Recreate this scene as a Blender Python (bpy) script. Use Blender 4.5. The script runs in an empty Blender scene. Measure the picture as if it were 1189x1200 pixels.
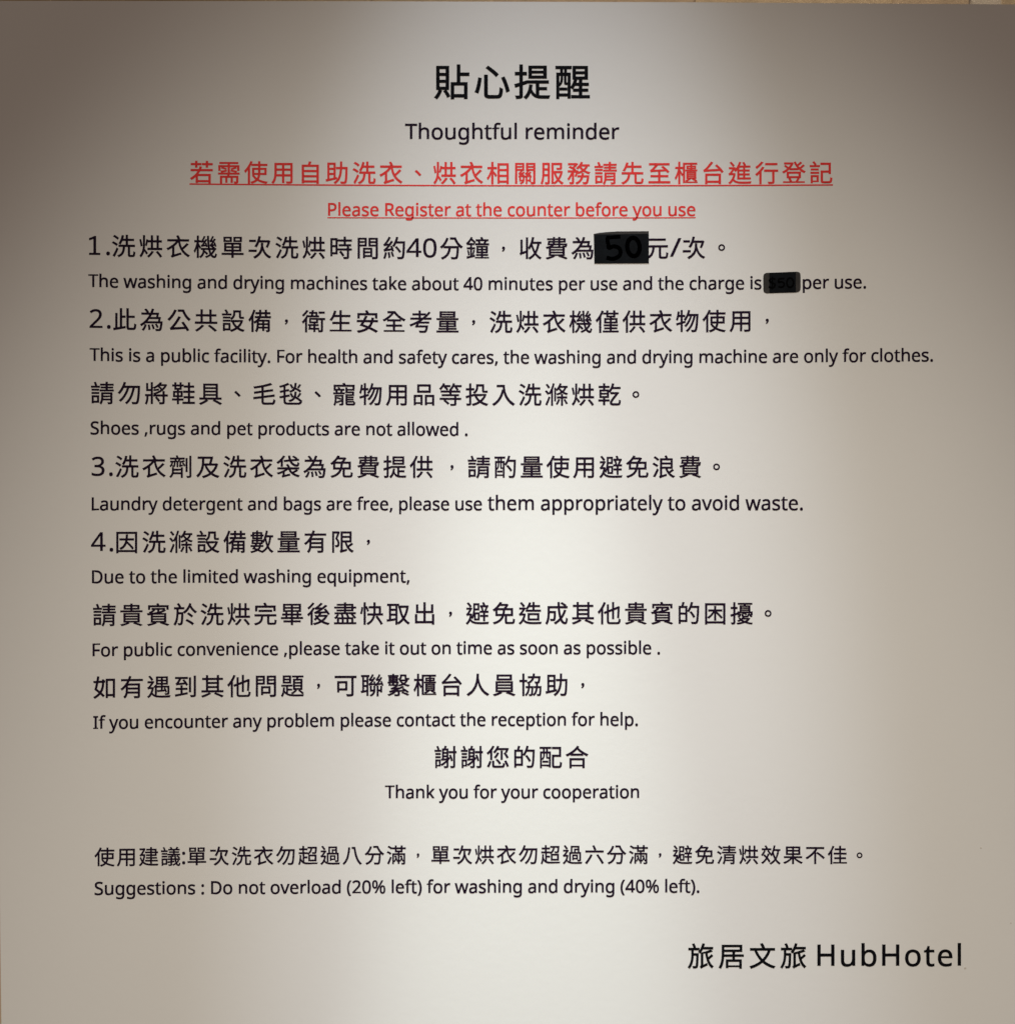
import bpy, bmesh, math, random
from mathutils import Vector

# ------------------------------------------------------------------ scene, camera, light
sc = bpy.context.scene
col = sc.collection
W, H = 1189.0, 1200.0                 # the sign is laid out on a 1189 x 1200 grid
S = 0.42 / W                          # metres per grid unit
def P(px, py):                        # grid -> metres on the sign (x, z)
    return (px - W / 2) * S, (H / 2 - py) * S

cam_d = bpy.data.cameras.new('camera'); cam = bpy.data.objects.new('camera', cam_d); col.objects.link(cam)
CAM_D = 0.58
cam.location = (0, -CAM_D, 0); cam.rotation_euler = (math.pi / 2, 0, 0)
cam_d.sensor_fit = 'HORIZONTAL'; cam_d.sensor_width = 36; cam_d.lens = 36 * CAM_D / 0.42
cam_d.clip_start = 0.01; cam_d.clip_end = 100
sc.camera = cam

world = bpy.data.worlds.new('World'); sc.world = world; world.use_nodes = True
bg = world.node_tree.nodes['Background']
bg.inputs['Color'].default_value = (1.0, 0.785, 0.64, 1); bg.inputs['Strength'].default_value = 0.170

def spot(name, loc, aim, half, blend, watts, color, radius=0.02):
    d = bpy.data.lights.new(name, 'SPOT'); o = bpy.data.objects.new(name, d); col.objects.link(o)
    o.location = loc
    o.rotation_euler = (Vector(aim) - Vector(loc)).to_track_quat('-Z', 'Y').to_euler()
    d.spot_size = 2 * half; d.spot_blend = blend; d.energy = watts; d.color = color; d.shadow_soft_size = radius
    return o
# ceiling downlights that graze the sign (a warm spill and two narrow whiter beams), one more that washes the wall behind it
spot('downlight', (0.003, -0.150, 0.829), (0.012, 0, -0.514), 0.095, 0.999, 63.3, (0.838, 0.985, 0.939), 0.008)
spot('downlight', (-0.042, -0.805, 1.259), (0.042, 0, -0.566), 0.277, 0.902, 95.4, (1.000, 0.948, 0.823), 0.008)
spot('downlight', (-0.027, -0.520, 1.885), (0.022, 0, -0.190), 0.077, 0.999, 182.6, (0.794, 0.889, 1.000), 0.008)
spot('wall_light', (0.12, 0.020, 0.85), (0.10, 0.07, 0.20), 0.40, 1.0, 60, (1.0, 0.88, 0.72))

sc.view_settings.view_transform = 'Standard'; sc.view_settings.look = 'None'
sc.view_settings.exposure = 0; sc.view_settings.gamma = 1; sc.view_settings.use_curve_mapping = False

# ------------------------------------------------------------------ materials
def mat(name, color, rough=0.5, spec=0.5, noise=None, bump=None):
    m = bpy.data.materials.new(name); m.use_nodes = True
    nt = m.node_tree; b = nt.nodes['Principled BSDF']
    b.inputs['Base Color'].default_value = (*color, 1); b.inputs['Roughness'].default_value = rough
    b.inputs['Specular IOR Level'].default_value = spec
    tc = nt.nodes.new('ShaderNodeTexCoord')
    if noise:                                   # (scale xyz, amount)
        mp = nt.nodes.new('ShaderNodeMapping'); mp.inputs['Scale'].default_value = noise[0]
        nt.links.new(tc.outputs['Object'], mp.inputs['Vector'])
        n = nt.nodes.new('ShaderNodeTexNoise'); n.inputs['Scale'].default_value = 1; n.inputs['Detail'].default_value = 5
        nt.links.new(mp.outputs['Vector'], n.inputs['Vector'])
        r = nt.nodes.new('ShaderNodeMapRange')
        r.inputs['From Min'].default_value = 0.25; r.inputs['From Max'].default_value = 0.75
        r.inputs['To Min'].default_value = 1 - noise[1]; r.inputs['To Max'].default_value = 1 + noise[1]
        nt.links.new(n.outputs['Fac'], r.inputs['Value'])
        h = nt.nodes.new('ShaderNodeHueSaturation'); h.inputs['Color'].default_value = (*color, 1)
        nt.links.new(r.outputs['Result'], h.inputs['Value'])
        nt.links.new(h.outputs['Color'], b.inputs['Base Color'])
    if bump:                                    # (scale, strength, distance)
        n2 = nt.nodes.new('ShaderNodeTexNoise'); n2.inputs['Scale'].default_value = bump[0]; n2.inputs['Detail'].default_value = 3
        nt.links.new(tc.outputs['Object'], n2.inputs['Vector'])
        bp = nt.nodes.new('ShaderNodeBump'); bp.inputs['Strength'].default_value = bump[1]; bp.inputs['Distance'].default_value = bump[2]
        nt.links.new(n2.outputs['Fac'], bp.inputs['Height']); nt.links.new(bp.outputs['Normal'], b.inputs['Normal'])
    return m
M_board = mat('white_board', (0.80, 0.79, 0.775), 0.55, 0.3, ((9, 9, 9), 0.012), (260, 0.06, 0.0004))
M_black = mat('black_ink', (0.014, 0.006, 0.019), 0.6, 0.05, ((400, 400, 400), 0.25))
M_title = mat('black_vinyl', (0.005, 0.005, 0.007), 0.6, 0.04, ((400, 400, 400), 0.2))
M_red = mat('red_ink', (0.82, 0.040, 0.038), 0.5, 0.3, ((300, 300, 300), 0.10))
M_tape = mat('black_tape', (0.0050, 0.0062, 0.0076), 0.6, 0.05, ((160, 60, 160), 0.35), (900, 0.25, 0.0003))
M_tape_edge = mat('faded_tape', (0.034, 0.031, 0.029), 0.6, 0.2, ((200, 90, 200), 0.3), (900, 0.25, 0.0003))
M_marker = mat('marker_ink', (0.0004, 0.0004, 0.0004), 0.8, 0.0, ((500, 500, 500), 0.3))
M_faint = mat('worn_marker_ink', (0.0022, 0.0022, 0.0022), 0.8, 0.0, ((500, 500, 500), 0.4))
M_speck = mat('grey_speck', (0.58, 0.54, 0.49), 0.8, 0.2, ((900, 900, 900), 0.2))
M_steel = mat('brushed_steel', (0.45, 0.45, 0.45), 0.35, 0.5, ((40, 40, 900), 0.1))
M_steel.node_tree.nodes['Principled BSDF'].inputs['Metallic'].default_value = 1
OAK = [mat('oak_warm', (0.52, 0.40, 0.27), 0.6, 0.3, ((170, 170, 9), 0.14), (300, 0.1, 0.0005)),
       mat('oak_tan', (0.56, 0.44, 0.29), 0.6, 0.3, ((150, 150, 7), 0.16), (300, 0.1, 0.0005)),
       mat('oak_pale', (0.64, 0.57, 0.47), 0.6, 0.3, ((150, 150, 8), 0.08), (300, 0.1, 0.0005))]

# ------------------------------------------------------------------ helpers
def link_mesh(name, me, material, parent=None, label=None):
    o = bpy.data.objects.new(name, me); col.objects.link(o)
    if material is not None:
        me.materials.clear(); me.materials.append(material)
    if parent: o.parent = parent
    if label: o['label'] = label
    return o
def prism(poly, y0, y1, bevel=0.0):
    """polygon in grid units, clockwise or not, extruded from y0 (back) to y1 (front, smaller y)"""
    bm = bmesh.new()
    vs = [bm.verts.new((P(*p)[0], y0, P(*p)[1])) for p in poly]
    f = bm.faces.new(vs)
    r = bmesh.ops.extrude_face_region(bm, geom=[f])
    top = [g for g in r['geom'] if isinstance(g, bmesh.types.BMVert)]
    for v in top: v.co.y = y1
    bmesh.ops.recalc_face_normals(bm, faces=bm.faces)
    if bevel:
        es = [e for e in bm.edges if all(abs(v.co.y - y1) < 1e-7 for v in e.verts)]
        bmesh.ops.bevel(bm, geom=es, offset=bevel, segments=3, affect='EDGES', profile=0.5)
    me = bpy.data.meshes.new('m'); bm.to_mesh(me); bm.free()
    return me
def ribbon(path, width, y0, y1, closed=False):
    """a stroke of the given width along a path, round ends, as a thin solid"""
    n = len(path); L = []; R = []
    wf = width if callable(width) else (lambda t: width)
    for i, (x, y) in enumerate(path):
        if closed: a, b = path[i - 1], path[(i + 1) % n]
        else: a, b = path[max(i - 1, 0)], path[min(i + 1, n - 1)]
        tx, ty = b[0] - a[0], b[1] - a[1]; l = math.hypot(tx, ty) or 1
        w = wf(i / max(n - 1, 1)) / 2
        L.append((x - ty / l * w, y + tx / l * w)); R.append((x + ty / l * w, y - tx / l * w))
    bm = bmesh.new()
    def v(p, yy): return bm.verts.new((P(*p)[0], yy, P(*p)[1]))
    Lf = [v(p, y1) for p in L]; Rf = [v(p, y1) for p in R]; Lb = [v(p, y0) for p in L]; Rb = [v(p, y0) for p in R]
    rng = range(n) if closed else range(n - 1)
    for i in rng:
        j = (i + 1) % n
        bm.faces.new((Lf[i], Lf[j], Rf[j], Rf[i])); bm.faces.new((Lb[i], Rb[i], Rb[j], Lb[j]))
        bm.faces.new((Lf[i], Lb[i], Lb[j], Lf[j])); bm.faces.new((Rf[i], Rf[j], Rb[j], Rb[i]))
    if not closed:
        for i in (0, n - 1):
            bm.faces.new((Lf[i], Rf[i], Rb[i], Lb[i]))
    bmesh.ops.recalc_face_normals(bm, faces=bm.faces)
    me = bpy.data.meshes.new('m'); bm.to_mesh(me); bm.free()
    return me
def join_meshes(ms):
    bm = bmesh.new()
    for m in ms: bm.from_mesh(m); bpy.data.meshes.remove(m)
    me = bpy.data.meshes.new('m'); bm.to_mesh(me); bm.free()
    return me
def smooth_path(pts, k=8):
    """Catmull-Rom through the points"""
    out = []
    n = len(pts)
    for i in range(n - 1):
        p0, p1, p2, p3 = pts[max(i - 1, 0)], pts[i], pts[i + 1], pts[min(i + 2, n - 1)]
        for s in range(k):
            t = s / k
            out.append(tuple(0.5 * (2 * p1[c] + (p2[c] - p0[c]) * t + (2 * p0[c] - 5 * p1[c] + 4 * p2[c] - p3[c]) * t * t
                       + (3 * p1[c] - p0[c] - 3 * p2[c] + p3[c]) * t ** 3) for c in (0, 1)))
    out.append(pts[-1])
    return out

# ------------------------------------------------------------------ wall behind the sign
def make_wall():
    bm = bmesh.new()
    rnd = random.Random(4)
    y0, y1 = 0.060, 0.090
    edges = [-0.80]
    while edges[-1] < 0.80: edges.append(edges[-1] + rnd.uniform(0.030, 0.062))
    # one pale board shows over the sign's top right corner
    pa = P(1135, 0)[0] * (CAM_D + y0) / CAM_D; pb = P(1174, 0)[0] * (CAM_D + y0) / CAM_D
    edges = [e for e in edges if e < pa - 0.02 or e > pb + 0.02] + [pa, pb]; edges.sort()
    for i in range(len(edges) - 1):
        a, b = edges[i] + 0.00005, edges[i + 1] - 0.00005
        mi = 2 if abs(edges[i] - pa) < 1e-6 else rnd.choice((0, 1, 1))
        yy = y0 + rnd.uniform(0, 0.0008)
        c = [bm.verts.new(q) for q in ((a, yy, -0.8), (b, yy, -0.8), (b, yy, 0.8), (a, yy, 0.8), (a, y1, -0.8), (b, y1, -0.8), (b, y1, 0.8), (a, y1, 0.8))]
        for f in ((0, 1, 2, 3), (5, 4, 7, 6), (4, 0, 3, 7), (1, 5, 6, 2), (3, 2, 6, 7), (4, 5, 1, 0)):
            bm.faces.new([c[k] for k in f]).material_index = mi
    bmesh.ops.recalc_face_normals(bm, faces=bm.faces)
    me = bpy.data.meshes.new('wall'); bm.to_mesh(me); bm.free()
    o = link_mesh('wall', me, None)
    for m in OAK: me.materials.append(m)
    o['kind'] = 'structure'; o['label'] = 'tan oak boarded wall just behind the white notice sign'; o['category'] = 'wall'
make_wall()

# ------------------------------------------------------------------ the sign
sign = bpy.data.objects.new('notice_sign', None); col.objects.link(sign)
sign.location = (0, 0, 0); sign.empty_display_size = 0.05
sign['label'] = 'square white laundry notice sign with black and red Chinese and English text'
sign['category'] = 'sign'
BT = 0.006
link_mesh('board', prism([(-13, 0.7), (400, 1.0), (800, 2.2), (1197, 4.9), (1190.2, 1203), (1.6, 1203)], BT, 0.0, 0.0), M_board, sign)
for (x, y) in ((70, 70), (1119, 70), (70, 1130), (1119, 1130)):
    c = [(x + 22 * math.cos(a * math.pi / 12), y + 22 * math.sin(a * math.pi / 12)) for a in range(24)]
    link_mesh('standoff', prism(c, 0.0600, BT, 0.0), M_steel, sign)

# outlines of every character on the sign: contours of lines and cubic curves, 1000 units to the em
# each row: code point, advance, number of contours; each contour: number of segments, start x, start y,
# which segments are curves (one bit each), then the steps from point to point
OUTLINES = [
    [32,260,0],
    [36,572,3,29,253,49,65900507,-37,1,-35,3,-35,5,-35,6,-28,8,-21,10,0,85,23,-11,29,-9,35,-8,35,-8,35,-4,34,-1,0,202,-44,12,-36,14,-28,15,-28,16,-21,19,-14,23,-13,23,-7,27,0,31,0,33,8,
     28,15,23,16,23,22,19,29,13,29,14,33,8,39,2,0,88,64,0,0,-87,35,-1,32,-4,29,-7,29,-7,27,-8,24,-10,-27,-74,-21,9,-24,7,-26,6,-25,7,-26,4,-27,2,0,-201,44,-13,37,-13,29,-15,29,-14,22,
     -18,15,-21,15,-20,8,-28,0,-33,0,-47,-17,-38,-35,-29,-35,-29,-49,-17,-63,-7,0,-111,-64,0,0,107,6,317,131,31,39,4,29,9,18,15,18,14,9,18,0,23,0,17,-3,13,-7,11,-7,11,-11,10,-17,8,-16,
     8,-23,8,-29,7,0,-176,7,253,594,63,-24,-1,-20,-4,-15,-8,-15,-7,-12,-9,-8,-11,-7,-11,-4,-13,0,-15,0,-17,3,-15,6,-13,7,-12,11,-10,15,-9,15,-8,21,-7,27,-7,0,177],
    [37,831,5,8,195,724,255,49,0,38,-20,25,-38,25,-39,13,-55,0,-71,0,-71,-12,-55,-25,-40,-24,-39,-38,-20,-51,0,-47,0,-36,20,-26,39,-25,40,-12,55,0,71,0,71,12,55,23,39,23,38,37,20,51,0,
     8,195,662,255,-25,0,-19,-14,-12,-27,-11,-27,-6,-40,0,-53,0,-53,6,-41,11,-27,12,-27,19,-14,25,0,26,0,19,13,13,27,13,27,6,41,0,54,0,53,-6,40,-13,27,-13,27,-19,14,-26,0,4,652,714,0,
     -396,-714,-77,0,396,714,77,0,8,632,438,255,49,0,37,-20,25,-39,26,-39,13,-54,0,-71,0,-71,-12,-55,-24,-39,-25,-40,-38,-20,-51,0,-47,0,-37,20,-25,40,-25,39,-12,55,0,71,0,71,12,54,23,
     39,23,40,37,19,51,0,8,632,375,255,-25,0,-19,-13,-12,-27,-11,-27,-6,-40,0,-53,0,-54,6,-40,11,-28,12,-27,19,-13,25,0,26,0,19,13,13,27,13,27,6,40,0,55,0,53,-6,40,-13,27,-13,27,-19,13,
     -26,0],
    [40,300,1,13,40,274,7671,0,55,5,53,11,52,10,52,16,50,22,47,22,47,28,44,33,40,83,0,-47,-63,-35,-69,-24,-75,-23,-75,-12,-78,0,-79,0,-51,5,-51,11,-51,11,-51,15,-49,21,-46,21,-47,25,
     -45,31,-42,-82,0,-33,39,-28,43,-22,47,-22,46,-16,49,-10,51,-11,51,-5,53,0,53],
    [41,300,1,14,260,274,15351,0,-53,-5,-53,-11,-51,-10,-51,-16,-49,-22,-46,-21,-47,-28,-43,-34,-39,-82,0,31,42,25,45,21,47,21,47,15,48,11,51,11,51,5,51,0,51,0,53,-5,52,-11,51,-11,51,
     -15,50,-21,48,-21,48,-26,45,-31,41,83,0,34,-40,28,-44,21,-47,22,-47,16,-50,10,-52,11,-52,5,-53,0,-55],
    [44,268,1,9,192,105,1,-6,-23,-8,-26,-9,-27,-31,-81,-32,-77,-65,0,19,81,18,86,13,78,94,0,7,-11],
    [46,268,1,8,72,54,255,0,25,6,17,12,10,12,10,14,5,17,0,17,0,15,-5,12,-10,13,-10,6,-17,0,-25,0,-24,-6,-17,-13,-11,-12,-11,-15,-5,-17,0,-17,0,-14,5,-12,11,-12,11,-6,17,0,24],
    [47,372,1,4,362,714,0,-266,-714,-86,0,266,714,86,0],
    [48,572,2,13,523,358,8191,0,-58,-4,-52,-9,-45,-9,-45,-14,-39,-19,-32,-18,-31,-25,-24,-31,-17,-30,-17,-36,-8,-43,0,-53,0,-45,15,-35,29,-35,29,-26,42,-17,55,-17,56,-8,65,0,77,0,77,8,
     66,15,55,16,55,25,42,35,29,35,28,45,15,57,0,53,0,45,-14,35,-29,35,-30,27,-41,17,-55,17,-55,9,-66,0,-77,12,137,358,4095,0,-65,5,-55,9,-43,10,-43,16,-33,21,-22,22,-21,29,-11,36,0,36,
     0,29,11,21,21,22,21,16,33,10,43,10,44,5,55,0,65,0,65,-5,54,-10,43,-10,43,-16,33,-22,21,-21,22,-29,11,-36,0,-36,0,-29,-11,-22,-22,-21,-21,-16,-33,-10,-43,-9,-43,-5,-54,0,-65],
    [49,572,1,10,95,0,160,405,0,0,64,-155,0,0,650,-45,0,-60,-24,-70,-35,-75,-23,0,-72,65,16,55,24,42,22,0,-558,-162,0],
    [50,572,1,24,520,0,1047544,-472,0,0,73,187,189,36,36,30,32,25,28,25,28,18,27,13,27,13,27,6,30,0,32,0,39,-12,30,-23,20,-23,21,-31,10,-37,0,-35,0,-30,-6,-27,-12,-26,-12,-27,-17,-27,
     -21,-47,59,19,16,20,14,22,13,23,13,24,10,26,7,27,7,28,4,30,0,45,0,38,-8,32,-15,32,-15,25,-22,17,-29,18,-28,9,-34,0,-39,0,-37,-8,-35,-15,-33,-15,-33,-22,-32,-27,-31,-27,-32,-32,-34,
     -37,-36,-149,-147,0,-4,361,0,0,-80],
    [51,572,1,35,493,547,33282324471,0,-32,-6,-28,-12,-23,-12,-23,-17,-19,-23,-15,-22,-15,-26,-10,-30,-6,0,-4,57,-7,43,-18,28,-29,28,-29,14,-39,0,-47,0,-41,-10,-37,-19,-33,-19,-32,-30,
     -25,-40,-18,-41,-18,-52,-9,-63,0,-37,0,-35,3,-32,6,-32,5,-31,10,-29,15,0,82,30,-15,32,-11,35,-9,35,-8,33,-4,32,0,64,0,46,12,29,25,28,26,14,34,0,44,0,30,-8,24,-16,18,-15,19,-23,13,
     -30,9,-30,9,-36,4,-42,0,-69,0,0,75,70,0,39,0,33,6,26,11,27,11,20,16,13,20,14,21,7,23,0,27,0,35,-12,27,-23,18,-23,19,-32,10,-40,0,-25,0,-23,-3,-21,-5,-21,-5,-19,-6,-18,-10,-17,-9,
     -18,-10,-18,-12,-44,60,25,20,32,17,37,15,38,15,43,7,48,0,75,0,55,-17,36,-33,37,-33,18,-43,0,-51],
    [52,572,2,11,552,162,0,-104,0,0,-162,-85,0,0,162,-342,0,0,75,336,481,91,0,0,-477,104,0,0,-79,10,363,466,0,0,47,2,41,1,36,2,34,-4,0,-20,-41,-23,-37,-214,-305,256,0,0,225],
    [53,572,1,26,275,438,33685247,49,0,42,-8,36,-17,36,-17,28,-23,19,-32,20,-31,10,-37,0,-45,0,-49,-11,-43,-21,-36,-21,-35,-31,-27,-40,-20,-39,-18,-48,-10,-56,0,-37,0,-34,3,-33,7,-32,7,
     -27,9,-22,13,0,83,24,-15,29,-11,34,-9,35,-8,33,-4,31,0,35,0,31,5,26,11,27,12,20,17,15,22,15,23,7,29,0,35,0,47,-14,35,-29,25,-29,26,-45,12,-62,0,-19,0,-21,-2,-24,-3,-58,-10,-44,28,
     27,337,358,0,0,-80,-283,0,-17,-207,46,7,19,3,22,1,23,0],
    [54,572,2,28,55,305,268418911,0,41,3,41,5,40,6,40,10,38,14,35,14,36,19,32,25,27,25,28,31,22,37,15,38,16,46,8,54,0,46,-2,18,-1,13,-3,11,-3,0,-75,-12,4,-14,3,-15,2,-15,2,-15,1,-15,0,
     -46,0,-38,-8,-31,-15,-31,-15,-24,-21,-18,-27,-17,-27,-13,-30,-8,-35,-8,-35,-5,-37,-2,-39,6,0,10,16,13,14,15,13,15,13,19,10,21,7,22,7,25,4,29,0,41,0,37,-9,30,-17,31,-16,25,-25,17,
     -33,17,-32,9,-39,0,-46,0,-49,-9,-43,-19,-36,-19,-36,-26,-28,-34,-19,-33,-19,-40,-10,-47,0,-34,0,-32,6,-29,13,-29,13,-26,19,-23,26,-22,26,-17,33,-13,39,-12,40,-6,47,0,53,11,297,64,
     2047,42,0,34,13,26,27,26,27,13,42,0,57,0,45,-12,36,-23,27,-23,27,-34,13,-46,0,-31,0,-28,-6,-23,-14,-23,-13,-19,-16,-13,-20,-12,-20,-7,-21,0,-21,0,-22,3,-22,6,-21,7,-21,10,-20,12,
     -18,13,-18,16,-14,19,-11,20,-11,22,-5,25,0],
    [55,572,1,7,136,0,0,293,634,-385,0,0,80,479,0,0,-68,-290,-646,-97,0],
    [56,572,3,24,285,724,16777215,42,0,37,-7,32,-13,32,-13,25,-19,18,-25,19,-25,9,-32,0,-37,0,-29,-6,-25,-13,-21,-12,-21,-16,-19,-21,-17,-21,-16,-22,-14,-25,-13,29,-14,27,-16,24,-18,24,
     -17,19,-21,14,-23,15,-23,7,-28,0,-33,0,-40,-10,-35,-19,-29,-19,-28,-28,-23,-35,-16,-35,-16,-41,-8,-47,0,-51,0,-44,8,-36,15,-35,15,-27,22,-19,28,-18,29,-9,34,0,41,0,33,7,28,13,24,
     14,24,18,21,23,17,23,17,24,15,26,12,-23,13,-21,15,-20,17,-19,17,-15,20,-11,22,-11,22,-5,26,0,29,0,37,9,30,19,25,19,25,25,20,32,13,32,13,36,7,41,0,11,135,181,1919,0,-35,12,-29,25,
     -23,25,-23,38,-11,51,0,49,0,37,11,25,23,26,23,13,30,0,37,0,23,-6,21,-13,17,-12,18,-17,16,-23,14,-22,14,-26,13,-31,11,-16,6,-29,-13,-25,-13,-20,-15,-20,-15,-15,-16,-11,-19,-10,-19,
     -5,-21,0,-25,10,284,653,1023,-37,0,-30,-9,-24,-18,-23,-17,-12,-26,0,-33,0,-25,6,-20,11,-17,12,-17,16,-14,20,-12,20,-11,22,-11,24,-11,23,10,21,11,18,12,19,12,14,14,11,17,11,17,6,21,
     0,24,0,33,-12,26,-23,17,-23,18,-31,9,-39,0],
    [57,572,2,28,520,409,268418911,0,-41,-3,-40,-6,-41,-5,-40,-10,-38,-14,-36,-14,-35,-19,-32,-25,-28,-25,-27,-31,-22,-38,-16,-38,-15,-46,-8,-54,0,-47,3,-17,1,-15,3,-11,3,0,75,12,-4,14,
     -3,16,-3,16,-2,15,-1,15,0,47,0,38,8,30,15,31,15,24,21,18,26,18,27,13,30,8,35,8,35,5,37,1,39,-6,0,-10,-15,-13,-14,-15,-13,-15,-13,-19,-10,-22,-7,-21,-7,-26,-4,-29,0,-41,0,-36,8,-31,
     17,-30,17,-25,25,-17,32,-16,32,-9,39,0,46,0,50,10,43,18,36,19,36,27,28,34,19,34,19,40,10,46,0,34,0,32,-7,29,-13,29,-13,26,-19,22,-26,22,-26,17,-33,12,-39,13,-39,6,-47,0,-53,11,278,
     650,2047,-41,0,-34,-14,-27,-27,-26,-27,-13,-42,0,-56,0,-46,11,-36,23,-27,22,-26,34,-13,47,0,32,0,28,6,23,13,23,13,18,17,13,20,13,20,7,21,0,21,0,21,-3,22,-7,21,-6,22,-9,20,-13,18,
     -13,18,-16,14,-19,11,-19,11,-23,5,-25,0],
    [58,268,2,8,72,54,255,0,25,6,17,12,10,12,10,14,5,17,0,17,0,15,-5,12,-10,13,-10,6,-17,0,-25,0,-24,-6,-17,-13,-11,-12,-11,-15,-5,-17,0,-17,0,-14,5,-12,11,-12,11,-6,17,0,24,8,72,482,
     255,0,25,6,18,12,10,12,10,14,5,17,0,17,0,15,-5,12,-10,13,-10,6,-18,0,-25,0,-24,-6,-17,-13,-11,-12,-11,-15,-5,-17,0,-17,0,-14,5,-12,11,-12,11,-6,17,0,24],
    [68,730,2,9,669,364,455,0,-80,-15,-67,-30,-54,-29,-54,-43,-41,-55,-27,-55,-27,-67,-14,-79,0,-199,0,0,714,220,0,72,0,62,-13,53,-27,53,-27,40,-39,29,-52,29,-51,14,-64,0,-77,8,574,361,
     199,0,63,-11,52,-21,41,-21,41,-30,30,-41,19,-40,20,-49,10,-57,0,-117,0,0,-560,97,0,97,0,72,24,48,47,49,48,24,71,0,94],
    [70,519,1,10,187,0,0,-90,0,0,714,399,0,0,-79,-309,0,0,-253,290,0,0,-79,-290,0,0,-303],
    [72,741,1,12,643,0,0,-90,0,0,333,-366,0,0,-333,-90,0,0,714,90,0,0,-302,366,0,0,302,90,0,0,-714],
    [73,339,1,12,298,0,0,-258,0,0,52,84,19,0,571,-84,20,0,52,258,0,0,-52,-84,-20,0,-571,84,-19,0,-52],
    [76,524,1,6,97,0,0,0,714,90,0,0,-634,312,0,0,-80,-402,0],
    [80,605,2,11,286,714,63,93,0,68,-18,43,-37,43,-37,21,-51,0,-67,0,-29,-5,-29,-10,-27,-9,-27,-16,-24,-22,-21,-22,-21,-29,-17,-37,-13,-37,-12,-45,-6,-53,0,-82,0,0,-278,-90,0,0,714,189,
     0,8,278,637,248,-91,0,0,-282,72,0,45,0,38,5,30,9,30,10,22,16,15,21,15,21,7,28,0,35,0,46,-15,34,-29,23,-29,23,-47,11,-63,0],
    [82,622,2,14,294,714,63,59,0,49,-8,38,-15,39,-15,28,-22,19,-30,19,-30,9,-38,0,-45,0,-38,-7,-32,-14,-25,-14,-25,-18,-21,-22,-15,-21,-14,-23,-12,-24,-9,196,-320,-105,0,-173,295,-142,
     0,0,-295,-90,0,0,714,197,0,8,289,636,248,-102,0,0,-265,107,0,58,0,42,11,27,23,27,23,13,34,0,45,0,31,-6,25,-13,19,-12,19,-19,13,-25,9,-25,9,-33,4,-39,0],
    [83,549,1,36,502,191,68702699455,0,-43,-10,-36,-21,-30,-21,-29,-29,-23,-39,-16,-38,-16,-45,-8,-52,0,-27,0,-25,1,-24,3,-25,3,-22,4,-20,4,-20,5,-18,7,-15,7,0,86,24,-11,30,-9,35,-9,36,
     -9,37,-4,38,0,35,0,30,5,24,9,24,9,18,14,12,17,12,17,6,21,0,23,0,23,-5,20,-10,16,-10,16,-17,15,-25,13,-24,14,-34,14,-43,16,-31,11,-26,13,-24,12,-23,13,-19,15,-15,17,-15,17,-12,19,
     -8,21,-7,21,-4,25,0,28,0,38,10,32,19,27,19,27,27,21,34,15,35,15,39,7,45,0,39,0,36,-4,33,-7,33,-7,29,-10,27,-12,-28,-77,-25,11,-27,9,-29,7,-29,7,-30,4,-31,0,-30,0,-25,-4,-20,-9,-20,
     -9,-15,-12,-10,-16,-10,-15,-5,-18,0,-21,0,-24,5,-20,10,-16,10,-16,16,-14,23,-13,23,-13,30,-14,39,-14,42,-15,35,-17,29,-18,29,-17,22,-21,15,-25,15,-25,8,-31,0,-37],
    [84,556,1,8,323,0,0,-90,0,0,635,-223,0,0,79,535,0,0,-79,-222,0,0,-635],
    [97,561,2,23,288,545,7290819,65,0,49,-14,31,-29,31,-29,16,-45,0,-63,0,-365,-64,0,-17,76,-4,0,-15,-19,-16,-17,-17,-13,-16,-13,-19,-9,-21,-6,-21,-6,-25,-3,-30,0,-32,0,-29,6,-26,11,
     -25,11,-20,18,-15,23,-15,24,-7,30,0,36,0,53,21,41,42,29,42,29,65,16,87,3,91,3,0,32,0,45,-10,31,-19,17,-19,17,-28,9,-35,0,-28,0,-27,-4,-25,-9,-25,-8,-24,-9,-22,-11,-27,66,23,13,28,
     10,32,9,32,9,33,5,35,0,8,314,259,63,-67,-3,-46,-10,-26,-19,-25,-19,-13,-26,0,-34,0,-30,9,-22,18,-14,19,-14,23,-7,29,0,45,0,38,12,30,25,30,25,15,39,0,52,0,48,-79,-3],
    [98,615,2,18,173,575,4088,-2,-64,-3,-46,5,0,15,23,21,19,27,15,27,15,34,8,42,0,67,0,53,-23,40,-47,41,-46,20,-69,0,-92,0,-61,-9,-52,-19,-41,-18,-41,-26,-31,-33,-21,-33,-21,-39,-10,
     -44,0,-42,0,-34,8,-27,15,-27,15,-21,19,-15,21,-7,0,-18,-68,-63,0,0,760,88,0,0,-185,10,324,472,1015,-38,0,-30,-7,-22,-15,-22,-14,-16,-22,-9,-30,-9,-29,-5,-38,0,-46,0,-4,0,-66,11,
     -51,21,-35,22,-35,40,-17,59,0,48,0,36,18,23,35,24,35,12,51,0,67,0,67,-12,51,-24,34,-23,34,-37,17,-49,0],
    [99,480,1,22,300,-10,3669759,-47,0,-43,10,-37,19,-37,19,-29,30,-21,41,-21,41,-10,52,0,63,0,66,11,54,22,41,22,41,30,31,37,19,38,19,43,10,48,0,27,0,27,-3,25,-6,25,-5,21,-7,16,-8,-27,
     -73,-16,6,-19,6,-21,5,-21,5,-20,3,-19,0,-36,0,-30,-8,-23,-15,-23,-15,-18,-23,-11,-30,-11,-30,-6,-37,0,-45,0,-43,6,-36,11,-30,11,-30,17,-23,23,-15,23,-15,28,-8,34,0,29,0,26,3,22,6,
     23,6,20,7,19,9,0,-78,-18,-9,-20,-7,-22,-5,-21,-5,-26,-3,-31,0],
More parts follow.
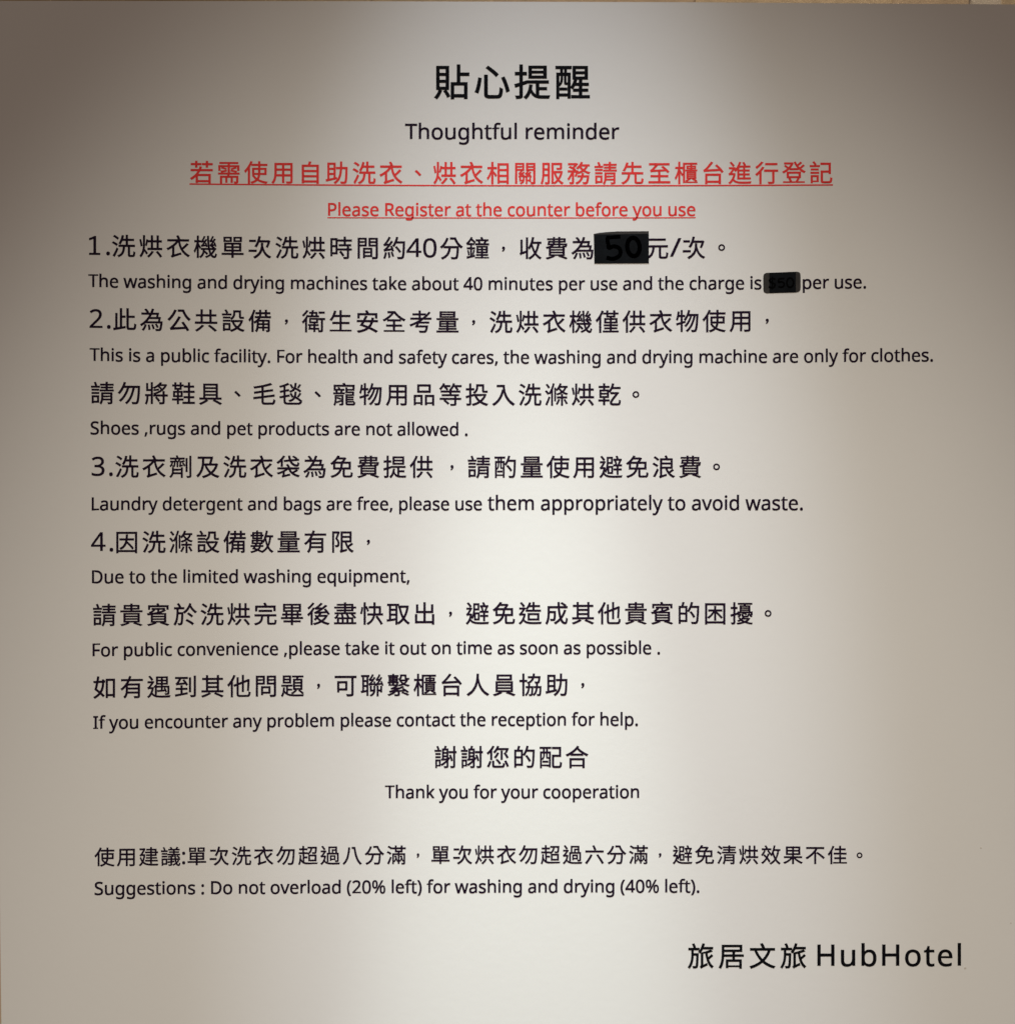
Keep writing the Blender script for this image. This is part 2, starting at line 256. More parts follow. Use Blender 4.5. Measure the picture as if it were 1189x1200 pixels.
    [100,615,2,19,275,-10,458879,-67,0,-53,23,-40,46,-40,47,-20,69,0,92,0,92,20,69,40,47,41,47,53,24,67,0,28,0,24,-4,21,-7,21,-7,18,-9,15,-12,15,-12,13,-13,11,-15,6,0,-4,38,-2,41,0,214,
     88,0,0,-760,-71,0,-13,72,-4,0,-11,-15,-13,-14,-15,-13,-15,-12,-18,-10,-21,-7,-22,-7,-24,-4,-28,0,9,289,63,507,57,0,39,16,23,30,23,32,12,46,0,63,0,16,0,67,-11,51,-22,35,-22,36,-41,
     18,-59,0,-47,0,-36,-19,-24,-38,-23,-37,-12,-51,0,-63,0,-64,12,-50,23,-35,24,-35,36,-18,48,0],
    [101,564,2,18,292,546,261607,46,0,39,-10,33,-20,33,-20,26,-28,17,-37,18,-36,9,-42,0,-49,0,-53,-367,0,1,-61,16,-46,29,-32,30,-31,42,-16,53,0,34,0,30,3,26,6,27,7,27,9,28,12,0,-77,-27,
     -12,-27,-9,-27,-5,-27,-6,-31,-3,-37,0,-51,0,-44,10,-40,21,-39,21,-30,30,-22,41,-21,41,-11,51,0,59,0,59,10,50,19,42,20,42,28,32,35,23,36,23,42,11,47,0,6,291,474,59,-42,0,-33,-14,
     -25,-27,-24,-27,-14,-37,-5,-48,273,0,0,31,-5,26,-9,23,-9,23,-14,18,-19,12,-20,13,-24,7,-30,0],
    [102,344,1,21,332,468,237312,-135,0,0,-468,-88,0,0,468,-94,0,0,41,94,30,0,31,0,46,7,37,13,29,14,29,20,21,26,13,26,13,31,7,37,0,21,0,20,-2,17,-4,18,-3,15,-4,13,-5,-23,-69,-37,10,-14,
     3,-14,2,-15,0,-29,0,-22,-10,-15,-20,-14,-19,-7,-31,0,-42,0,-35,135,0,0,-68],
    [103,615,2,26,275,546,66123715,35,0,32,-7,28,-13,29,-13,24,-21,20,-27,5,0,12,71,70,0,0,-545,0,-51,-9,-42,-17,-34,-17,-35,-27,-26,-35,-17,-35,-17,-45,-9,-55,0,-39,0,-35,3,-33,6,-32,
     5,-29,9,-25,11,0,81,25,-13,30,-11,34,-7,34,-7,36,-4,39,0,46,0,36,14,26,27,27,27,13,36,0,47,0,21,1,35,2,31,-4,0,-19,-27,-23,-21,-27,-13,-28,-13,-32,-7,-37,0,-69,0,-55,24,-39,49,-39,
     49,-19,68,0,87,0,85,19,68,39,50,39,51,54,25,69,0,13,287,472,7679,-30,0,-26,-8,-21,-16,-20,-16,-16,-23,-11,-31,-12,-31,-5,-37,0,-44,0,-66,12,-51,24,-35,25,-35,35,-17,47,0,27,0,24,3,
     19,7,19,7,16,11,13,15,13,15,9,20,6,23,6,23,3,28,0,32,0,21,0,49,-6,39,-11,30,-11,30,-17,22,-23,14,-23,14,-30,7,-36,0],
    [104,618,1,22,173,537,127480,-2,-39,-3,-36,6,0,11,19,15,15,17,12,17,12,20,9,21,6,21,7,22,3,23,0,43,0,36,-7,29,-14,30,-13,21,-21,15,-29,15,-29,7,-37,0,-46,0,-349,-87,0,0,343,0,43,
     -10,33,-19,21,-19,21,-31,11,-41,0,-40,0,-31,-8,-23,-15,-23,-15,-16,-22,-10,-29,-9,-29,-5,-35,0,-42,0,-277,-88,0,0,760,88,0,0,-223],
    [105,258,2,4,173,536,0,0,-536,-88,0,0,536,88,0,8,130,737,255,13,0,12,-5,10,-9,11,-9,5,-14,0,-19,0,-19,-5,-14,-11,-9,-10,-9,-12,-5,-13,0,-15,0,-12,5,-10,9,-10,9,-5,14,0,19,0,19,5,14,
     10,9,10,9,12,5,15,0],
    [107,534,1,18,172,363,0,-1,-42,-3,-45,4,0,18,23,24,30,22,26,171,181,103,0,-217,-229,232,-307,-106,0,-186,250,-61,-53,0,-197,-87,0,0,760,87,0,0,-397],
    [108,258,1,4,173,0,0,-88,0,0,760,88,0,0,-760],
    [109,935,1,32,673,546,3741577699,61,0,45,-16,30,-31,30,-31,15,-50,0,-69,0,-349,-87,0,0,345,0,42,-9,32,-18,21,-17,21,-28,11,-37,0,-52,0,-37,-15,-23,-30,-22,-30,-11,-44,0,-57,0,-296,
     -87,0,0,345,0,28,-4,23,-8,19,-8,20,-12,14,-16,9,-16,9,-21,5,-25,0,-36,0,-28,-8,-21,-15,-21,-15,-14,-21,-10,-29,-9,-29,-4,-35,0,-42,0,-278,-88,0,0,536,71,0,13,-73,5,0,11,19,14,15,
     16,12,17,13,18,9,20,6,20,6,21,3,21,0,41,0,35,-7,27,-15,28,-15,20,-22,13,-31,5,0,18,31,24,22,31,15,31,15,33,7,35,0],
    [110,618,1,18,343,546,229859,64,0,48,-16,33,-31,33,-31,16,-50,0,-69,0,-349,-87,0,0,343,0,43,-10,33,-19,21,-19,21,-31,11,-41,0,-59,0,-41,-17,-23,-33,-23,-33,-11,-48,0,-63,0,-278,-88,
     0,0,536,71,0,13,-73,5,0,12,19,15,15,17,12,18,13,20,9,21,6,21,6,22,3,23,0],
    [111,605,2,14,551,269,16383,0,-45,-6,-39,-12,-35,-11,-34,-17,-29,-22,-24,-21,-24,-27,-18,-30,-13,-32,-12,-34,-6,-38,0,-35,0,-33,6,-30,12,-30,13,-26,18,-22,24,-22,24,-17,29,-13,34,
     -12,35,-6,39,0,45,0,59,10,50,20,41,20,41,29,32,37,21,37,22,45,11,51,0,49,0,42,-11,37,-22,38,-21,28,-32,21,-41,21,-41,11,-50,0,-59,11,146,269,2047,0,-42,5,-37,12,-31,11,-31,17,-23,
     23,-17,23,-17,30,-8,36,0,36,0,30,8,23,17,23,17,17,24,11,30,11,31,6,37,0,42,0,43,-6,36,-11,30,-11,30,-18,23,-23,16,-23,17,-29,8,-37,0,-55,0,-39,-18,-25,-36,-25,-36,-12,-50,0,-63],
    [112,615,2,20,340,546,917759,66,0,53,-23,40,-46,41,-46,20,-69,0,-93,0,-61,-9,-51,-19,-42,-18,-41,-26,-32,-33,-21,-33,-20,-38,-11,-45,0,-27,0,-25,4,-21,7,-21,7,-19,10,-15,11,-15,12,
     -12,13,-11,14,-6,0,4,-43,2,-45,0,-220,-88,0,0,776,72,0,12,-73,4,0,11,15,13,14,14,13,15,13,18,10,21,7,21,7,25,4,29,0,12,324,472,4087,-36,0,-29,-7,-22,-14,-22,-13,-16,-21,-10,-27,
     -10,-27,-5,-35,-1,-42,0,-17,0,-44,5,-37,9,-31,9,-31,16,-23,22,-16,23,-16,30,-8,39,0,33,0,26,9,21,18,22,18,15,24,10,31,11,31,5,36,0,40,0,61,-12,49,-24,37,-23,37,-37,18,-49,0],
    [113,615,2,18,442,-11,4088,1,42,4,41,-6,0,-15,-23,-22,-19,-27,-16,-27,-16,-34,-8,-43,0,-65,0,-52,23,-41,46,-40,47,-20,69,0,92,0,61,9,52,19,41,19,41,26,31,33,21,33,21,39,11,43,0,42,
     0,34,-8,27,-16,27,-16,21,-20,16,-23,4,0,13,73,70,0,0,-776,-88,0,0,229,10,290,63,1015,37,0,29,7,22,13,23,13,16,21,10,27,10,28,5,35,1,41,0,18,0,68,-11,52,-23,34,-23,35,-40,18,-58,0,
     -48,0,-36,-19,-23,-38,-23,-37,-12,-51,0,-63,0,-63,12,-50,23,-36,24,-35,36,-18,49,0],
    [114,413,1,18,335,546,229856,32,-2,31,-4,-11,-81,-29,5,-29,2,-21,0,-19,-4,-19,-9,-19,-9,-16,-12,-15,-16,-15,-15,-11,-19,-9,-22,-8,-22,-4,-25,0,-27,0,-286,-88,0,0,536,72,0,10,-98,4,
     0,11,20,14,18,16,16,16,17,18,13,21,9,21,10,22,5,25,0],
    [115,479,1,31,434,148,2146435039,0,-35,-9,-29,-17,-23,-17,-23,-25,-18,-32,-12,-32,-12,-38,-6,-44,0,-37,0,-33,3,-27,6,-26,6,-24,8,-21,11,0,80,21,-11,26,-10,30,-9,31,-9,31,-4,31,0,45,
     0,32,7,20,14,20,15,10,19,0,24,0,13,-4,12,-7,11,-7,11,-14,10,-19,11,-18,11,-28,11,-35,14,-35,13,-29,14,-25,13,-25,13,-19,16,-13,19,-13,19,-7,24,0,29,0,45,18,35,37,25,37,25,49,12,60,
     0,33,0,30,-3,28,-7,29,-6,26,-9,25,-11,-30,-70,-23,9,-23,8,-25,7,-25,7,-25,3,-26,0,-36,0,-28,-6,-19,-12,-19,-11,-9,-16,0,-20,0,-15,4,-12,9,-11,9,-10,14,-10,20,-10,21,-9,27,-12,34,
     -13,34,-13,29,-13,24,-13,24,-13,18,-17,13,-19,13,-18,6,-24,0,-29],
    [116,361,1,21,264,62,1573113,13,0,14,1,14,2,34,8,0,-67,-9,-5,-14,-3,-17,-3,-17,-3,-17,-2,-16,0,-28,0,-26,5,-24,9,-23,10,-19,17,-15,24,-15,24,-7,34,0,43,0,312,-76,0,0,42,77,35,35,
     114,52,0,0,-123,155,0,0,-68,-155,0,0,-310,0,-33,8,-24,15,-16,16,-15,20,-8,25,0],
    [117,618,1,20,533,536,254960,0,-536,-72,0,-13,71,-4,0,-11,-19,-15,-15,-18,-12,-18,-12,-20,-9,-21,-5,-21,-6,-23,-3,-23,0,-43,0,-36,7,-28,13,-30,14,-21,21,-15,29,-15,29,-7,37,0,45,0,
     351,89,0,0,-345,0,-43,10,-32,19,-21,19,-21,30,-11,41,0,40,0,31,7,23,15,24,16,16,21,9,29,10,29,5,36,0,41,0,279,88,0],
    [118,508,1,14,203,0,0,-203,536,94,0,114,-316,17,-49,16,-52,10,-41,4,0,11,42,17,52,17,48,114,316,94,0,-204,-536,-101,0],
    [119,786,1,37,431,303,0,-12,41,-11,39,-8,35,-6,27,-4,0,-6,-27,-8,-35,-10,-40,-12,-41,-96,-301,-100,0,-147,536,91,0,74,-286,15,-59,12,-56,8,-45,4,0,7,30,8,38,10,40,11,36,95,302,96,0,
     92,-302,14,-49,14,-51,8,-43,4,0,7,42,13,56,16,61,75,286,90,0,-149,-536,-103,0,-92,302],
    [121,510,1,24,1,536,3684352,94,0,116,-305,18,-52,16,-49,11,-45,4,0,19,65,27,82,109,304,95,0,-231,-610,-13,-33,-15,-29,-17,-25,-16,-25,-21,-20,-25,-13,-24,-14,-29,-7,-35,0,-42,3,-31,
     5,0,70,26,-4,33,-2,21,0,17,4,15,8,16,7,12,11,11,15,11,14,9,17,7,19,28,71,-216,538],
    [12289,1000,1,4,577,235,10,68,57,-62,74,-91,90,-71,58,-65,-57,71,-58,85,-85,65,-79],
    [12290,1000,2,4,503,531,15,-83,0,-69,-68,0,-84,0,-84,69,-68,83,0,84,0,68,68,0,84,0,84,-68,68,-84,0,4,503,278,15,-55,0,-46,45,0,56,0,56,46,45,55,0,56,0,45,-45,0,-56,0,-56,-45,-45,
     -56,0],
    [19981,1000,2,3,559,478,5,119,-80,150,-118,71,-77,61,58,-75,77,-152,112,-118,76,11,69,770,284,0,-77,445,0,-99,-171,-172,-169,-199,-98,16,-17,23,-30,12,-19,139,73,124,103,101,116,0,
     -559,81,0,0,662,26,35,23,37,21,37,321,0,0,77],
    [20094,1000,4,3,154,390,0,246,0,0,-82,-246,0,3,154,524,0,246,0,0,-80,-246,0,14,547,473,3820,0,-68,214,0,-228,-282,-10,-52,0,-45,0,-59,41,-35,92,0,199,0,76,0,27,27,9,167,-21,4,-26,
     10,-20,10,-3,-127,-8,-17,-33,0,-201,0,-34,0,-20,8,0,22,0,33,18,49,269,322,3,4,3,7,2,5,-49,19,-18,-2,36,42,166,333824,0,-68,197,0,0,-178,73,0,0,178,189,0,0,68,-189,0,0,84,159,0,0,
     261,17,-12,24,-20,11,-12,35,42,31,52,28,59,341,0,0,69,-312,0,17,44,15,45,12,47,-75,15,-29,-119,-49,-116,-66,-78,0,55,-159,0,0,85,180,0,0,67,-180,0,0,106,-73,0,0,-106,-185,0,0,-67,
     185,0,0,-85,-152,0,0,-332,152,0,0,-84],
    [20108,1000,2,3,141,697,0,0,-81,719,0,0,81,3,57,104,0,0,-84,888,0,0,84],
    [20154,1000,1,7,457,837,127,-3,-154,6,-489,-417,-211,23,-16,24,-24,14,-19,245,131,106,224,47,201,49,-187,108,-247,251,-118,12,21,22,26,21,16,-354,159,-62,419,-15,120,5,60,1,51,1,37],
    [20182,1000,2,30,399,739,1314784,0,-262,-128,-50,29,-67,99,39,0,-331,0,-111,35,-28,119,0,27,0,209,0,29,0,110,0,24,46,12,139,-21,4,-29,13,-18,12,-8,-118,-10,-28,-62,0,-44,0,-182,0,
     -35,0,-72,0,-13,13,0,58,0,358,148,58,0,-341,69,0,0,368,160,63,-2,-131,-5,-154,-11,-94,62,-18,18,119,9,191,3,146,3,13,-56,19,-14,-11,-167,-65,0,249,-69,0,0,-276,-148,-58,0,235,7,
     266,836,71,-56,-152,-93,-150,-99,-97,14,-17,21,-39,8,-18,34,35,33,41,32,44,0,-561,72,0,0,673,41,70,36,75,29,75],
    [20339,1000,3,7,268,836,71,-52,-151,-85,-150,-92,-98,14,-17,22,-39,7,-18,29,33,29,37,27,41,0,-554,74,0,0,677,37,70,34,74,26,74,15,594,840,0,0,-131,-218,0,0,-71,218,0,0,-143,-266,0,
     0,-72,612,0,0,72,-270,0,0,143,225,0,0,71,-225,0,0,131,15,594,384,0,0,-115,-238,0,0,-71,238,0,0,-168,-300,0,0,-72,666,0,0,72,-290,0,0,168,242,0,0,71,-242,0,0,115],
    [20351,1000,4,27,599,836,523008,0,-107,-278,0,0,-69,278,0,0,-98,-249,0,0,-277,244,0,-7,-55,-15,-52,-32,-47,-53,37,-43,45,-31,52,-63,-21,37,-64,49,-54,59,-45,-46,-42,-68,-35,-97,-25,
     16,-16,21,-29,9,-17,104,31,72,42,51,49,101,-61,126,-40,143,-20,10,22,19,29,16,17,-144,16,-126,35,-101,55,40,59,18,65,8,69,262,0,0,277,-257,0,0,98,290,0,0,69,-290,0,0,107,4,420,499,
     0,179,0,0,-105,-1,-45,-178,0,4,672,499,0,185,0,0,-150,-186,0,1,45,7,278,842,71,-59,-152,-97,-148,-101,-96,13,-18,21,-39,8,-17,38,38,37,44,35,49,0,-587,72,0,0,696,39,67,36,70,28,71],
    [20379,1000,5,3,484,178,7,-42,-78,-70,-78,-69,-52,18,-11,28,-24,14,-12,68,57,76,89,49,86,3,712,141,5,66,-67,74,-93,34,-61,63,40,-35,60,-75,89,-68,66,7,269,838,71,-57,-152,-93,-151,
     -98,-96,13,-18,22,-39,7,-18,34,35,33,41,32,44,0,-562,74,0,0,678,40,69,35,73,29,74,19,732,830,0,0,-204,-195,0,0,203,-73,0,0,-203,-129,0,0,-72,129,0,0,-247,-154,0,0,-73,650,0,0,73,
     -154,0,0,247,143,0,0,72,-143,0,0,204,3,537,554,0,195,0,0,-247,-195,0],
    [20633,1000,7,7,233,840,71,-45,-154,-74,-153,-82,-101,13,-19,21,-41,6,-17,28,35,27,39,25,44,0,-551,73,0,0,694,30,66,26,69,21,69,41,710,836,5335642112,0,-98,-167,0,0,98,-72,0,0,-98,
     -152,0,0,-70,152,0,0,-96,-180,0,0,-70,145,0,-51,-68,-73,-58,-74,-39,14,-15,23,-32,8,-14,29,17,30,21,28,23,0,-107,0,-84,-7,-106,-60,-78,17,-9,31,-24,12,-13,35,44,20,56,11,56,173,0,
     0,-128,68,0,0,128,158,0,0,-75,0,-9,-3,-4,-9,0,-10,0,-29,0,-30,1,9,-17,9,-26,4,-18,46,0,33,1,23,10,22,11,6,17,0,34,0,426,-440,0,22,25,20,27,17,27,426,0,0,70,-161,0,0,96,136,0,0,70,
     -136,0,0,98,3,543,572,0,0,96,167,0,0,-96,3,602,217,4,0,-88,-164,0,3,31,2,29,0,28,3,670,217,0,158,0,0,-88,-158,0,3,602,275,0,-159,0,0,84,159,0,3,670,275,0,0,84,158,0,0,-84],
    [20677,1000,5,47,460,840,0,0,-93,-136,0,0,-57,136,0,0,-123,141,0,0,-50,-231,0,0,-201,231,0,0,-60,-249,0,0,-58,249,0,0,-68,-227,0,0,-58,227,0,0,-76,-289,0,0,-58,649,0,0,58,-287,0,0,
     76,231,0,0,58,-231,0,0,68,253,0,0,58,-253,0,0,60,239,0,0,201,-239,0,0,50,146,0,0,123,137,0,0,57,-137,0,0,93,-73,0,0,-93,-217,0,0,93,3,747,690,0,0,-71,-217,0,0,71,3,440,463,0,161,0,
     0,-93,-161,0,3,674,463,0,166,0,0,-93,-166,0,7,264,836,71,-56,-152,-93,-150,-99,-97,14,-17,21,-39,7,-18,35,36,34,42,33,46,0,-565,72,0,0,678,39,69,36,73,28,73],
    [20803,1000,2,3,147,762,0,0,-72,710,0,0,72,17,59,482,16284,0,-74,255,0,-15,-187,-37,-159,-214,-81,17,-14,22,-27,8,-17,233,93,48,177,18,215,189,0,0,-358,0,-87,24,-25,90,0,19,0,106,0,
     20,0,87,0,20,47,9,172,-21,5,-32,14,-18,14,-3,-154,-7,-27,-41,0,-24,0,-88,0,-18,0,-39,0,-8,6,0,36,0,357,283,0,0,74],
    [20808,1000,1,33,462,840,16674932,0,-156,-177,0,14,40,13,40,10,37,-76,16,-25,-105,-50,-133,-69,-85,19,-7,29,-17,17,-11,34,42,30,54,25,57,206,0,0,-202,-401,0,0,-73,261,0,-17,-165,
     -45,-128,-213,-66,18,-15,21,-29,9,-19,228,79,56,147,21,196,191,0,0,-294,0,-83,22,-24,90,0,18,0,104,0,19,0,81,0,21,39,8,152,-21,6,-32,12,-16,13,-4,-130,-6,-20,-37,0,-23,0,-86,0,-18,
     0,-38,0,-7,5,0,30,0,294,274,0,0,73,-402,0,0,202,330,0,0,72,-330,0,0,156],
    [20813,1000,4,26,332,843,35781863,-54,-100,-100,-124,-137,-91,18,-12,24,-25,12,-18,20,15,20,15,19,15,0,-241,269,0,-47,-128,-99,-100,-225,-56,16,-15,19,-29,8,-20,252,68,107,123,50,
     157,44,0,0,-234,0,-80,26,-23,97,0,20,0,127,0,21,0,86,0,22,36,9,143,-22,5,-30,12,-17,12,-4,-121,-7,-19,-43,0,-27,0,-106,0,-21,0,-46,0,-8,5,0,31,0,233,252,0,0,311,-294,0,38,45,38,54,
     27,47,-51,33,-13,-3,-248,0,15,21,13,21,12,21,3,230,588,5,37,37,33,38,29,38,251,0,-24,-39,-31,-42,-30,-32,3,228,520,2,238,0,-4,-62,-7,-58,-12,-55,-215,0,4,545,520,8,254,0,0,-175,
     -278,0,12,55,7,59,5,61],
    [20837,1000,1,10,444,583,575,-61,-283,-125,-202,-222,-116,20,-14,35,-31,13,-15,200,117,127,184,75,259,46,-190,107,-220,247,-149,13,19,30,31,18,14,-395,234,-23,380,0,178,-321,0,0,
     -76,247,0,2,-38,4,-43,7,-47],
    [20840,1000,2,19,76,16,0,0,-68,853,0,0,68,-393,0,0,168,286,0,0,66,-286,0,0,154,246,0,0,67,-562,0,0,-67,238,0,0,-154,-282,0,0,-66,282,0,0,-168,8,233,813,252,0,-71,178,0,-100,-110,
     -148,-113,-126,-60,18,-15,19,-26,11,-19,141,75,170,140,103,128,104,-134,159,-130,152,-72,12,20,24,30,16,16,-160,66,-173,136,-93,139],
    [20843,1000,2,3,307,760,7,-19,-284,-43,-329,-207,-179,19,-12,29,-25,13,-15,215,190,49,345,26,303,5,483,779,28,0,-76,95,0,42,-334,84,-294,184,-161,19,17,33,24,22,11,-191,152,-86,311,
     -40,350],
    [20844,1000,3,3,317,811,7,-63,-153,-105,-147,-112,-94,19,-14,33,-30,14,-16,112,103,111,160,72,165,12,163,-31,3755,37,15,56,3,523,35,21,-35,18,-33,14,-27,76,41,-48,89,-97,141,-81,
     108,-72,-32,40,-54,44,-65,41,-62,-464,-27,104,120,103,156,87,155,-84,36,-84,-171,-129,-179,-42,-46,-38,-48,-28,-33,-28,-6,12,-23,14,-41,5,-17,5,459,815,28,0,-77,187,0,56,-151,97,
     -146,113,-85,13,23,28,32,18,16,-119,77,-101,151,-48,160],
    [20845,1000,4,3,57,575,0,0,-77,889,0,0,77,3,308,382,7,-66,-146,-102,-157,-96,-101,21,-12,37,-26,17,-14,93,108,105,166,74,156,3,604,357,5,94,-136,121,-183,54,-106,78,43,-60,106,-123,
     178,-93,131,3,407,810,5,34,-68,40,-91,19,-54,81,32,-21,52,-42,89,-34,65],
    [20849,1000,4,3,587,150,5,95,-70,122,-100,60,-60,71,46,-65,61,-125,95,-92,67,3,329,187,7,-56,-75,-113,-87,-98,-53,17,-13,27,-24,15,-16,101,58,113,93,72,87,19,89,628,0,0,-72,191,0,0,
     -238,-232,0,0,-73,908,0,0,73,-236,0,0,238,200,0,0,72,-200,0,0,203,-77,0,0,-203,-286,0,0,203,-77,0,0,-203,3,357,318,0,0,238,286,0,0,-238],
    [20854,1000,6,3,573,65,5,118,-44,119,-54,70,-43,69,50,-78,41,-128,56,-118,41,3,361,118,7,-70,-49,-138,-58,-108,-32,16,-15,22,-26,11,-16,108,35,137,58,89,56,19,686,839,0,0,-116,-373,
     0,0,116,-74,0,0,-116,-156,0,0,-70,156,0,0,-448,-185,0,0,-70,892,0,0,70,-185,0,0,448,161,0,0,70,-161,0,0,116,3,313,205,0,0,110,373,0,0,-110,3,313,653,0,373,0,0,-100,-373,0,3,313,
     488,0,373,0,0,-109,-373,0],
    [20855,1000,7,3,605,84,5,111,-52,116,-64,70,-49,60,56,-75,47,-121,64,-113,51,3,328,133,7,-62,-54,-125,-67,-101,-38,18,-14,25,-25,12,-16,101,41,123,65,80,63,7,212,792,0,0,-583,-160,
     0,0,-68,899,0,0,68,-149,0,0,583,3,284,209,0,0,91,443,0,0,-91,3,284,586,0,443,0,0,-85,-443,0,3,284,644,0,0,86,443,0,0,-86,3,284,444,0,443,0,0,-87,-443,0],
    [20986,1000,1,25,104,341,0,0,-362,710,0,0,-57,81,0,0,419,-81,0,0,-287,-275,0,0,350,316,0,0,346,-81,0,0,-273,-235,0,0,362,-82,0,0,-362,-229,0,0,272,-78,0,0,-345,307,0,0,-350,-270,0,
     0,287],
    [20998,1000,2,19,295,807,392935,-49,-157,-92,-134,-119,-82,18,-13,32,-28,14,-15,31,24,29,28,28,31,0,-72,205,0,-22,-170,-56,-160,-238,-78,17,-16,22,-30,10,-20,257,93,64,182,27,199,
     259,0,-12,-254,-15,-100,-26,-26,-10,-10,-12,-3,-20,0,-24,0,-61,1,-66,6,14,-21,9,-32,2,-22,63,-4,62,-1,34,3,34,3,23,7,20,26,35,38,14,115,15,311,1,10,0,26,0,0,-624,0,78,87,65,112,41,
     127,5,452,823,28,0,-71,177,0,58,-151,105,-141,124,-80,13,21,25,31,17,16,-128,72,-109,145,-50,158],
    [21040,1000,4,3,641,754,0,0,-606,70,0,0,606,7,839,824,62,0,-787,0,-17,-5,-5,-17,0,-17,-1,-55,0,-59,2,12,-20,12,-34,4,-21,73,0,53,2,31,13,30,12,11,22,0,47,0,787,15,62,42,2,17,-72,
     132,26,190,36,178,35,-4,66,-210,-39,0,157,200,0,0,67,-200,0,0,107,-71,0,0,-107,-197,0,0,-67,197,0,0,-169,16,119,439,57515,24,11,37,4,313,30,14,-23,12,-21,9,-18,57,38,-29,57,-66,91,
     -56,67,-55,-32,25,-30,26,-36,24,-34,-256,-22,41,54,41,67,34,66,271,0,0,66,-514,0,0,-66,159,0,-32,-71,-41,-64,-15,-19,-17,-24,-15,-17,-16,-3,9,-20,11,-35,5,-16],
    [21137,1000,10,3,701,730,0,0,-563,62,0,0,563,7,855,825,62,0,-821,0,-15,-4,-4,-14,0,-13,-1,-42,0,-47,1,9,-19,9,-29,3,-17,65,0,40,1,25,12,24,11,10,20,0,40,0,821,3,247,663,5,22,-26,22,
     -36,11,-26,41,27,-11,24,-24,35,-23,25,3,556,529,5,28,-40,31,-57,15,-36,44,29,-15,35,-31,53,-30,41,14,61,619,16348,0,-53,57,0,-9,-68,-23,-52,-46,-32,12,-10,15,-22,7,-10,54,42,29,65,
     12,87,51,0,-3,-89,-4,-33,-7,-9,-5,-7,-5,-2,-8,1,-8,0,-15,0,-21,2,7,-14,4,-21,1,-16,20,-1,21,0,12,2,19,1,10,6,10,12,14,19,5,49,4,128,1,9,0,16,0,0,7,296,827,65,13,-23,13,-29,10,-25,
     -274,0,0,-60,589,0,0,60,-250,0,-10,28,-19,40,-18,28,4,503,220,4,0,-84,-307,0,3,25,1,25,0,23,0,11,12,139,342,14,0,-132,0,-77,-15,-99,-91,-70,14,-9,22,-21,11,-13,57,43,30,55,16,56,
     320,0,0,-153,65,0,0,421,-65,0,0,-62,-303,0,0,61,5,419,679,17,-21,-33,-38,-50,-31,-32,0,-199,55,0,0,199,28,27,32,34,27,33,10,449,371,851,11,8,19,7,90,24,-2,10,-3,21,0,13,-67,-14,0,
     116,54,12,60,18,44,23,-45,39,-37,-21,-66,-21,-59,-14,-1,-119,0,-36,-10,-9,-10,-5,8,-13,11,-24,3,-15],
    [21161,1000,5,18,633,840,196465,0,-77,0,-77,-2,-73,-165,0,0,-71,162,0,-14,-242,-51,-207,-192,-119,18,-13,25,-25,12,-18,204,134,55,227,15,263,156,0,-9,-366,-10,-134,-26,-31,-9,-12,
     -11,-3,-18,0,-21,0,-52,1,-57,4,13,-20,8,-31,2,-21,53,-3,54,-1,31,3,32,3,21,9,19,27,33,43,10,143,10,423,0,9,0,28,0,0,-226,0,3,74,0,76,0,77,7,34,95,2,14,-77,120,28,168,39,158,37,-6,
     68,-55,-12,0,613,-327,0,0,-682,3,174,123,0,0,172,188,0,0,-133,3,174,509,0,188,0,0,-147,-188,0,3,174,576,0,0,147,188,0,0,-147],
    [21209,1000,3,48,590,841,158235035569183,-41,-97,-72,-91,-79,-58,18,-10,30,-22,14,-12,24,20,25,24,23,27,29,-45,35,-41,40,-36,-52,-33,-61,-26,-67,-19,15,54,-47,16,-11,-4,-74,0,40,44,
     -21,19,-30,21,-33,20,60,46,63,64,40,60,-49,31,-12,-3,-340,0,0,-65,285,0,-29,-35,-38,-37,-37,-28,-33,17,-35,17,-31,13,-47,-49,78,-34,94,-56,53,-45,-271,0,0,-67,151,0,-37,-103,-61,
     -107,-63,-58,13,-19,18,-31,8,-20,55,55,53,93,39,97,0,-320,0,-11,-4,-3,-12,-1,-12,-1,-40,0,-43,2,10,-20,10,-31,3,-19,61,0,39,1,26,11,26,12,8,21,0,38,0,414,95,0,-14,-59,-20,-61,-19,
     -41,52,-26,21,41,20,58,18,58,11,-14,11,-15,5,-11,82,26,74,33,64,44,67,-47,77,-36,84,-23,11,20,21,29,17,15,-81,18,-75,30,-64,39,52,47,41,56,29,69,76,0,0,64,-333,0,17,28,15,29,13,29,
     18,630,378,196465,-3,-34,-4,-33,-7,-32,-172,0,0,-65,156,0,-31,-102,-63,-83,-139,-51,16,-14,20,-27,8,-17,161,62,71,104,35,128,169,0,-15,-136,-15,-58,-19,-18,-9,-9,-9,-1,-16,0,-16,0,
     -41,1,-43,4,11,-19,8,-30,1,-21,46,-3,43,1,23,1,27,3,18,6,18,18,29,30,19,76,19,187,1,12,1,21,0,0,-236,0,6,32,4,33,3,34,3,692,541,5,-47,38,-38,44,-28,48,210,0,-22,-51,-34,-42,-41,
     -37],
    [21247,1000,1,22,273,839,3143543,-51,-173,-86,-165,-106,-103,19,-11,34,-25,14,-13,63,69,58,90,49,101,140,0,-67,-221,-108,-188,-153,-118,18,-12,32,-26,13,-14,155,133,115,202,74,244,
     148,0,-51,-273,-90,-223,-165,-137,18,-11,34,-26,13,-12,167,152,94,234,57,296,138,0,-17,-403,-21,-154,-33,-36,-11,-14,-12,-3,-19,1,-24,0,-55,0,-61,5,13,-21,9,-32,1,-22,56,-4,58,-1,
     33,4,35,3,23,9,22,30,42,50,18,160,20,462,1,11,1,29,0,0,-628,0,19,45,17,47,15,47],
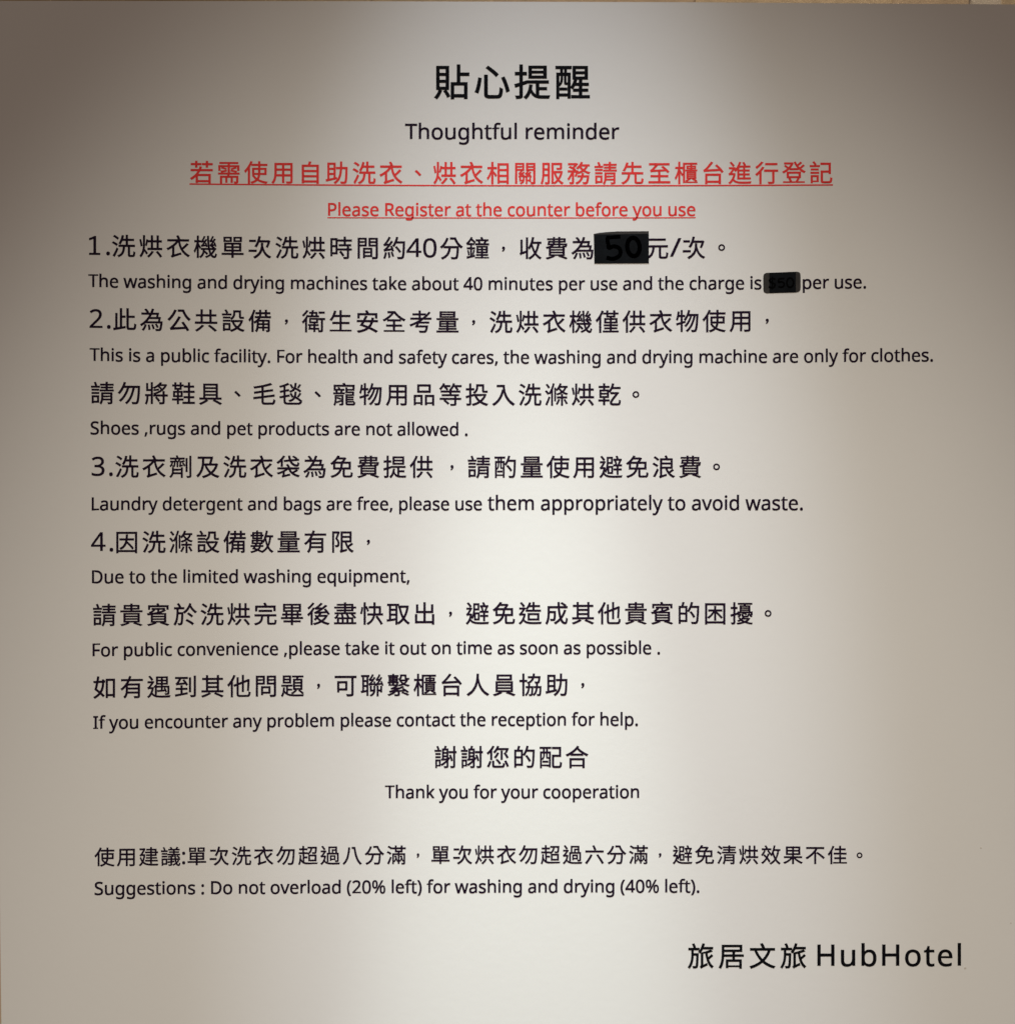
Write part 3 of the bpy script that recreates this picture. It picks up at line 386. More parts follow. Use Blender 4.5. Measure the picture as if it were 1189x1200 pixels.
    [21332,1000,4,18,738,419,196465,-1,-36,-1,-35,-3,-34,-97,0,0,-60,92,0,-14,-123,-34,-98,-83,-65,15,-10,20,-22,9,-15,95,76,41,115,17,142,89,0,-6,-181,-7,-66,-13,-16,-6,-9,-7,-2,-11,0,
     -12,0,-27,0,-31,4,10,-18,6,-26,1,-19,32,-1,32,0,18,2,23,2,14,7,14,17,20,27,7,81,8,228,0,9,0,21,0,0,-148,0,2,34,2,35,1,36,18,602,841,196465,-2,-39,-4,-37,-7,-34,-193,0,0,-63,176,0,
     -31,-86,-61,-64,-123,-42,14,-12,18,-25,7,-16,142,53,71,81,35,111,190,0,-9,-99,-11,-42,-14,-14,-7,-8,-9,-1,-15,0,-15,0,-40,0,-41,5,10,-18,8,-27,1,-20,43,-2,41,0,21,2,27,1,16,6,17,
     17,24,24,12,61,13,148,2,10,1,20,0,0,-249,0,6,34,4,37,3,39,18,409,418,196465,-1,-36,-1,-35,-2,-33,-102,0,0,-60,96,0,-13,-123,-32,-100,-79,-66,15,-11,19,-21,9,-15,90,78,39,116,17,
     142,81,0,-6,-182,-8,-66,-14,-17,-6,-9,-6,-2,-11,0,-12,0,-22,1,-28,2,9,-16,6,-26,1,-18,29,-1,28,0,17,2,22,2,14,6,14,17,20,28,8,80,8,230,1,9,0,20,0,0,-139,0,2,34,2,34,1,36,11,164,
     840,0,0,-264,-124,0,0,-70,124,0,0,-585,72,0,0,585,118,0,0,70,-118,0,0,264],
    [21450,1000,3,19,90,793,294840,0,-73,176,0,0,-91,0,-178,-16,-251,-215,-199,17,-14,28,-30,10,-19,164,153,59,181,20,163,38,0,45,-128,66,-109,87,-87,-89,-62,-104,-43,-109,-25,15,-16,
     19,-32,9,-21,116,31,109,47,94,68,79,-62,94,-46,110,-30,12,22,23,32,17,16,-104,25,-91,40,-77,55,101,91,78,123,43,162,-53,24,-15,-4,-206,0,22,81,27,114,19,92,4,344,720,10,270,0,-17,
     -73,-20,-79,-19,-62,-218,0,3,43,1,41,0,39,2,814,435,3,-39,-113,-64,-91,-81,-72,-83,75,-62,93,-42,108],
    [21462,1000,5,16,602,625,49662,-72,-14,33,-165,47,-145,69,-119,-59,-83,-72,-62,-79,-41,17,-15,21,-28,11,-19,77,45,70,59,59,75,55,-75,66,-62,80,-45,12,19,23,29,17,14,-83,43,-68,64,
     -56,80,81,128,57,168,25,216,-48,13,-13,-3,-361,0,0,-73,339,0,-24,-148,-43,-126,-58,-102,-57,107,-40,126,-26,139,11,27,123,2,14,-74,95,14,130,20,127,21,0,-182,73,0,0,785,70,0,0,71,
     -488,0,0,-71,77,0,0,-571,3,197,707,0,196,0,0,-133,-196,0,3,197,506,0,196,0,0,-140,-196,0,3,197,298,0,196,0,0,-124,-196,-28],
    [21487,1000,3,11,56,769,248,0,-75,691,0,0,-665,0,-21,-7,-6,-22,-2,-24,0,-82,-1,-80,4,12,-22,14,-37,5,-22,99,0,70,0,40,13,39,13,14,26,0,54,0,666,123,0,0,75,3,231,475,0,263,0,0,-230,
     -263,0,5,158,547,0,0,-454,73,0,0,80,337,0,0,374],
    [21488,1000,3,7,179,342,0,0,-421,76,0,0,54,486,0,0,-52,80,0,0,419,3,255,48,0,0,222,486,0,0,-222,12,126,426,3755,39,15,59,2,576,31,25,-31,21,-29,15,-26,64,46,-52,84,-117,123,-98,86,
     -59,-40,48,-43,52,-53,46,-51,-514,-24,89,82,90,103,80,110,-75,33,-79,-124,-117,-127,-36,-34,-34,-33,-25,-21,-23,-5,9,-20,12,-38,4,-16],
    [21512,1000,4,10,517,843,455,-102,-155,-185,-134,-190,-75,21,-17,21,-29,12,-20,52,23,52,27,50,31,0,-50,505,0,0,67,52,-33,54,-29,57,-27,11,24,23,27,19,17,-159,67,-142,83,-117,124,32,
     45,2,277,513,3,85,56,79,67,65,74,76,-80,80,-63,87,-54,7,196,324,0,0,-402,76,0,0,56,466,0,0,-52,79,0,0,398,3,272,48,0,0,208,466,0,0,-208],
    [21697,1000,6,3,302,726,0,399,0,0,-190,-399,0,3,229,797,0,0,-333,549,0,0,333,7,83,357,0,0,-437,72,0,0,54,209,0,0,-45,75,0,0,428,3,155,47,0,0,239,209,0,0,-239,7,549,357,0,0,-437,72,
     0,0,54,228,0,0,-48,76,0,0,431,3,621,47,0,0,239,228,0,0,-239],
    [21729,1000,7,3,265,740,0,475,0,0,-103,-475,0,3,190,801,0,0,-226,629,0,0,226,3,221,339,0,560,0,0,-71,-560,0,3,221,215,0,560,0,0,-72,-560,0,3,221,462,0,560,0,0,-70,-560,0,3,582,36,5,
     105,-31,136,-52,75,-35,64,54,-78,33,-134,50,-104,30,8,147,518,28,0,-431,187,0,-64,-41,-128,-46,-103,-26,17,-14,25,-25,13,-16,104,26,129,49,80,49,-67,44,518,0,0,431],
    [21839,1000,8,5,308,355,0,0,-354,70,0,0,60,306,0,0,294,3,378,291,0,235,0,0,-166,-235,0,3,383,597,0,0,-92,-217,0,0,92,3,383,652,0,-217,0,0,85,217,0,3,838,597,0,0,-93,-223,0,0,93,3,
     838,652,0,-223,0,0,85,223,0,10,878,797,496,-334,0,0,-353,294,0,0,-423,0,-18,-6,-6,-19,-1,-19,0,-65,-1,-67,2,11,-20,13,-36,3,-21,88,0,58,1,34,13,33,13,12,24,0,50,0,776,5,92,797,0,0,
     -878,74,0,0,526,287,0,0,352],
    [21934,1000,9,3,200,750,0,191,0,0,-94,-191,0,3,132,801,0,0,-195,330,0,0,195,3,610,750,0,195,0,0,-94,-195,0,3,543,801,0,0,-195,333,0,0,195,3,232,352,0,226,0,0,-87,-226,0,3,536,352,0,
     240,0,0,-87,-240,0,3,232,495,0,226,0,0,-86,-226,0,3,536,495,0,240,0,0,-86,-240,0,15,58,128,0,0,-67,400,0,0,-141,78,0,0,141,409,0,0,67,-409,0,0,76,316,0,0,351,-694,0,0,-351,300,0,0,
     -76],
    [22240,1000,3,15,473,688,17137,-2,-57,-2,-55,-6,-51,-251,0,0,-69,242,0,-24,-147,-60,-116,-157,-68,16,-12,22,-28,9,-19,133,62,70,93,38,117,90,-86,95,-106,48,-70,54,45,-55,78,-112,
     119,-103,87,10,51,260,0,0,69,-252,0,5,52,3,54,2,57,7,82,799,0,0,-878,71,0,0,49,694,0,0,-49,73,0,0,878,3,153,34,0,0,697,694,0,0,-697],
    [22256,1000,3,17,464,678,5232,0,-144,-246,0,0,-68,205,0,-60,-100,-95,-100,-85,-51,16,-14,21,-24,11,-16,81,56,89,99,63,103,0,-336,70,0,0,312,82,-79,91,-94,48,-59,47,51,-54,64,-108,
     106,-92,82,241,0,0,68,-255,0,0,144,7,84,793,0,0,-875,75,0,0,47,682,0,0,-47,77,0,0,875,3,159,35,0,0,688,682,0,0,-688],
    [22914,1000,4,7,541,732,0,0,-787,71,0,0,76,217,0,0,-60,74,0,0,771,3,612,92,0,0,569,217,0,0,-569,22,33,641,2623228,8,-76,104,6,-21,-105,-24,-101,-22,-73,55,-41,62,-50,58,-51,-51,-62,
     -71,-59,-97,-52,18,-13,25,-26,11,-17,97,53,72,61,53,64,46,-43,41,-41,28,-34,55,59,-31,34,-44,42,-50,44,94,146,11,156,0,125,0,4,42,3,1,69,-43,-2,0,46,-73,0,0,-50,-151,-7,11,62,9,62,
     7,57,-78,5,-6,-58,-9,-66,-12,-66,4,163,315,13,20,74,21,93,18,94,165,10,0,-109,-10,-137,-81,-130,-44,36,-46,36,-43,33],
    [23433,1000,3,11,418,826,1025,17,-31,19,-38,14,-32,-375,0,0,-203,75,0,0,132,661,0,0,-132,79,0,0,203,-347,0,-15,35,-26,49,-22,37,3,643,365,7,-25,-77,-35,-62,-48,-50,-75,30,-76,28,
     -72,23,21,32,23,37,22,39,22,192,223,2271455,89,-28,97,-35,94,-39,-94,-67,-130,-39,-173,-23,16,-19,25,-36,7,-19,189,32,141,50,102,85,124,-55,113,-58,73,-51,57,65,-77,50,-110,56,
     -121,51,51,59,39,73,28,90,203,0,0,72,-184,0,7,29,6,30,5,32,-89,8,-5,-35,-5,-33,-7,-31,-245,0,29,54,27,55,20,51,-85,16,-21,-55,-29,-61,-32,-60,-258,0,0,-72,217,0,-31,-53,-33,-50,
     -30,-39],
    [23436,1000,3,3,227,546,0,0,-69,544,0,0,69,17,56,360,16284,0,-70,269,0,-12,-178,-41,-87,-228,-44,14,-15,20,-28,6,-19,250,53,53,109,15,209,176,0,0,-251,0,-80,23,-23,93,0,19,0,114,0,
     20,0,80,0,21,35,9,137,-20,6,-32,12,-17,12,-3,-115,-6,-18,-38,0,-26,0,-94,0,-20,0,-41,0,-7,5,0,29,0,251,290,0,0,70,11,421,827,1025,18,-31,19,-38,13,-33,-389,0,0,-222,75,0,0,150,681,
     0,0,-150,78,0,0,222,-356,0,-14,37,-26,50,-24,37],
    [23541,1000,7,3,192,215,5,54,-15,69,-24,38,-16,21,44,-37,16,-69,21,-53,13,29,562,361,30,0,-342,0,-76,28,-18,91,0,20,0,140,0,20,0,72,0,20,23,8,84,-14,4,-18,5,-14,7,0,45,-283,0,0,48,
     251,0,0,45,-251,0,0,47,256,0,0,46,-256,0,0,48,278,0,0,163,-278,0,0,54,289,0,0,52,-289,0,0,64,-70,0,0,-220,277,0,0,-63,-277,0,11,438,833,1025,12,-18,14,-23,9,-21,-400,0,0,-148,68,0,
     0,84,718,0,0,-84,71,0,0,148,-370,0,-11,24,-17,30,-18,23,4,202,544,10,169,0,-8,-28,-14,-37,-12,-29,-103,0,-4,26,-14,38,-14,30,17,238,660,65569,12,-18,12,-23,9,-20,-196,0,0,-55,97,0,
     -33,-6,12,-28,10,-33,6,-27,-113,0,0,-57,470,0,0,57,-123,0,38,84,-39,10,108,0,0,55,-166,0,-10,23,-16,28,-16,21,4,899,48,7,-4,-54,-7,-10,-33,0,-29,0,-117,0,-22,0,-47,0,-8,6,0,29,0,
     29,18,170,72,145658,24,-54,60,21,72,26,72,27,0,-102,0,-10,-3,-3,-12,-1,-10,0,-36,0,-39,1,8,-16,9,-23,4,-16,55,-1,38,1,24,9,24,9,7,17,0,34,0,353,-353,0,0,-165,0,-70,-5,-91,-45,-69,
     14,-8,25,-19,11,-12,51,77,10,110,0,82,0,115,223,0,0,-157,-85,-26,-82,-25,-61,-14],
    [23559,1000,6,3,448,201,5,50,-50,56,-70,23,-46,62,39,-25,46,-58,67,-50,48,4,379,541,10,12,-56,61,9,71,10,72,10,-4,53,-81,-10,-74,-10,-57,-6,15,755,468,992,0,-141,-381,0,0,-68,381,0,
     0,-240,0,-14,-4,-3,-16,-1,-16,-1,-54,0,-60,2,11,-21,10,-31,3,-20,80,0,49,1,30,12,31,12,8,22,0,41,0,241,130,0,0,68,-130,0,0,141,3,602,701,6,230,0,-26,-49,-36,-44,-42,-39,-30,42,-50,
     49,-47,40,11,648,841,1151,-58,-81,-112,-84,-120,-49,15,-12,22,-21,11,-14,51,24,50,28,46,33,49,-41,49,-53,30,-42,-89,-67,-108,-47,-107,-25,13,-14,17,-25,8,-17,212,58,210,126,88,218,
     -46,23,-13,-4,-203,0,21,21,19,21,17,22,19,83,801,896,0,-316,189,0,0,-147,-232,0,0,-67,55,0,0,-21,0,-78,-8,-126,-55,-91,17,-8,27,-16,13,-13,62,101,11,142,0,86,0,24,110,0,0,-351,70,
     0,0,919,-70,0,0,-288,-122,0,0,250],
    [23621,1000,4,3,220,719,0,587,0,0,-111,-587,0,4,220,542,0,319,0,0,-112,-320,0,1,65,22,296,244,917504,0,-324,72,0,0,35,422,0,0,-33,75,0,0,322,-251,0,0,118,325,0,0,68,-325,0,0,112,
     268,0,0,244,-737,0,0,-291,0,-160,-10,-221,-102,-156,19,-8,33,-19,14,-12,80,123,29,171,8,149,323,0,0,-118,3,368,22,0,0,155,422,0,0,-155],
    [24314,1000,4,39,394,755,0,0,-60,187,0,0,-75,-251,0,0,-59,251,0,0,-78,-194,0,0,-61,194,0,0,-77,-202,0,0,-57,202,0,0,-79,-244,0,0,-60,244,0,0,-100,71,0,0,100,285,0,0,60,-285,0,0,79,
     247,0,0,57,-247,0,0,77,224,0,0,139,69,0,0,59,-69,0,0,135,-224,0,0,85,-71,0,0,-85,3,652,561,0,157,0,0,-78,-157,0,3,652,620,0,0,75,157,0,0,-75,27,97,393,117734381,0,11,23,13,15,8,
     123,0,-12,-89,-20,-77,-26,-66,-27,40,-22,50,-17,60,-56,-21,24,-81,30,-64,37,-51,-35,-66,-45,-52,-52,-38,16,-10,28,-26,11,-14,48,37,43,50,35,63,105,-100,146,-25,184,0,280,0,4,20,14,
     33,11,16,-51,-1,-217,0,-40,0,-169,0,-138,22,-98,97,41,93,29,117,15,141,-42,10,-14,-1,-86,0,50,75,51,94,45,97,-48,31,-24,-11,-202,0,0,-67,173,0,-40,-89,-50,-82,-18,-25,-20,-32,-25,
     -25,-18,-4,10,-15,15,-31,6,-15],
    [24460,1000,4,3,244,840,7,-41,-71,-83,-85,-74,-54,13,-13,20,-27,9,-15,81,62,88,93,55,84,40,343,379,1093784895479,20,7,26,4,144,10,-26,-45,-32,-42,-35,-39,-12,17,-11,17,-10,18,-61,
     -21,14,-27,16,-25,18,-24,-28,-25,-29,-22,-29,-19,15,-13,26,-28,10,-15,27,19,27,22,26,25,33,-38,37,-33,41,-31,-81,-42,-92,-30,-92,-17,13,-16,17,-30,7,-19,103,23,101,36,90,52,83,-49,
     97,-37,105,-23,9,19,20,30,16,16,-96,18,-90,29,-78,41,82,60,67,77,42,96,-47,24,-14,-4,-244,0,17,26,16,27,14,28,223,13,22,-30,18,-29,13,-24,62,37,-34,58,-72,93,-59,65,-59,-29,22,-25,
     23,-29,23,-29,-314,-18,122,65,125,84,118,97,-69,39,-41,-37,-47,-37,-45,-34,-178,-5,65,46,66,59,59,61,-73,34,-61,-76,-89,-71,-27,-19,-26,-19,-21,-14,-19,-3,9,-19,12,-36,3,-17,16,7,
     26,4,149,7,-55,-37,-47,-28,-23,-12,-47,-27,-36,-18,-27,-3,7,-20,11,-36,3,-15,4,484,219,12,38,44,249,0,-38,-60,-54,-51,-63,-42,-50,31,-44,37,-38,41,7,268,636,71,-55,-106,-90,-104,
     -87,-69,14,-15,23,-36,7,-15,32,27,32,32,31,35,0,-468,72,0,0,557,33,45,31,47,25,47],
    [24515,1000,4,9,295,561,254,0,-496,0,-99,32,-28,108,0,23,0,154,0,25,0,113,0,23,56,11,190,-21,6,-32,14,-19,14,-7,-173,-9,-36,-62,0,-35,0,-131,0,-27,0,-57,0,-11,9,0,47,0,496,3,135,
     486,5,-15,-119,-33,-157,-43,-102,76,-32,41,108,31,169,15,119,3,761,485,5,56,-118,55,-159,20,-103,74,30,-21,103,-56,154,-58,120,3,342,756,5,95,-67,118,-99,56,-63,54,57,-58,63,-120,
     94,-94,64],
    [24555,1000,6,3,170,840,0,0,-919,75,0,0,919,3,80,647,5,-7,-81,-18,-110,-27,-66,59,-21,27,73,18,116,5,81,3,247,656,5,30,-60,32,-79,12,-48,56,28,-12,47,-34,77,-31,58,3,672,253,5,75,
     -105,95,-142,44,-82,68,38,-48,82,-97,138,-74,102,4,805,381,2,-155,0,4,43,1,42,0,41,0,103,150,0,18,580,840,3616,0,-159,-196,0,0,-71,196,0,0,-103,0,-40,-1,-43,-4,-43,-245,0,0,-73,
     235,0,-26,-123,-66,-123,-176,-88,17,-14,26,-28,10,-16,189,104,73,145,27,143,326,0,0,73,-86,0,0,300,-224,0,0,159],
    [24744,1000,9,3,467,564,7,-27,-71,-47,-69,-53,-47,17,-10,28,-21,12,-12,53,51,53,80,33,80,3,744,537,5,49,-62,52,-86,22,-56,65,34,-24,55,-52,82,-52,62,9,262,215,254,0,-174,0,-81,31,
     -21,120,0,25,0,189,0,26,0,99,0,24,30,10,128,-20,4,-32,11,-17,13,-5,-103,-9,-14,-55,0,-42,0,-159,0,-31,0,-67,0,-12,5,0,30,0,172,3,414,260,5,55,-53,61,-76,26,-49,62,38,-27,49,-64,73,
     -55,50,3,768,202,5,46,-72,45,-96,15,-61,71,28,-16,62,-48,93,-46,72,3,150,210,5,-23,-66,-39,-92,-40,-58,70,-34,37,62,36,94,25,66,3,616,643,0,0,-371,72,0,0,371,11,468,839,1111,-33,
     -95,-59,-92,-68,-59,16,-11,28,-24,12,-12,37,36,37,47,32,52,377,0,-15,-37,-18,-36,-15,-26,64,-13,25,41,31,67,26,58,-52,13,-12,-2,-376,0,13,25,11,25,9,26,7,275,843,71,-57,-112,-90,
     -110,-93,-71,15,-14,25,-30,9,-14,32,27,33,33,32,35,0,-319,73,0,0,410,33,45,30,49,25,48],
    [25104,1000,2,36,544,839,38117375801,0,-57,2,-57,3,-55,-421,0,0,-281,0,-130,-9,-173,-83,-123,18,-9,32,-26,13,-15,92,132,15,202,0,141,0,7,183,0,-4,-172,-5,-64,-13,-15,-8,-9,-9,-2,
     -15,0,-17,0,-43,0,-46,5,12,-19,8,-30,1,-21,49,-3,46,0,26,2,27,3,17,7,16,19,21,27,5,85,5,225,0,10,1,22,0,0,-257,0,0,132,348,0,12,-162,24,-148,38,-115,-66,-76,-77,-62,-89,-47,16,-15,
     27,-31,12,-16,77,46,69,55,61,66,46,-103,60,-62,77,0,77,0,28,50,13,171,-20,7,-28,17,-17,17,-6,-133,-12,-52,-29,0,-51,0,-45,57,-37,98,74,96,59,114,43,131,-75,19,-32,-101,-43,-91,-54,
     -80,-26,97,-19,119,-11,134,321,0,0,73,-325,0,-3,55,-1,56,0,58,3,671,790,5,64,-33,77,-51,38,-36,47,52,-39,34,-79,49,-63,31],
    [25237,1000,4,23,183,840,15904,0,-202,-137,0,0,-70,137,0,0,-217,-56,-16,-51,-14,-42,-10,22,-73,127,38,0,-261,0,-14,-6,-4,-14,-1,-12,0,-44,-1,-47,2,10,-19,10,-31,3,-19,69,0,41,1,27,
     12,26,12,10,20,0,42,0,283,104,31,-10,69,-94,-27,0,197,125,0,0,70,-125,0,0,202,15,473,804,16270,0,-110,0,-72,-17,-82,-113,-62,14,-11,27,-29,9,-15,124,70,27,108,0,91,0,42,175,0,0,
     -160,0,-77,15,-28,70,0,14,0,55,0,16,0,20,0,22,1,13,4,-3,17,-2,29,-2,19,-13,-3,-22,-2,-15,0,-14,0,-50,0,-13,0,-16,0,-3,10,0,28,0,232,2,787,328,3,-36,-76,-55,-64,-65,-52,-65,53,-52,
     65,-36,74,13,376,398,2040,0,-70,42,0,-14,-5,40,-90,56,-77,69,-63,-82,-51,-94,-35,-97,-20,15,-17,17,-31,6,-21,105,26,102,41,88,59,80,-57,94,-43,108,-25,10,20,21,32,17,17,-101,20,
     -89,35,-76,49,86,72,69,95,41,121,-49,21,-14,-3],
    [25552,1000,5,3,478,617,0,334,0,0,-79,-334,0,3,478,750,0,334,0,0,-79,-334,0,3,409,807,0,0,-327,475,0,0,327,21,429,297,1573103,-16,-148,-45,-113,-89,-71,16,-10,29,-23,11,-12,53,47,
     40,61,28,76,65,-141,106,-28,146,0,175,0,3,20,10,31,10,17,-35,-1,-135,0,-25,0,-34,0,-32,1,-30,5,0,157,210,0,0,62,-210,0,0,118,259,0,0,63,-575,0,0,-63,245,0,0,-318,-57,25,-44,45,-29,
     84,8,34,6,36,5,38,23,164,839,15904,0,-201,-124,0,0,-70,124,0,0,-220,-51,-16,-47,-13,-37,-10,19,-74,116,38,0,-259,0,-14,-5,-4,-12,0,-12,-1,-39,0,-43,1,9,-20,10,-31,2,-18,63,-1,39,3,
     24,12,25,11,9,21,0,41,0,282,111,37,-10,68,-101,-31,0,198,111,0,0,70,-111,0,0,201],
    [25854,1000,8,29,763,345,310378501,49,-38,52,-55,24,-39,46,32,-11,19,-17,21,-21,22,62,0,0,142,-93,0,0,254,-203,0,20,49,263,0,0,57,-586,0,0,-57,248,0,-15,-49,-159,0,0,-254,-88,0,0,
     -142,66,0,0,90,166,0,-15,-14,45,-18,53,-30,26,-25,35,36,-18,17,-30,19,-32,15,248,0,0,-83,-22,22,-24,21,-24,18,3,487,578,0,300,0,0,-44,-300,0,3,487,620,0,0,42,300,0,0,-42,3,487,493,
     0,300,0,0,-44,-300,0,4,425,364,11,-6,-19,-8,-19,-11,-19,-15,-25,-21,-23,-25,-15,45,-37,49,32,27,55,16,52,29,435,191,477962238,-57,-20,13,-18,15,-17,16,-16,-28,-16,-31,-16,-35,-14,
     14,-9,19,-21,10,-15,35,16,32,17,29,19,27,-20,28,-19,32,-16,-71,-23,-87,-17,-102,-12,13,-15,16,-23,7,-16,120,15,100,24,80,32,85,-33,97,-23,103,-13,8,17,16,26,14,14,-89,9,-84,15,-75,
     24,66,37,47,46,29,55,-45,22,-13,-3,-199,0,13,14,11,14,10,14,97,0,51,0,17,16,5,61,-16,4,-23,6,-12,8,-3,-42,-5,-6,-23,0,-19,0,-76,0,-14,0,-31,0,-5,2,0,19,0,65,-62,0,0,-65,0,-41,11,
     -18,35,-6,-20,-26,-27,-26,-34,-25,-13,12,-12,13,-10,14,23,159,839,15872,0,-201,-107,0,0,-70,107,0,0,-211,-121,-36,19,-72,102,32,0,-276,0,-13,-4,-3,-11,0,-11,0,-32,-1,-37,2,10,-20,
     9,-32,3,-18,54,0,35,2,23,12,22,11,9,21,0,39,0,299,97,32,-10,69,-87,-27,0,190,88,0,0,70,-88,0,0,201,4,516,115,12,26,21,206,0,-27,-31,-40,-27,-53,-24,-42,18,-37,20,-33,23],
    [25910,1000,3,3,588,574,6,217,0,-21,-127,-33,-109,-48,-90,-52,92,-40,106,-28,113,15,577,840,18431,-29,-174,-53,-164,-86,-101,17,-15,27,-33,10,-15,30,37,26,43,24,48,31,-105,39,-97,
     49,-84,-58,-84,-77,-66,-101,-49,16,-16,24,-31,9,-15,95,51,75,65,59,80,58,-81,68,-65,82,-45,11,19,24,28,17,14,-86,42,-72,68,-59,83,64,107,42,131,28,158,75,0,0,71,-345,0,17,58,15,62,
     11,63,12,92,100,3073,19,16,30,14,183,67,0,-278,74,0,0,906,-74,0,0,-555,-154,-51,0,510,-74,0,0,-492,0,-40,-20,-19,-15,-9,12,-17,14,-33,5,-19],
    [25928,1000,6,3,169,600,7,-32,-77,-50,-82,-52,-57,15,-10,27,-24,11,-11,52,60,57,95,37,87,3,334,573,5,45,-54,47,-74,19,-49,60,35,-20,48,-49,72,-46,52,8,201,816,129,29,-37,29,-50,14,
     -35,-215,0,0,-68,455,0,0,68,-227,0,55,25,-14,34,-32,51,-32,37,11,138,360,1759,40,-39,42,-45,39,-46,-56,-97,-74,-78,-91,-56,16,-12,27,-28,10,-14,85,58,72,76,58,94,43,-55,37,-53,22,
     -42,60,47,-27,48,-46,61,-51,61,28,56,24,62,19,66,-71,13,-13,-50,-17,-46,-20,-44,-33,36,-35,36,-32,31,3,657,588,6,167,0,-20,-134,-30,-114,-48,-94,-41,82,-31,92,-21,98,15,645,841,
     18431,-29,-178,-50,-171,-82,-109,16,-13,25,-29,10,-15,20,28,18,31,17,34,25,-89,31,-82,38,-72,-59,-87,-79,-67,-106,-49,16,-13,26,-29,10,-14,96,50,76,63,59,79,52,-79,63,-65,76,-44,
     12,19,24,27,17,14,-81,42,-66,67,-54,84,65,110,40,136,26,168,57,0,0,70,-277,0,15,55,12,58,11,59],
    [25976,1000,10,3,678,575,6,138,0,-13,-119,-21,-102,-35,-86,-34,88,-23,100,-16,107,46,44,229,35184373432060,0,-55,129,0,-20,-33,-21,-30,-19,-25,46,-12,49,-17,49,-18,-53,-26,-71,-23,
     -96,-19,12,-12,15,-24,6,-14,116,24,82,31,58,34,50,-21,45,-23,33,-19,24,22,13,-14,16,-24,6,-12,100,52,74,67,56,84,45,-84,58,-68,74,-46,10,19,23,27,16,13,-80,43,-61,72,-46,91,52,104,
     31,127,19,155,77,0,0,67,-263,0,17,60,15,63,12,63,-65,12,-29,-162,-47,-164,-66,-109,0,52,-197,0,0,43,176,0,0,114,57,0,0,57,-57,0,0,104,-176,0,0,65,-60,0,0,-65,-166,0,0,-104,-68,0,0,
     -57,68,0,0,-114,166,0,0,-43,-189,0,0,-164,149,0,-10,-21,-11,-21,-12,-22,18,401,270,7112,0,-34,0,-7,-126,0,11,21,11,22,10,21,228,0,0,93,15,-12,21,-19,9,-10,20,33,18,38,17,42,19,-98,
     24,-90,33,-78,-49,-86,-68,-67,-93,-49,2,2,-32,18,-43,20,-46,20,46,40,20,43,8,41,107,0,0,55,-101,0,0,6,0,35,3,172,723,0,106,0,0,-55,-106,0,3,278,553,0,-106,0,0,64,106,0,3,338,723,0,
     115,0,0,-55,-115,0,3,338,553,0,0,64,115,0,0,-64,3,154,409,0,124,0,0,-67,-124,0,3,338,409,0,130,0,0,-67,-130,0,4,206,114,12,37,60,150,0,-10,-32,-21,-34,-44,-32,-37,14,-38,13,-37,11],
    [25991,1000,3,3,423,823,5,30,-49,32,-67,12,-41,83,27,-14,41,-35,65,-30,48,12,50,664,1020,0,-74,156,0,59,-152,79,-131,103,-107,-110,-92,-135,-68,-166,-47,15,-18,24,-35,8,-18,167,54,
     139,72,113,98,113,-100,136,-74,164,-45,13,21,22,32,17,16,-160,40,-136,71,-111,94,101,103,77,128,58,158,158,0,0,74,3,504,253,5,-94,95,-74,114,-52,128,427,0,-50,-135,-69,-111,-88,
     -91],
    [26044,1000,5,3,587,405,5,60,-42,76,-59,38,-39,51,57,-39,37,-77,56,-60,39,3,526,120,5,94,-49,121,-75,58,-54,51,66,-61,51,-123,72,-92,46,18,50,675,16348,0,-70,101,0,-4,-273,-8,-224,
     -108,-130,19,-12,25,-24,12,-18,89,109,30,164,12,200,129,0,-11,-260,-11,-96,-19,-24,-8,-10,-8,-3,-13,1,-14,0,-29,0,-34,3,10,-18,8,-30,1,-21,36,-2,35,0,21,3,25,3,17,7,15,22,29,36,11,
     108,11,317,1,9,0,24,0,0,-199,0,3,139,233,0,0,70,3,170,818,5,33,-44,36,-59,13,-40,70,30,-15,38,-37,58,-34,43,7,674,845,63,-44,-154,-90,-131,-117,-74,19,-14,22,-25,12,-20,93,64,72,
     93,53,110,57,-105,83,-100,83,-54,13,19,24,27,18,15,-94,52,-100,114,-52,108,18,54],
    [26053,1000,4,3,188,819,5,22,-44,23,-57,10,-38,67,25,-10,37,-24,56,-23,43,7,565,841,71,-29,-119,-54,-115,-71,-73,17,-10,30,-23,13,-12,36,40,32,51,29,57,378,0,0,69,-348,0,16,39,13,
     40,11,42,17,866,609,122429,-81,-40,-147,-42,-128,-27,0,-433,0,-47,-20,-24,-15,-13,12,-12,20,-28,7,-17,17,17,28,14,184,86,-5,15,-5,32,-1,20,-150,-67,0,411,91,21,35,-238,67,-201,133,
     -100,12,19,23,28,18,14,-78,53,-55,93,-38,115,50,37,60,48,46,46,-54,46,-30,-35,-48,-43,-43,-35,-15,53,-11,58,-9,59,70,19,67,22,54,23,19,51,674,32696,0,-71,108,0,0,-152,0,-147,-13,
     -183,-116,-155,18,-12,25,-18,13,-13,113,151,25,174,3,156,115,0,-7,-275,-9,-97,-17,-23,-7,-11,-7,-2,-13,0,-15,0,-31,0,-36,3,11,-18,7,-29,1,-19,36,-2,35,0,22,2,25,3,17,8,16,21,24,34,
     8,110,8,331,1,10,0,24,0,0,-183,0,0,129,213,0,0,71],
    [26178,1000,5,3,445,209,5,48,-53,55,-76,24,-47,66,40,-26,47,-57,73,-48,51,31,631,841,253952,0,-121,-251,0,0,-67,251,0,0,-130,-207,0,0,-67,339,0,0,-110,-379,0,0,-67,379,0,0,-269,0,
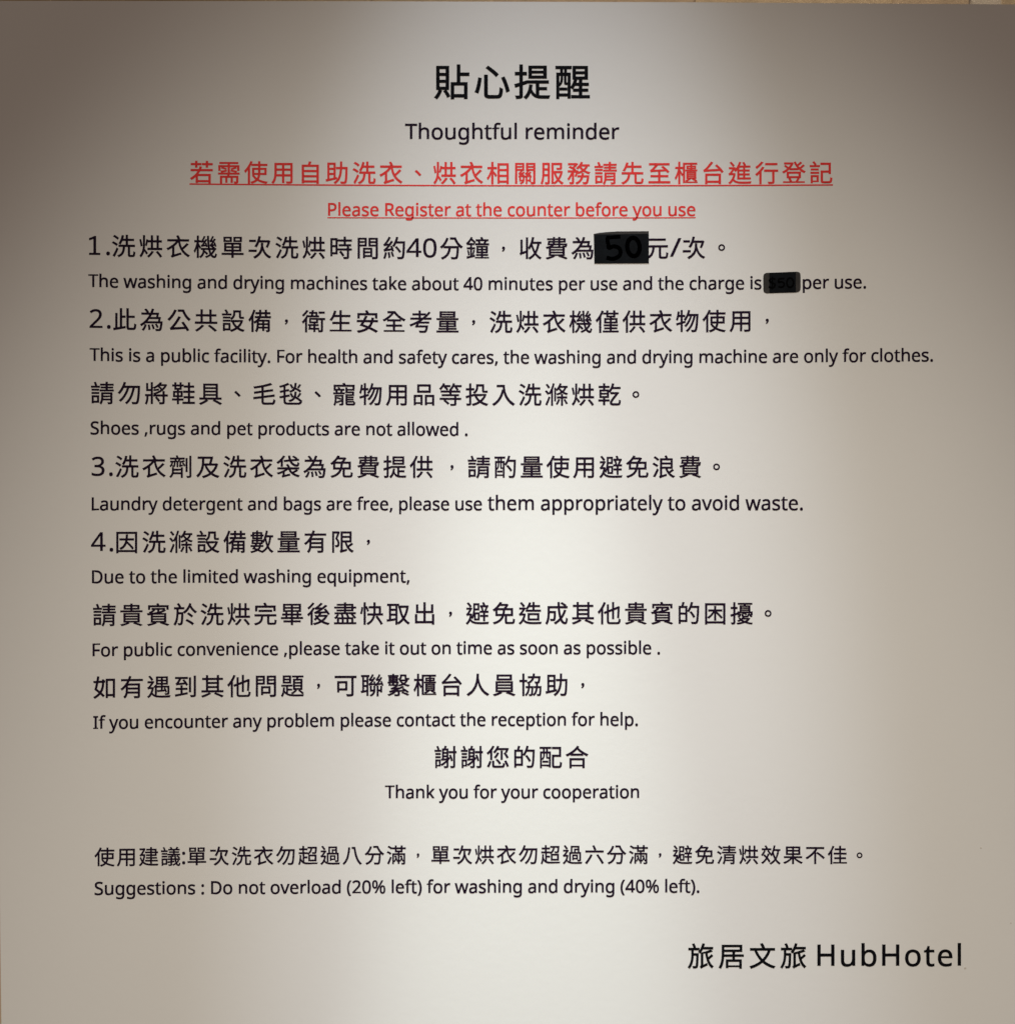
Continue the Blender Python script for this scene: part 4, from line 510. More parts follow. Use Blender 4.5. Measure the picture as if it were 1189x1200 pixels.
     -15,-5,-4,-16,0,-16,-1,-57,0,-61,2,11,-21,11,-30,3,-20,81,0,50,1,32,12,31,11,10,21,0,43,0,270,117,0,0,67,-117,0,0,110,88,0,0,67,-220,0,0,130,252,0,0,67,-252,0,0,121,3,291,416,0,0,
     -231,-145,0,0,231,3,291,484,0,-145,0,0,222,145,0,5,76,775,0,0,-740,70,0,0,82,216,0,0,658],
    [26377,1000,3,25,391,840,18081649,-12,-43,-15,-44,-17,-43,-284,0,0,-70,252,0,-63,-129,-92,-120,-117,-80,15,-15,23,-26,11,-17,61,43,54,53,47,58,0,-148,0,-94,-9,-112,-83,-80,14,-11,
     29,-31,9,-16,60,55,29,75,14,74,431,0,0,-104,0,-15,-5,-6,-17,0,-19,-1,-61,-1,-66,3,10,-21,11,-31,4,-20,86,0,55,0,33,11,33,13,10,23,0,44,0,510,-487,0,23,37,20,39,19,40,542,0,0,70,
     -512,0,15,37,13,38,12,37,4,748,289,4,0,-105,-422,0,2,26,1,25,0,23,0,31,3,748,353,0,-419,0,0,103,419,0],
    [26381,1000,5,12,108,803,1998,0,-359,0,-148,-6,-201,-68,-141,18,-6,30,-17,13,-12,46,95,20,126,9,119,159,0,0,-248,0,-15,-6,-4,-13,0,-13,-1,-42,0,-46,1,10,-20,9,-33,2,-19,68,0,40,1,
     26,13,26,12,9,23,0,41,0,793,3,176,733,0,153,0,0,-164,-153,0,4,176,499,8,153,0,0,-169,-155,0,1,40,1,39,0,35,2,858,391,3,-22,-84,-35,-76,-43,-65,-47,67,-36,76,-27,82,24,487,800,
     8130544,0,-880,71,0,0,471,25,0,32,-104,44,-96,57,-81,-46,-56,-53,-43,-55,-30,16,-13,20,-25,8,-17,55,32,52,43,46,53,47,-56,54,-46,61,-33,12,18,21,26,16,14,-63,30,-56,46,-49,56,63,
     89,49,113,27,136,-44,16,-13,-3,-326,0,0,270,281,0,0,-123,0,-12,-3,-3,-16,-1,-16,-1,-53,0,-61,2,10,-18,11,-26,3,-20,76,0,51,0,31,10,32,11,8,20,0,37,0,194],
    [26524,1000,5,21,159,792,29120,0,-398,302,0,0,-85,-399,0,0,-69,338,0,-90,-96,-143,-86,-131,-43,17,-16,23,-27,12,-19,132,50,144,95,97,110,0,-288,79,0,0,293,99,-107,146,-97,129,-51,
     11,19,24,28,16,16,-126,42,-145,85,-93,92,338,0,0,69,-399,0,0,85,308,0,0,398,3,236,563,0,225,0,0,-104,-225,0,3,540,563,0,227,0,0,-104,-227,0,3,236,727,0,225,0,0,-102,-225,0,3,540,
     727,0,227,0,0,-102,-227,0],
    [27231,1000,4,18,155,840,5232,0,-193,-106,0,0,-70,100,0,-24,-132,-49,-154,-49,-82,11,-18,16,-33,7,-22,35,61,33,97,26,102,0,-475,65,0,0,501,21,-43,23,-49,10,-27,38,55,-14,25,-55,95,
     -23,33,0,66,81,0,0,70,-81,0,0,193,36,573,833,45214582241,6,-193,13,-174,25,-143,-295,0,0,-61,76,0,0,-13,0,-85,-25,-114,-118,-85,14,-9,26,-23,10,-14,89,67,42,87,17,81,39,-34,39,-37,
     23,-25,47,45,-30,33,-60,50,-49,38,1,23,0,15,165,0,15,-71,19,-62,24,-50,-54,-43,-63,-36,-71,-27,14,-12,19,-22,8,-13,65,26,59,33,53,39,40,-62,52,-37,66,-4,40,-3,31,36,20,112,-13,6,
     -25,17,-13,14,-9,-73,-12,-38,-21,2,-41,4,-34,25,-29,44,51,46,42,54,30,61,-64,24,-22,-46,-30,-43,-38,-38,-17,38,-14,46,-12,53,242,0,0,61,-84,0,27,28,-23,21,-45,31,-36,20,-39,-36,29,
     -18,36,-25,24,-21,-144,0,-25,138,-13,175,-5,197,20,342,387,1043113,13,8,24,5,145,21,10,-42,50,17,-8,37,-22,64,-21,48,-48,-13,8,-19,8,-22,8,-22,-98,-12,52,61,54,80,45,81,-55,21,-10,
     -23,-12,-22,-13,-22,-78,-9,35,51,37,66,28,65,-57,19,-25,-76,-46,-78,-13,-20,-14,-20,-12,-14,-12,-2,7,-15,8,-29,3,-12,10,5,19,5,79,11,-28,-44,-26,-34,-12,-13,-19,-25,-17,-17,-15,-3,
     7,-15,9,-30,2,-12,20,702,407,1043081,14,7,24,5,145,22,13,-45,48,18,-9,37,-23,64,-23,48,-46,-14,24,-61,-99,-12,51,62,52,81,42,81,-57,22,-10,-24,-12,-23,-12,-23,-74,-7,31,46,31,59,
     24,59,-55,18,-21,-69,-41,-72,-12,-18,-11,-19,-11,-12,-12,-2,7,-15,9,-29,3,-12,9,5,19,5,73,10,-26,-42,-24,-34,-11,-13,-18,-25,-16,-16,-14,-4,6,-16,9,-30,3,-12],
    [27331,1000,9,3,582,310,0,263,0,0,-42,-263,0,3,582,228,0,263,0,0,-42,-263,0,3,582,390,0,263,0,0,-41,-263,0,7,374,800,0,0,-848,590,0,0,61,-521,0,0,727,509,0,0,60,15,521,679,0,0,-126,
     157,0,0,-42,-207,0,0,-46,482,0,0,46,-210,0,0,42,160,0,0,126,-160,0,0,43,-65,0,0,-43,3,579,641,0,99,0,0,-50,-99,0,3,743,641,0,101,0,0,-50,-101,0,13,518,430,1308,0,-285,99,0,-35,-27,
     -59,-32,-47,-19,14,-11,19,-18,9,-12,49,21,67,38,47,35,-43,25,152,0,-37,-28,52,-26,63,-39,33,-25,46,37,-30,25,-59,32,-48,24,102,0,0,285,18,178,842,5232,0,-213,-127,0,0,-70,122,0,
     -27,-137,-58,-160,-59,-85,13,-17,19,-32,8,-21,40,63,39,100,30,106,0,-453,68,0,0,484,29,-51,35,-63,14,-33,41,58,-17,28,-77,117,-25,34,0,62,106,0,0,70,-106,0,0,213],
    [27424,1000,2,11,276,849,1111,-43,-168,-76,-159,-98,-100,19,-11,36,-24,16,-13,53,60,48,79,41,89,552,0,-27,-76,-37,-82,-35,-54,66,-29,51,75,51,117,37,106,-59,21,-14,-4,-553,0,20,50,
     17,53,15,54,9,457,549,254,0,-60,0,-145,-28,-221,-385,-144,16,-15,24,-27,9,-18,260,99,109,137,44,129,76,-185,125,-125,202,-55,11,21,21,31,18,16,-233,55,-133,152,-61,218,2,27,1,25,0,
     23,0,62],
    [27425,1000,4,3,71,683,0,0,-73,264,0,0,73,3,50,270,0,0,-74,316,0,0,74,11,456,840,1143,-31,-160,-55,-156,-77,-98,21,-9,37,-21,16,-13,40,57,35,73,30,81,365,0,-20,-69,-30,-76,-24,-47,
     18,-8,30,-15,16,-9,35,69,44,106,26,98,-55,30,-15,-4,-364,0,15,50,13,53,11,53,9,556,554,126,0,-78,0,-145,-23,-208,-290,-147,18,-13,27,-28,12,-18,193,100,83,129,35,124,58,-163,93,
     -119,151,-62,11,21,23,30,17,15,-184,64,-100,161,-46,212,1,45,0,80],
    [27492,1000,2,15,44,13,2,14,-80,126,25,182,33,170,32,-5,75,-141,-26,0,387,141,0,0,72,-141,0,0,309,-78,0,0,-782,-112,-19,0,598,-75,0,0,-611,13,581,840,254,0,-749,0,-109,26,-29,93,0,
     19,0,113,0,21,0,89,0,21,57,9,161,-22,5,-31,14,-19,15,-5,-142,-7,-36,-42,0,-24,0,-93,0,-19,0,-43,0,-6,10,0,52,0,370,244,0,0,72,-244,0,0,309],
    [27611,1000,1,29,60,240,15205368,10,-72,330,43,0,-134,0,-111,35,-29,122,0,27,0,200,0,28,0,111,0,25,45,14,139,-23,5,-32,13,-19,14,-8,-116,-10,-26,-61,0,-42,0,-174,0,-33,0,-71,0,-12,
     11,0,54,0,146,460,60,-11,70,-449,-58,0,156,393,55,-11,70,-382,-53,0,156,131,27,122,32,96,37,-65,60,-155,-65,-285,-54,-249,-33,9,-17,11,-30,3,-19,99,13,104,16,102,18,0,-151,-309,
     -43,10,-72,299,42,0,-155],
    [27631,1000,6,3,852,788,5,-18,-38,-34,-57,-26,-36,55,-21,27,34,32,50,28,47,3,858,421,5,-19,-42,-37,-60,-29,-38,57,-22,29,36,35,53,31,50,3,461,765,5,33,-48,40,-63,19,-39,55,37,-19,
     36,-42,61,-33,46,3,466,394,5,30,-50,37,-65,18,-40,56,35,-18,36,-38,64,-30,48,38,661,477,238374486255,-7,-212,-30,-94,-211,-52,13,-12,19,-28,7,-17,125,33,69,49,38,75,73,-43,79,-57,
     41,-42,10,13,-11,-61,-23,-15,-68,0,-63,0,-272,0,-51,0,-105,0,-18,18,0,67,0,155,178,36,-10,66,-168,-33,0,163,149,31,-10,65,-139,-29,0,169,56,19,52,22,44,23,-55,57,-78,-48,-139,-49,
     -123,-33,8,-16,12,-25,3,-16,48,12,51,14,50,16,0,-159,-153,-32,11,-65,142,29,0,-163,-168,-33,10,-68,158,32,0,-139,0,-123,46,-30,153,0,36,0,309,0,38,0,134,0,28,39,15,123,-15,3,-19,6,
     -16,7,6,8,-45,45,-91,61,-76,41,15,54,6,65,3,78,7,664,840,111,-8,-192,-29,-90,-190,-50,15,-12,18,-26,7,-17,104,29,61,42,37,62,74,-36,82,-50,43,-37,45,56,-48,40,-93,51,-77,33,18,53,
     7,65,4,79],
    [27927,1000,4,3,85,778,5,62,-33,73,-52,35,-38,47,58,-36,36,-75,49,-60,30,3,38,508,5,63,-31,76,-50,38,-35,44,60,-39,35,-78,46,-62,29,4,67,-21,10,65,-47,50,95,58,126,43,107,-55,43,
     -49,-114,-66,-132,-46,-78,33,435,825,4296009479,-22,-127,-44,-123,-61,-80,19,-9,33,-21,14,-10,29,40,27,52,22,57,148,0,0,-179,-294,0,0,-72,175,0,-11,-187,-30,-121,-180,-67,17,-13,
     21,-28,8,-18,198,79,39,140,14,215,129,0,0,-320,0,-78,19,-23,74,0,15,0,71,0,16,0,68,0,18,40,7,149,-20,5,-31,12,-15,13,-3,-130,-5,-21,-26,0,-15,0,-57,0,-12,0,-26,0,-4,6,0,27,0,320,
     200,0,0,72,-286,0,0,179,247,0,0,71,-247,0,0,165,-74,0,0,-165,-124,0,14,44,12,46,9,46],
    [28010,1000,6,3,91,767,5,56,-36,67,-54,33,-36,52,52,-34,36,-70,51,-54,34,3,42,496,5,60,-31,75,-48,36,-33,47,58,-39,33,-76,44,-59,29,4,63,-10,10,67,-45,50,91,59,119,45,102,-61,45,
     -48,-110,-66,-127,-46,-75,3,794,490,0,0,-112,-369,0,0,112,3,794,554,0,-369,0,0,110,369,0,22,354,-87,3313123,21,16,32,12,216,74,-4,16,-5,30,-2,21,-187,-59,0,289,147,0,60,-184,111,
     -137,168,-64,11,21,21,29,17,15,-83,27,-69,46,-55,61,52,30,62,41,46,39,-50,49,-38,-34,-60,-44,-51,-31,-29,41,-23,46,-18,49,223,0,0,418,-197,0,-12,35,-22,48,-22,35,-68,-18,16,-30,17,
     -38,11,-32,-240,0,0,-675,0,-46,-21,-25,-15,-13,13,-12,21,-29,6,-17],
    [28165,1000,7,3,85,774,5,52,-37,70,-52,36,-33,44,60,-35,30,-71,49,-52,34,3,34,499,5,54,-31,74,-44,37,-28,39,64,-38,26,-75,42,-53,27,4,59,-21,10,60,-43,52,93,62,127,46,106,-55,42,
     -49,-114,-68,-133,-48,-78,23,588,840,0,0,-64,-279,0,0,-58,279,0,0,-67,-254,0,0,-55,254,0,0,-74,-311,0,0,-58,684,0,0,58,-298,0,0,74,248,0,0,55,-248,0,0,67,278,0,0,58,-278,0,0,64,3,
     805,215,4,0,-78,-361,0,3,27,1,27,0,24,3,805,269,0,-357,0,0,78,357,0,12,374,403,1998,0,-183,0,-78,-6,-101,-55,-74,16,-10,30,-28,11,-16,37,48,20,61,10,61,368,0,0,-80,0,-12,-5,-3,-13,
     -1,-13,-1,-48,0,-47,2,9,-19,11,-27,3,-19,69,0,45,0,28,11,28,11,9,19,0,39,0,400],
    [28364,1000,10,3,417,662,0,0,-551,56,0,0,551,3,578,184,7,-23,-66,-36,-73,-38,-51,16,-8,28,-16,11,-10,36,54,40,81,28,73,3,807,162,5,37,-57,43,-78,19,-46,57,29,-22,45,-44,75,-36,55,3,
     61,791,5,35,-45,45,-61,22,-36,56,39,-23,36,-47,58,-34,43,3,31,518,5,37,-42,47,-59,24,-34,57,39,-24,33,-50,55,-36,40,4,45,-25,10,62,-36,41,91,49,124,37,104,-55,36,-39,-111,-55,-130,
     -40,-78,7,352,844,71,-34,-146,-56,-145,-69,-95,12,-13,19,-32,7,-14,18,25,18,28,16,31,0,-559,63,0,0,695,26,67,23,72,18,71,3,634,677,6,209,0,-21,-58,-34,-47,-44,-39,-53,42,-38,48,
     -23,47,15,636,844,18431,-30,-100,-55,-92,-68,-61,14,-12,24,-26,9,-12,23,22,21,25,20,28,24,-41,34,-41,43,-37,-55,-36,-67,-26,-74,-19,13,-13,19,-27,7,-14,78,23,70,31,59,42,52,-36,63,
     -30,72,-20,9,17,17,26,13,13,-68,15,-59,25,-49,30,51,48,40,58,24,73,50,0,0,60,-296,0,14,30,12,30,10,32,11,698,394,0,0,-99,-174,0,0,-64,174,0,0,-306,66,0,0,306,175,0,0,64,-175,0,0,
     99],
    [28415,1000,4,3,38,506,5,59,-25,70,-42,35,-32,43,61,-35,32,-71,38,-60,23,4,58,-27,10,68,-40,43,92,51,123,37,105,-60,39,-41,-112,-57,-130,-41,-77,64,726,247,593920998294685663,-8,
     -60,-24,-64,-49,-36,11,-7,16,-15,7,-10,39,30,24,44,16,48,15,-51,23,-41,29,-28,7,11,15,13,11,8,0,-95,0,-11,-4,-4,-12,0,-11,0,-39,0,-43,1,8,-17,8,-24,3,-17,62,0,40,1,24,9,25,10,7,18,
     0,34,0,463,-282,0,0,72,152,0,0,150,161,0,0,67,-161,0,0,95,-74,0,0,-95,-217,0,0,95,-71,0,0,-95,-151,0,0,-17,-35,33,-67,41,-57,26,-43,-53,57,-28,68,-47,33,-33,44,59,0,-48,151,0,0,
     -150,143,0,0,-72,-271,0,0,-535,65,0,0,471,206,0,0,-298,-43,45,-24,87,-4,108,-96,0,0,-50,58,0,4,-39,-18,0,-7,-61,-24,-68,-48,-38,11,-7,15,-15,8,-10,38,32,24,45,15,50,14,-51,20,-41,
     27,-28,7,10,13,13,10,8,0,-153,67,0,0,461,214,0,0,-297,-49,42,-27,87,-5,110,-96,0,0,-50,57,0,4,-38,3,722,679,0,0,-85,-217,0,0,85],
    [28858,1000,8,3,638,187,5,30,-41,31,-58,12,-37,55,23,-12,36,-32,57,-32,40,3,205,810,5,39,-42,42,-58,18,-39,69,32,-20,38,-44,57,-38,39,3,341,163,5,18,-65,11,-83,-3,-54,66,10,0,54,
     -10,82,-20,64,3,489,172,5,24,-56,24,-73,7,-47,63,17,-9,46,-24,72,-27,54,3,213,185,5,-19,-77,-39,-89,-55,-53,58,-40,60,60,35,96,23,83,22,508,841,2817905,-17,-58,-21,-58,-25,-56,
     -363,0,0,-69,330,0,-86,-168,-126,-151,-170,-97,13,-16,19,-29,9,-18,59,35,54,40,49,45,622,0,-16,-159,-16,-67,-22,-20,-9,-9,-10,-1,-18,0,-19,-1,-48,1,-51,5,12,-20,9,-29,1,-20,52,-3,
     49,0,26,2,30,2,19,6,19,20,32,32,18,84,19,211,1,10,2,22,0,0,-109,0,13,52,14,70,11,59,-114,0,13,52,15,69,11,60,-262,0,21,50,19,51,17,52,3,299,307,5,33,36,31,39,28,40,391,0,-7,-40,
     -10,-41,-9,-34,4,495,600,10,211,0,-8,-40,-9,-40,-9,-32,-246,0,22,36,20,38,19,38],
    [28888,1000,7,3,535,174,7,-41,-79,-70,-76,-70,-50,18,-11,30,-24,13,-13,71,55,75,88,46,89,3,714,141,5,65,-66,71,-94,33,-60,65,41,-34,60,-72,89,-66,65,3,325,668,5,-9,-73,-22,-106,-18,
     -65,47,-21,21,63,23,99,21,78,3,36,655,5,23,-88,22,-118,9,-67,59,19,-8,64,-25,115,-24,88,19,743,829,0,0,-203,-163,0,0,203,-73,0,0,-203,-113,0,0,-72,113,0,0,-247,-139,0,0,-73,589,0,
     0,73,-141,0,0,247,125,0,0,72,-125,0,0,203,3,580,554,0,163,0,0,-247,-163,0,9,184,833,222,0,-339,0,-182,-14,-188,-128,-145,16,-12,25,-24,11,-16,69,78,39,88,22,94,34,-48,40,-60,18,
     -33,51,50,-19,26,-77,105,-32,39,11,75,2,77,0,76,0,339],
    [29289,1000,2,22,534,840,3143543,-33,-152,-60,-143,-84,-91,17,-10,29,-21,12,-12,44,51,38,66,33,74,86,0,-46,-161,-89,-168,-106,-84,20,-11,24,-18,15,-15,110,96,91,188,46,173,82,0,-52,
     -253,-108,-249,-165,-118,21,-10,27,-20,15,-15,166,132,111,269,51,264,47,0,-20,-399,-22,-149,-32,-36,-11,-13,-10,-3,-17,0,-19,0,-40,1,-45,4,12,-21,7,-32,2,-22,44,-3,43,0,27,3,30,4,
     20,8,20,28,40,49,22,157,22,456,1,10,1,28,0,0,-393,0,17,49,16,53,12,53,23,98,782,4194343,-12,-123,-20,-127,-37,-84,16,-7,29,-18,12,-9,17,41,15,52,12,56,92,0,0,-226,-70,-20,-66,-19,
     -51,-13,20,-72,167,52,0,-345,70,0,0,367,126,40,-10,66,-116,-35,0,205,103,0,0,72,-103,0,0,204,-70,0,0,-204,-78,0,7,45,7,46,5,46],
    [29983,1000,1,27,239,824,67108871,-38,-143,-65,-139,-82,-89,19,-10,33,-22,15,-13,38,45,35,57,32,63,237,0,0,-221,-298,0,0,-72,298,0,0,-255,-408,0,0,-73,894,0,0,73,-408,0,0,255,324,0,
     0,72,-324,0,0,221,360,0,0,73,-360,0,0,194,-78,0,0,-194,-204,0,22,51,19,55,15,55],
    [29992,1000,5,16,153,770,31758,0,-363,0,-141,-10,-177,-111,-125,17,-9,30,-25,11,-15,77,85,34,115,15,112,251,0,0,-298,76,0,0,298,270,0,0,-205,0,-18,-7,-6,-20,-1,-19,-1,-68,-1,-70,3,
     10,-20,12,-33,4,-19,94,-1,58,1,34,12,34,12,12,23,0,49,0,748,3,227,698,0,240,0,0,-161,-240,0,3,813,698,0,0,-161,-270,0,0,161,4,227,466,8,240,0,0,-168,-244,0,3,38,1,37,0,34,3,813,
     466,0,0,-168,-270,0,0,168],
    [30050,1000,8,3,134,793,0,0,-319,731,0,0,319,35,152,100,0,0,-63,307,0,0,-116,75,0,0,116,320,0,0,63,-320,0,0,76,413,0,0,64,-180,0,0,84,115,0,0,63,-115,0,0,57,-70,0,0,-57,-163,0,0,63,
     -75,0,0,-63,-157,0,0,57,-69,0,0,-57,-131,0,0,-63,131,0,0,-84,-183,0,0,-64,409,0,0,-76,3,459,240,0,-157,0,0,84,157,0,3,534,240,0,0,84,163,0,0,-84,3,207,608,0,252,0,0,-80,-252,0,3,
     533,608,0,256,0,0,-80,-256,0,3,207,739,0,252,0,0,-79,-252,0,3,533,739,0,256,0,0,-79,-256,0],
    [30331,1000,4,3,283,352,0,417,0,0,-126,-417,0,3,208,415,0,0,-251,572,0,0,251,29,880,714,507347639,-35,-37,-57,-48,-49,-37,-24,24,-23,25,-21,27,49,34,58,46,47,43,-58,41,-32,-36,-52,
     -47,-46,-35,-28,39,-23,42,-19,43,-65,-22,41,-93,57,-88,69,-74,-332,0,57,63,49,74,31,82,-49,25,-14,-3,-310,0,0,-63,275,0,-26,-50,-35,-47,-40,-43,-32,34,-54,39,-46,26,-41,-41,45,-28,
     51,-41,32,-33,-63,-57,-72,-47,-69,-29,15,-14,21,-26,10,-17,86,41,89,61,75,78,0,-48,360,0,0,50,70,-73,82,-60,87,-40,12,20,22,29,18,14,-68,27,-64,40,-58,48,50,35,57,45,46,42,12,651,
     158,2089,-16,-44,-30,-62,-26,-43,-233,0,62,22,-10,34,-25,53,-26,38,-68,-22,24,-38,24,-53,9,-34,-276,0,0,-65,881,0,0,65,-285,0,22,38,24,47,22,44],
    [30340,1000,5,3,552,423,5,55,-73,68,-100,30,-61,64,40,-33,59,-69,97,-57,71,9,240,842,257,-8,-48,-17,-66,-16,-49,-112,0,0,-733,69,0,0,79,279,0,0,654,-167,0,17,43,19,56,17,50,3,156,
     612,0,210,0,0,-211,-210,0,3,156,93,0,0,242,210,0,0,-242,14,598,844,12279,-32,-138,-54,-138,-69,-89,18,-10,31,-21,14,-12,34,48,32,61,28,68,256,0,-12,-401,-16,-154,-32,-34,-12,-14,
     -11,-3,-20,0,-23,0,-60,1,-66,5,14,-19,9,-32,2,-21,56,-3,59,-2,34,3,36,4,22,8,23,30,40,49,14,155,15,459,1,10,0,28,0,0,-302,0,16,47,15,50,12,49],
    [30433,1000,11,3,169,360,5,-20,-58,-40,-59,-58,-32,51,-45,66,40,37,65,23,66,3,333,345,5,13,-36,10,-47,2,-31,68,13,-3,31,-12,47,-14,34,3,534,342,5,25,-35,24,-48,10,-32,65,21,-11,31,
     -25,47,-26,34,3,746,340,5,54,-47,61,-68,30,-44,58,33,-29,43,-62,63,-56,46,7,167,220,0,0,-209,-122,0,0,-62,911,0,0,62,-121,0,0,209,3,237,11,0,0,149,127,0,0,-149,3,434,11,0,0,149,
     129,0,0,-149,3,633,11,0,0,149,129,0,0,-149,27,157,782,0,0,-56,301,0,0,-61,-409,0,0,-57,409,0,0,-63,-307,0,0,-55,307,0,0,-61,-392,0,0,-58,871,0,0,58,-404,0,0,61,303,0,0,118,116,0,0,
     57,-116,0,0,117,-303,0,0,60,-75,0,0,-60,3,533,608,0,229,0,0,-63,-229,0,3,533,665,0,0,61,229,0,0,-61],
    [30456,1000,5,3,546,474,0,304,0,0,-174,-304,0,3,546,542,0,0,168,304,0,0,-168,3,546,231,0,304,0,0,-174,-304,0,7,473,781,0,0,-854,73,0,0,61,304,0,0,-58,76,0,0,851,18,214,840,5232,0,
     -214,-162,0,0,-72,153,0,-35,-138,-71,-158,-70,-83,12,-18,19,-30,8,-20,54,69,53,111,39,115,0,-481,73,0,0,457,38,-49,45,-62,19,-33,46,61,-22,27,-91,107,-35,35,0,90,143,0,0,72,-143,0,
     0,214],
    [31561,1000,4,3,223,120,5,59,-46,75,-67,37,-41,55,45,-38,41,-76,64,-58,44,29,685,668,134218053,34,-33,41,-46,20,-30,52,44,-20,28,-40,41,-34,30,222,0,0,66,-300,0,8,21,8,21,6,21,-70,
     16,-25,-85,-43,-82,-56,-55,29,-21,-57,0,0,-63,-365,0,0,-65,365,0,0,-90,-315,0,0,-61,703,0,0,61,-311,0,0,90,368,0,0,65,-368,0,0,46,8,-7,30,33,29,42,25,47,100,0,15,665,303,992,0,-70,
     -608,0,0,-64,608,0,0,-169,0,-14,-5,-4,-18,-1,-17,-1,-61,-1,-67,3,9,-20,9,-23,3,-20,87,0,57,0,34,10,35,9,10,18,0,42,0,171,201,0,0,64,-201,0,0,70,12,248,674,1861,37,-32,45,-45,23,
     -29,49,44,-21,24,-40,36,-34,30,187,0,0,66,-260,0,11,20,10,20,8,20,-67,20,-34,-82,-57,-80,-63,-53,16,-12,26,-26,11,-13,34,32,35,42,31,46,88,0],
    [32004,1000,6,3,529,411,5,68,-66,75,-94,31,-62,56,44,-32,61,-78,91,-67,64,3,226,189,5,14,-70,13,-92,4,-61,64,16,-5,61,-14,89,-15,72,3,106,197,7,-15,-81,-23,-90,-28,-61,18,-5,32,-11,
     15,-8,25,62,27,95,16,85,3,349,206,5,24,-61,27,-81,12,-52,59,22,-12,51,-28,79,-26,61,14,572,840,12279,-32,-136,-55,-136,-70,-87,18,-10,33,-22,14,-11,29,41,28,49,25,55,288,0,-11,
     -388,-14,-149,-30,-33,-10,-13,-12,-3,-19,1,-23,0,-58,0,-63,5,14,-21,9,-32,2,-22,56,-3,59,-1,33,3,36,4,22,8,23,30,37,47,13,151,13,448,0,10,1,29,0,0,-336,0,21,55,18,57,15,59,20,71,
     240,1043115,20,11,35,8,259,40,6,-20,4,-19,3,-16,65,20,-11,52,-30,87,-28,66,-61,-16,12,-29,11,-32,11,-32,-190,-27,87,88,87,109,74,111,-64,41,-24,-42,-28,-42,-29,-39,-129,-11,64,74,
     63,96,53,94,-70,30,-51,-109,-81,-114,-25,-29,-25,-31,-19,-20,-18,-4,9,-19,11,-35,4,-15,15,7,24,5,125,15,-44,-57,-39,-43,-19,-18,-34,-36,-25,-23,-23,-4,9,-21,12,-36,4,-15],
    [32363,1000,9,3,630,53,5,86,-28,109,-46,53,-35,52,42,-58,35,-108,44,-84,25,3,299,87,7,-61,-40,-99,-37,-87,-24,16,-10,26,-24,11,-12,86,29,105,47,69,48,65,200,199,
     32281802129002899423,18,6,26,4,168,13,-72,-29,-61,-21,-29,-9,-56,-18,-43,-10,-32,-3,8,-17,9,-30,3,-13,27,10,37,4,270,18,0,-105,0,-11,-3,-3,-16,-1,-17,-1,-53,1,-62,1,11,-17,13,-26,
     5,-18,74,0,50,0,32,10,33,10,8,18,0,35,0,112,242,17,31,-24,27,-23,19,-19,53,36,-46,45,-94,65,-77,42,-49,-32,23,-13,24,-15,24,-16,-360,-22,118,39,120,48,117,60,-51,43,-41,-22,-44,
     -22,-44,-20,-206,-14,49,23,50,27,47,30,-31,18,26,0,0,94,-61,0,0,-51,-104,0,0,65,193,0,0,42,-193,0,0,30,157,0,0,179,-157,0,0,30,184,0,0,42,-184,0,0,50,-65,0,0,-50,-180,0,0,-42,180,
     0,0,-30,-152,0,0,-179,152,0,0,-30,-191,0,0,-42,191,0,0,-65,-91,0,0,51,-59,0,0,-94,307,0,-61,-43,-73,-35,-24,-10,-25,-11,-21,-6,-19,-2,8,-14,10,-28,3,-12,3,150,612,0,95,0,0,-35,-95,
     0,3,310,612,0,98,0,0,-35,-98,0,3,150,682,0,95,0,0,-34,-95,0,3,310,682,0,98,0,0,-34,-98,0,30,569,812,532971398,0,-64,0,-39,-11,-39,-70,-33,12,-8,25,-27,8,-14,2,1,0,-36,63,0,-38,-9,
     22,-43,31,-36,38,-31,-49,-21,-55,-15,-57,-9,12,-12,14,-23,6,-15,66,13,61,18,55,27,59,-34,71,-24,82,-14,8,16,18,25,15,13,-74,10,-65,17,-55,26,56,39,44,52,26,69,-39,14,-12,-2,-278,0,
     60,41,14,53,0,48,0,13,127,0,0,-65,0,-56,11,-20,58,0,11,0,44,0,13,0,17,0,19,0,11,3,-2,14,-1,21,-1,14,-12,-2,-21,-1,-12,0,-11,0,-37,0,-10,0,-13,0,-2,5,0,21,0,119,3,622,553,6,181,0,
     -24,-36,-32,-30,-39,-24,-37,25,-29,30,-20,35],
    [32771,1000,1,39,836,794,292593532929,-72,-91,-89,-84,-100,-75,-85,0,0,114,218,0,0,64,-218,0,0,118,-74,0,0,-118,-257,0,0,-64,257,0,0,-114,-346,0,0,-66,412,0,-137,-90,-151,-75,-154,
     -54,12,-17,16,-33,7,-17,90,35,89,41,87,47,-23,-55,-28,-61,-24,-44,446,0,-15,-92,-16,-45,-22,-15,-11,-8,-13,-1,-25,0,-27,0,-81,1,-74,7,14,-20,10,-29,1,-21,74,-5,70,0,34,1,41,2,23,4,
     23,20,32,28,22,64,20,137,3,11,2,23,0,0,-422,0,44,100,426,0,0,61,-396,0,51,31,50,34,47,35,342,0,0,66,-258,0,79,66,72,72,62,77],
    [32879,1000,8,11,38,135,0,14,-69,223,40,0,-186,65,0,0,809,40,0,0,68,-332,0,0,-68,50,0,0,-585,3,161,729,0,114,0,0,-142,-114,0,3,161,524,0,114,0,0,-143,-114,0,3,161,317,0,114,0,0,
     -146,-114,-18,20,382,368,1043081,15,9,26,5,175,21,14,-52,49,17,-9,39,-22,72,-20,52,-47,-12,21,-66,-130,-13,61,68,62,89,54,90,-53,29,-15,-30,-18,-29,-18,-28,-76,-4,38,49,40,66,33,
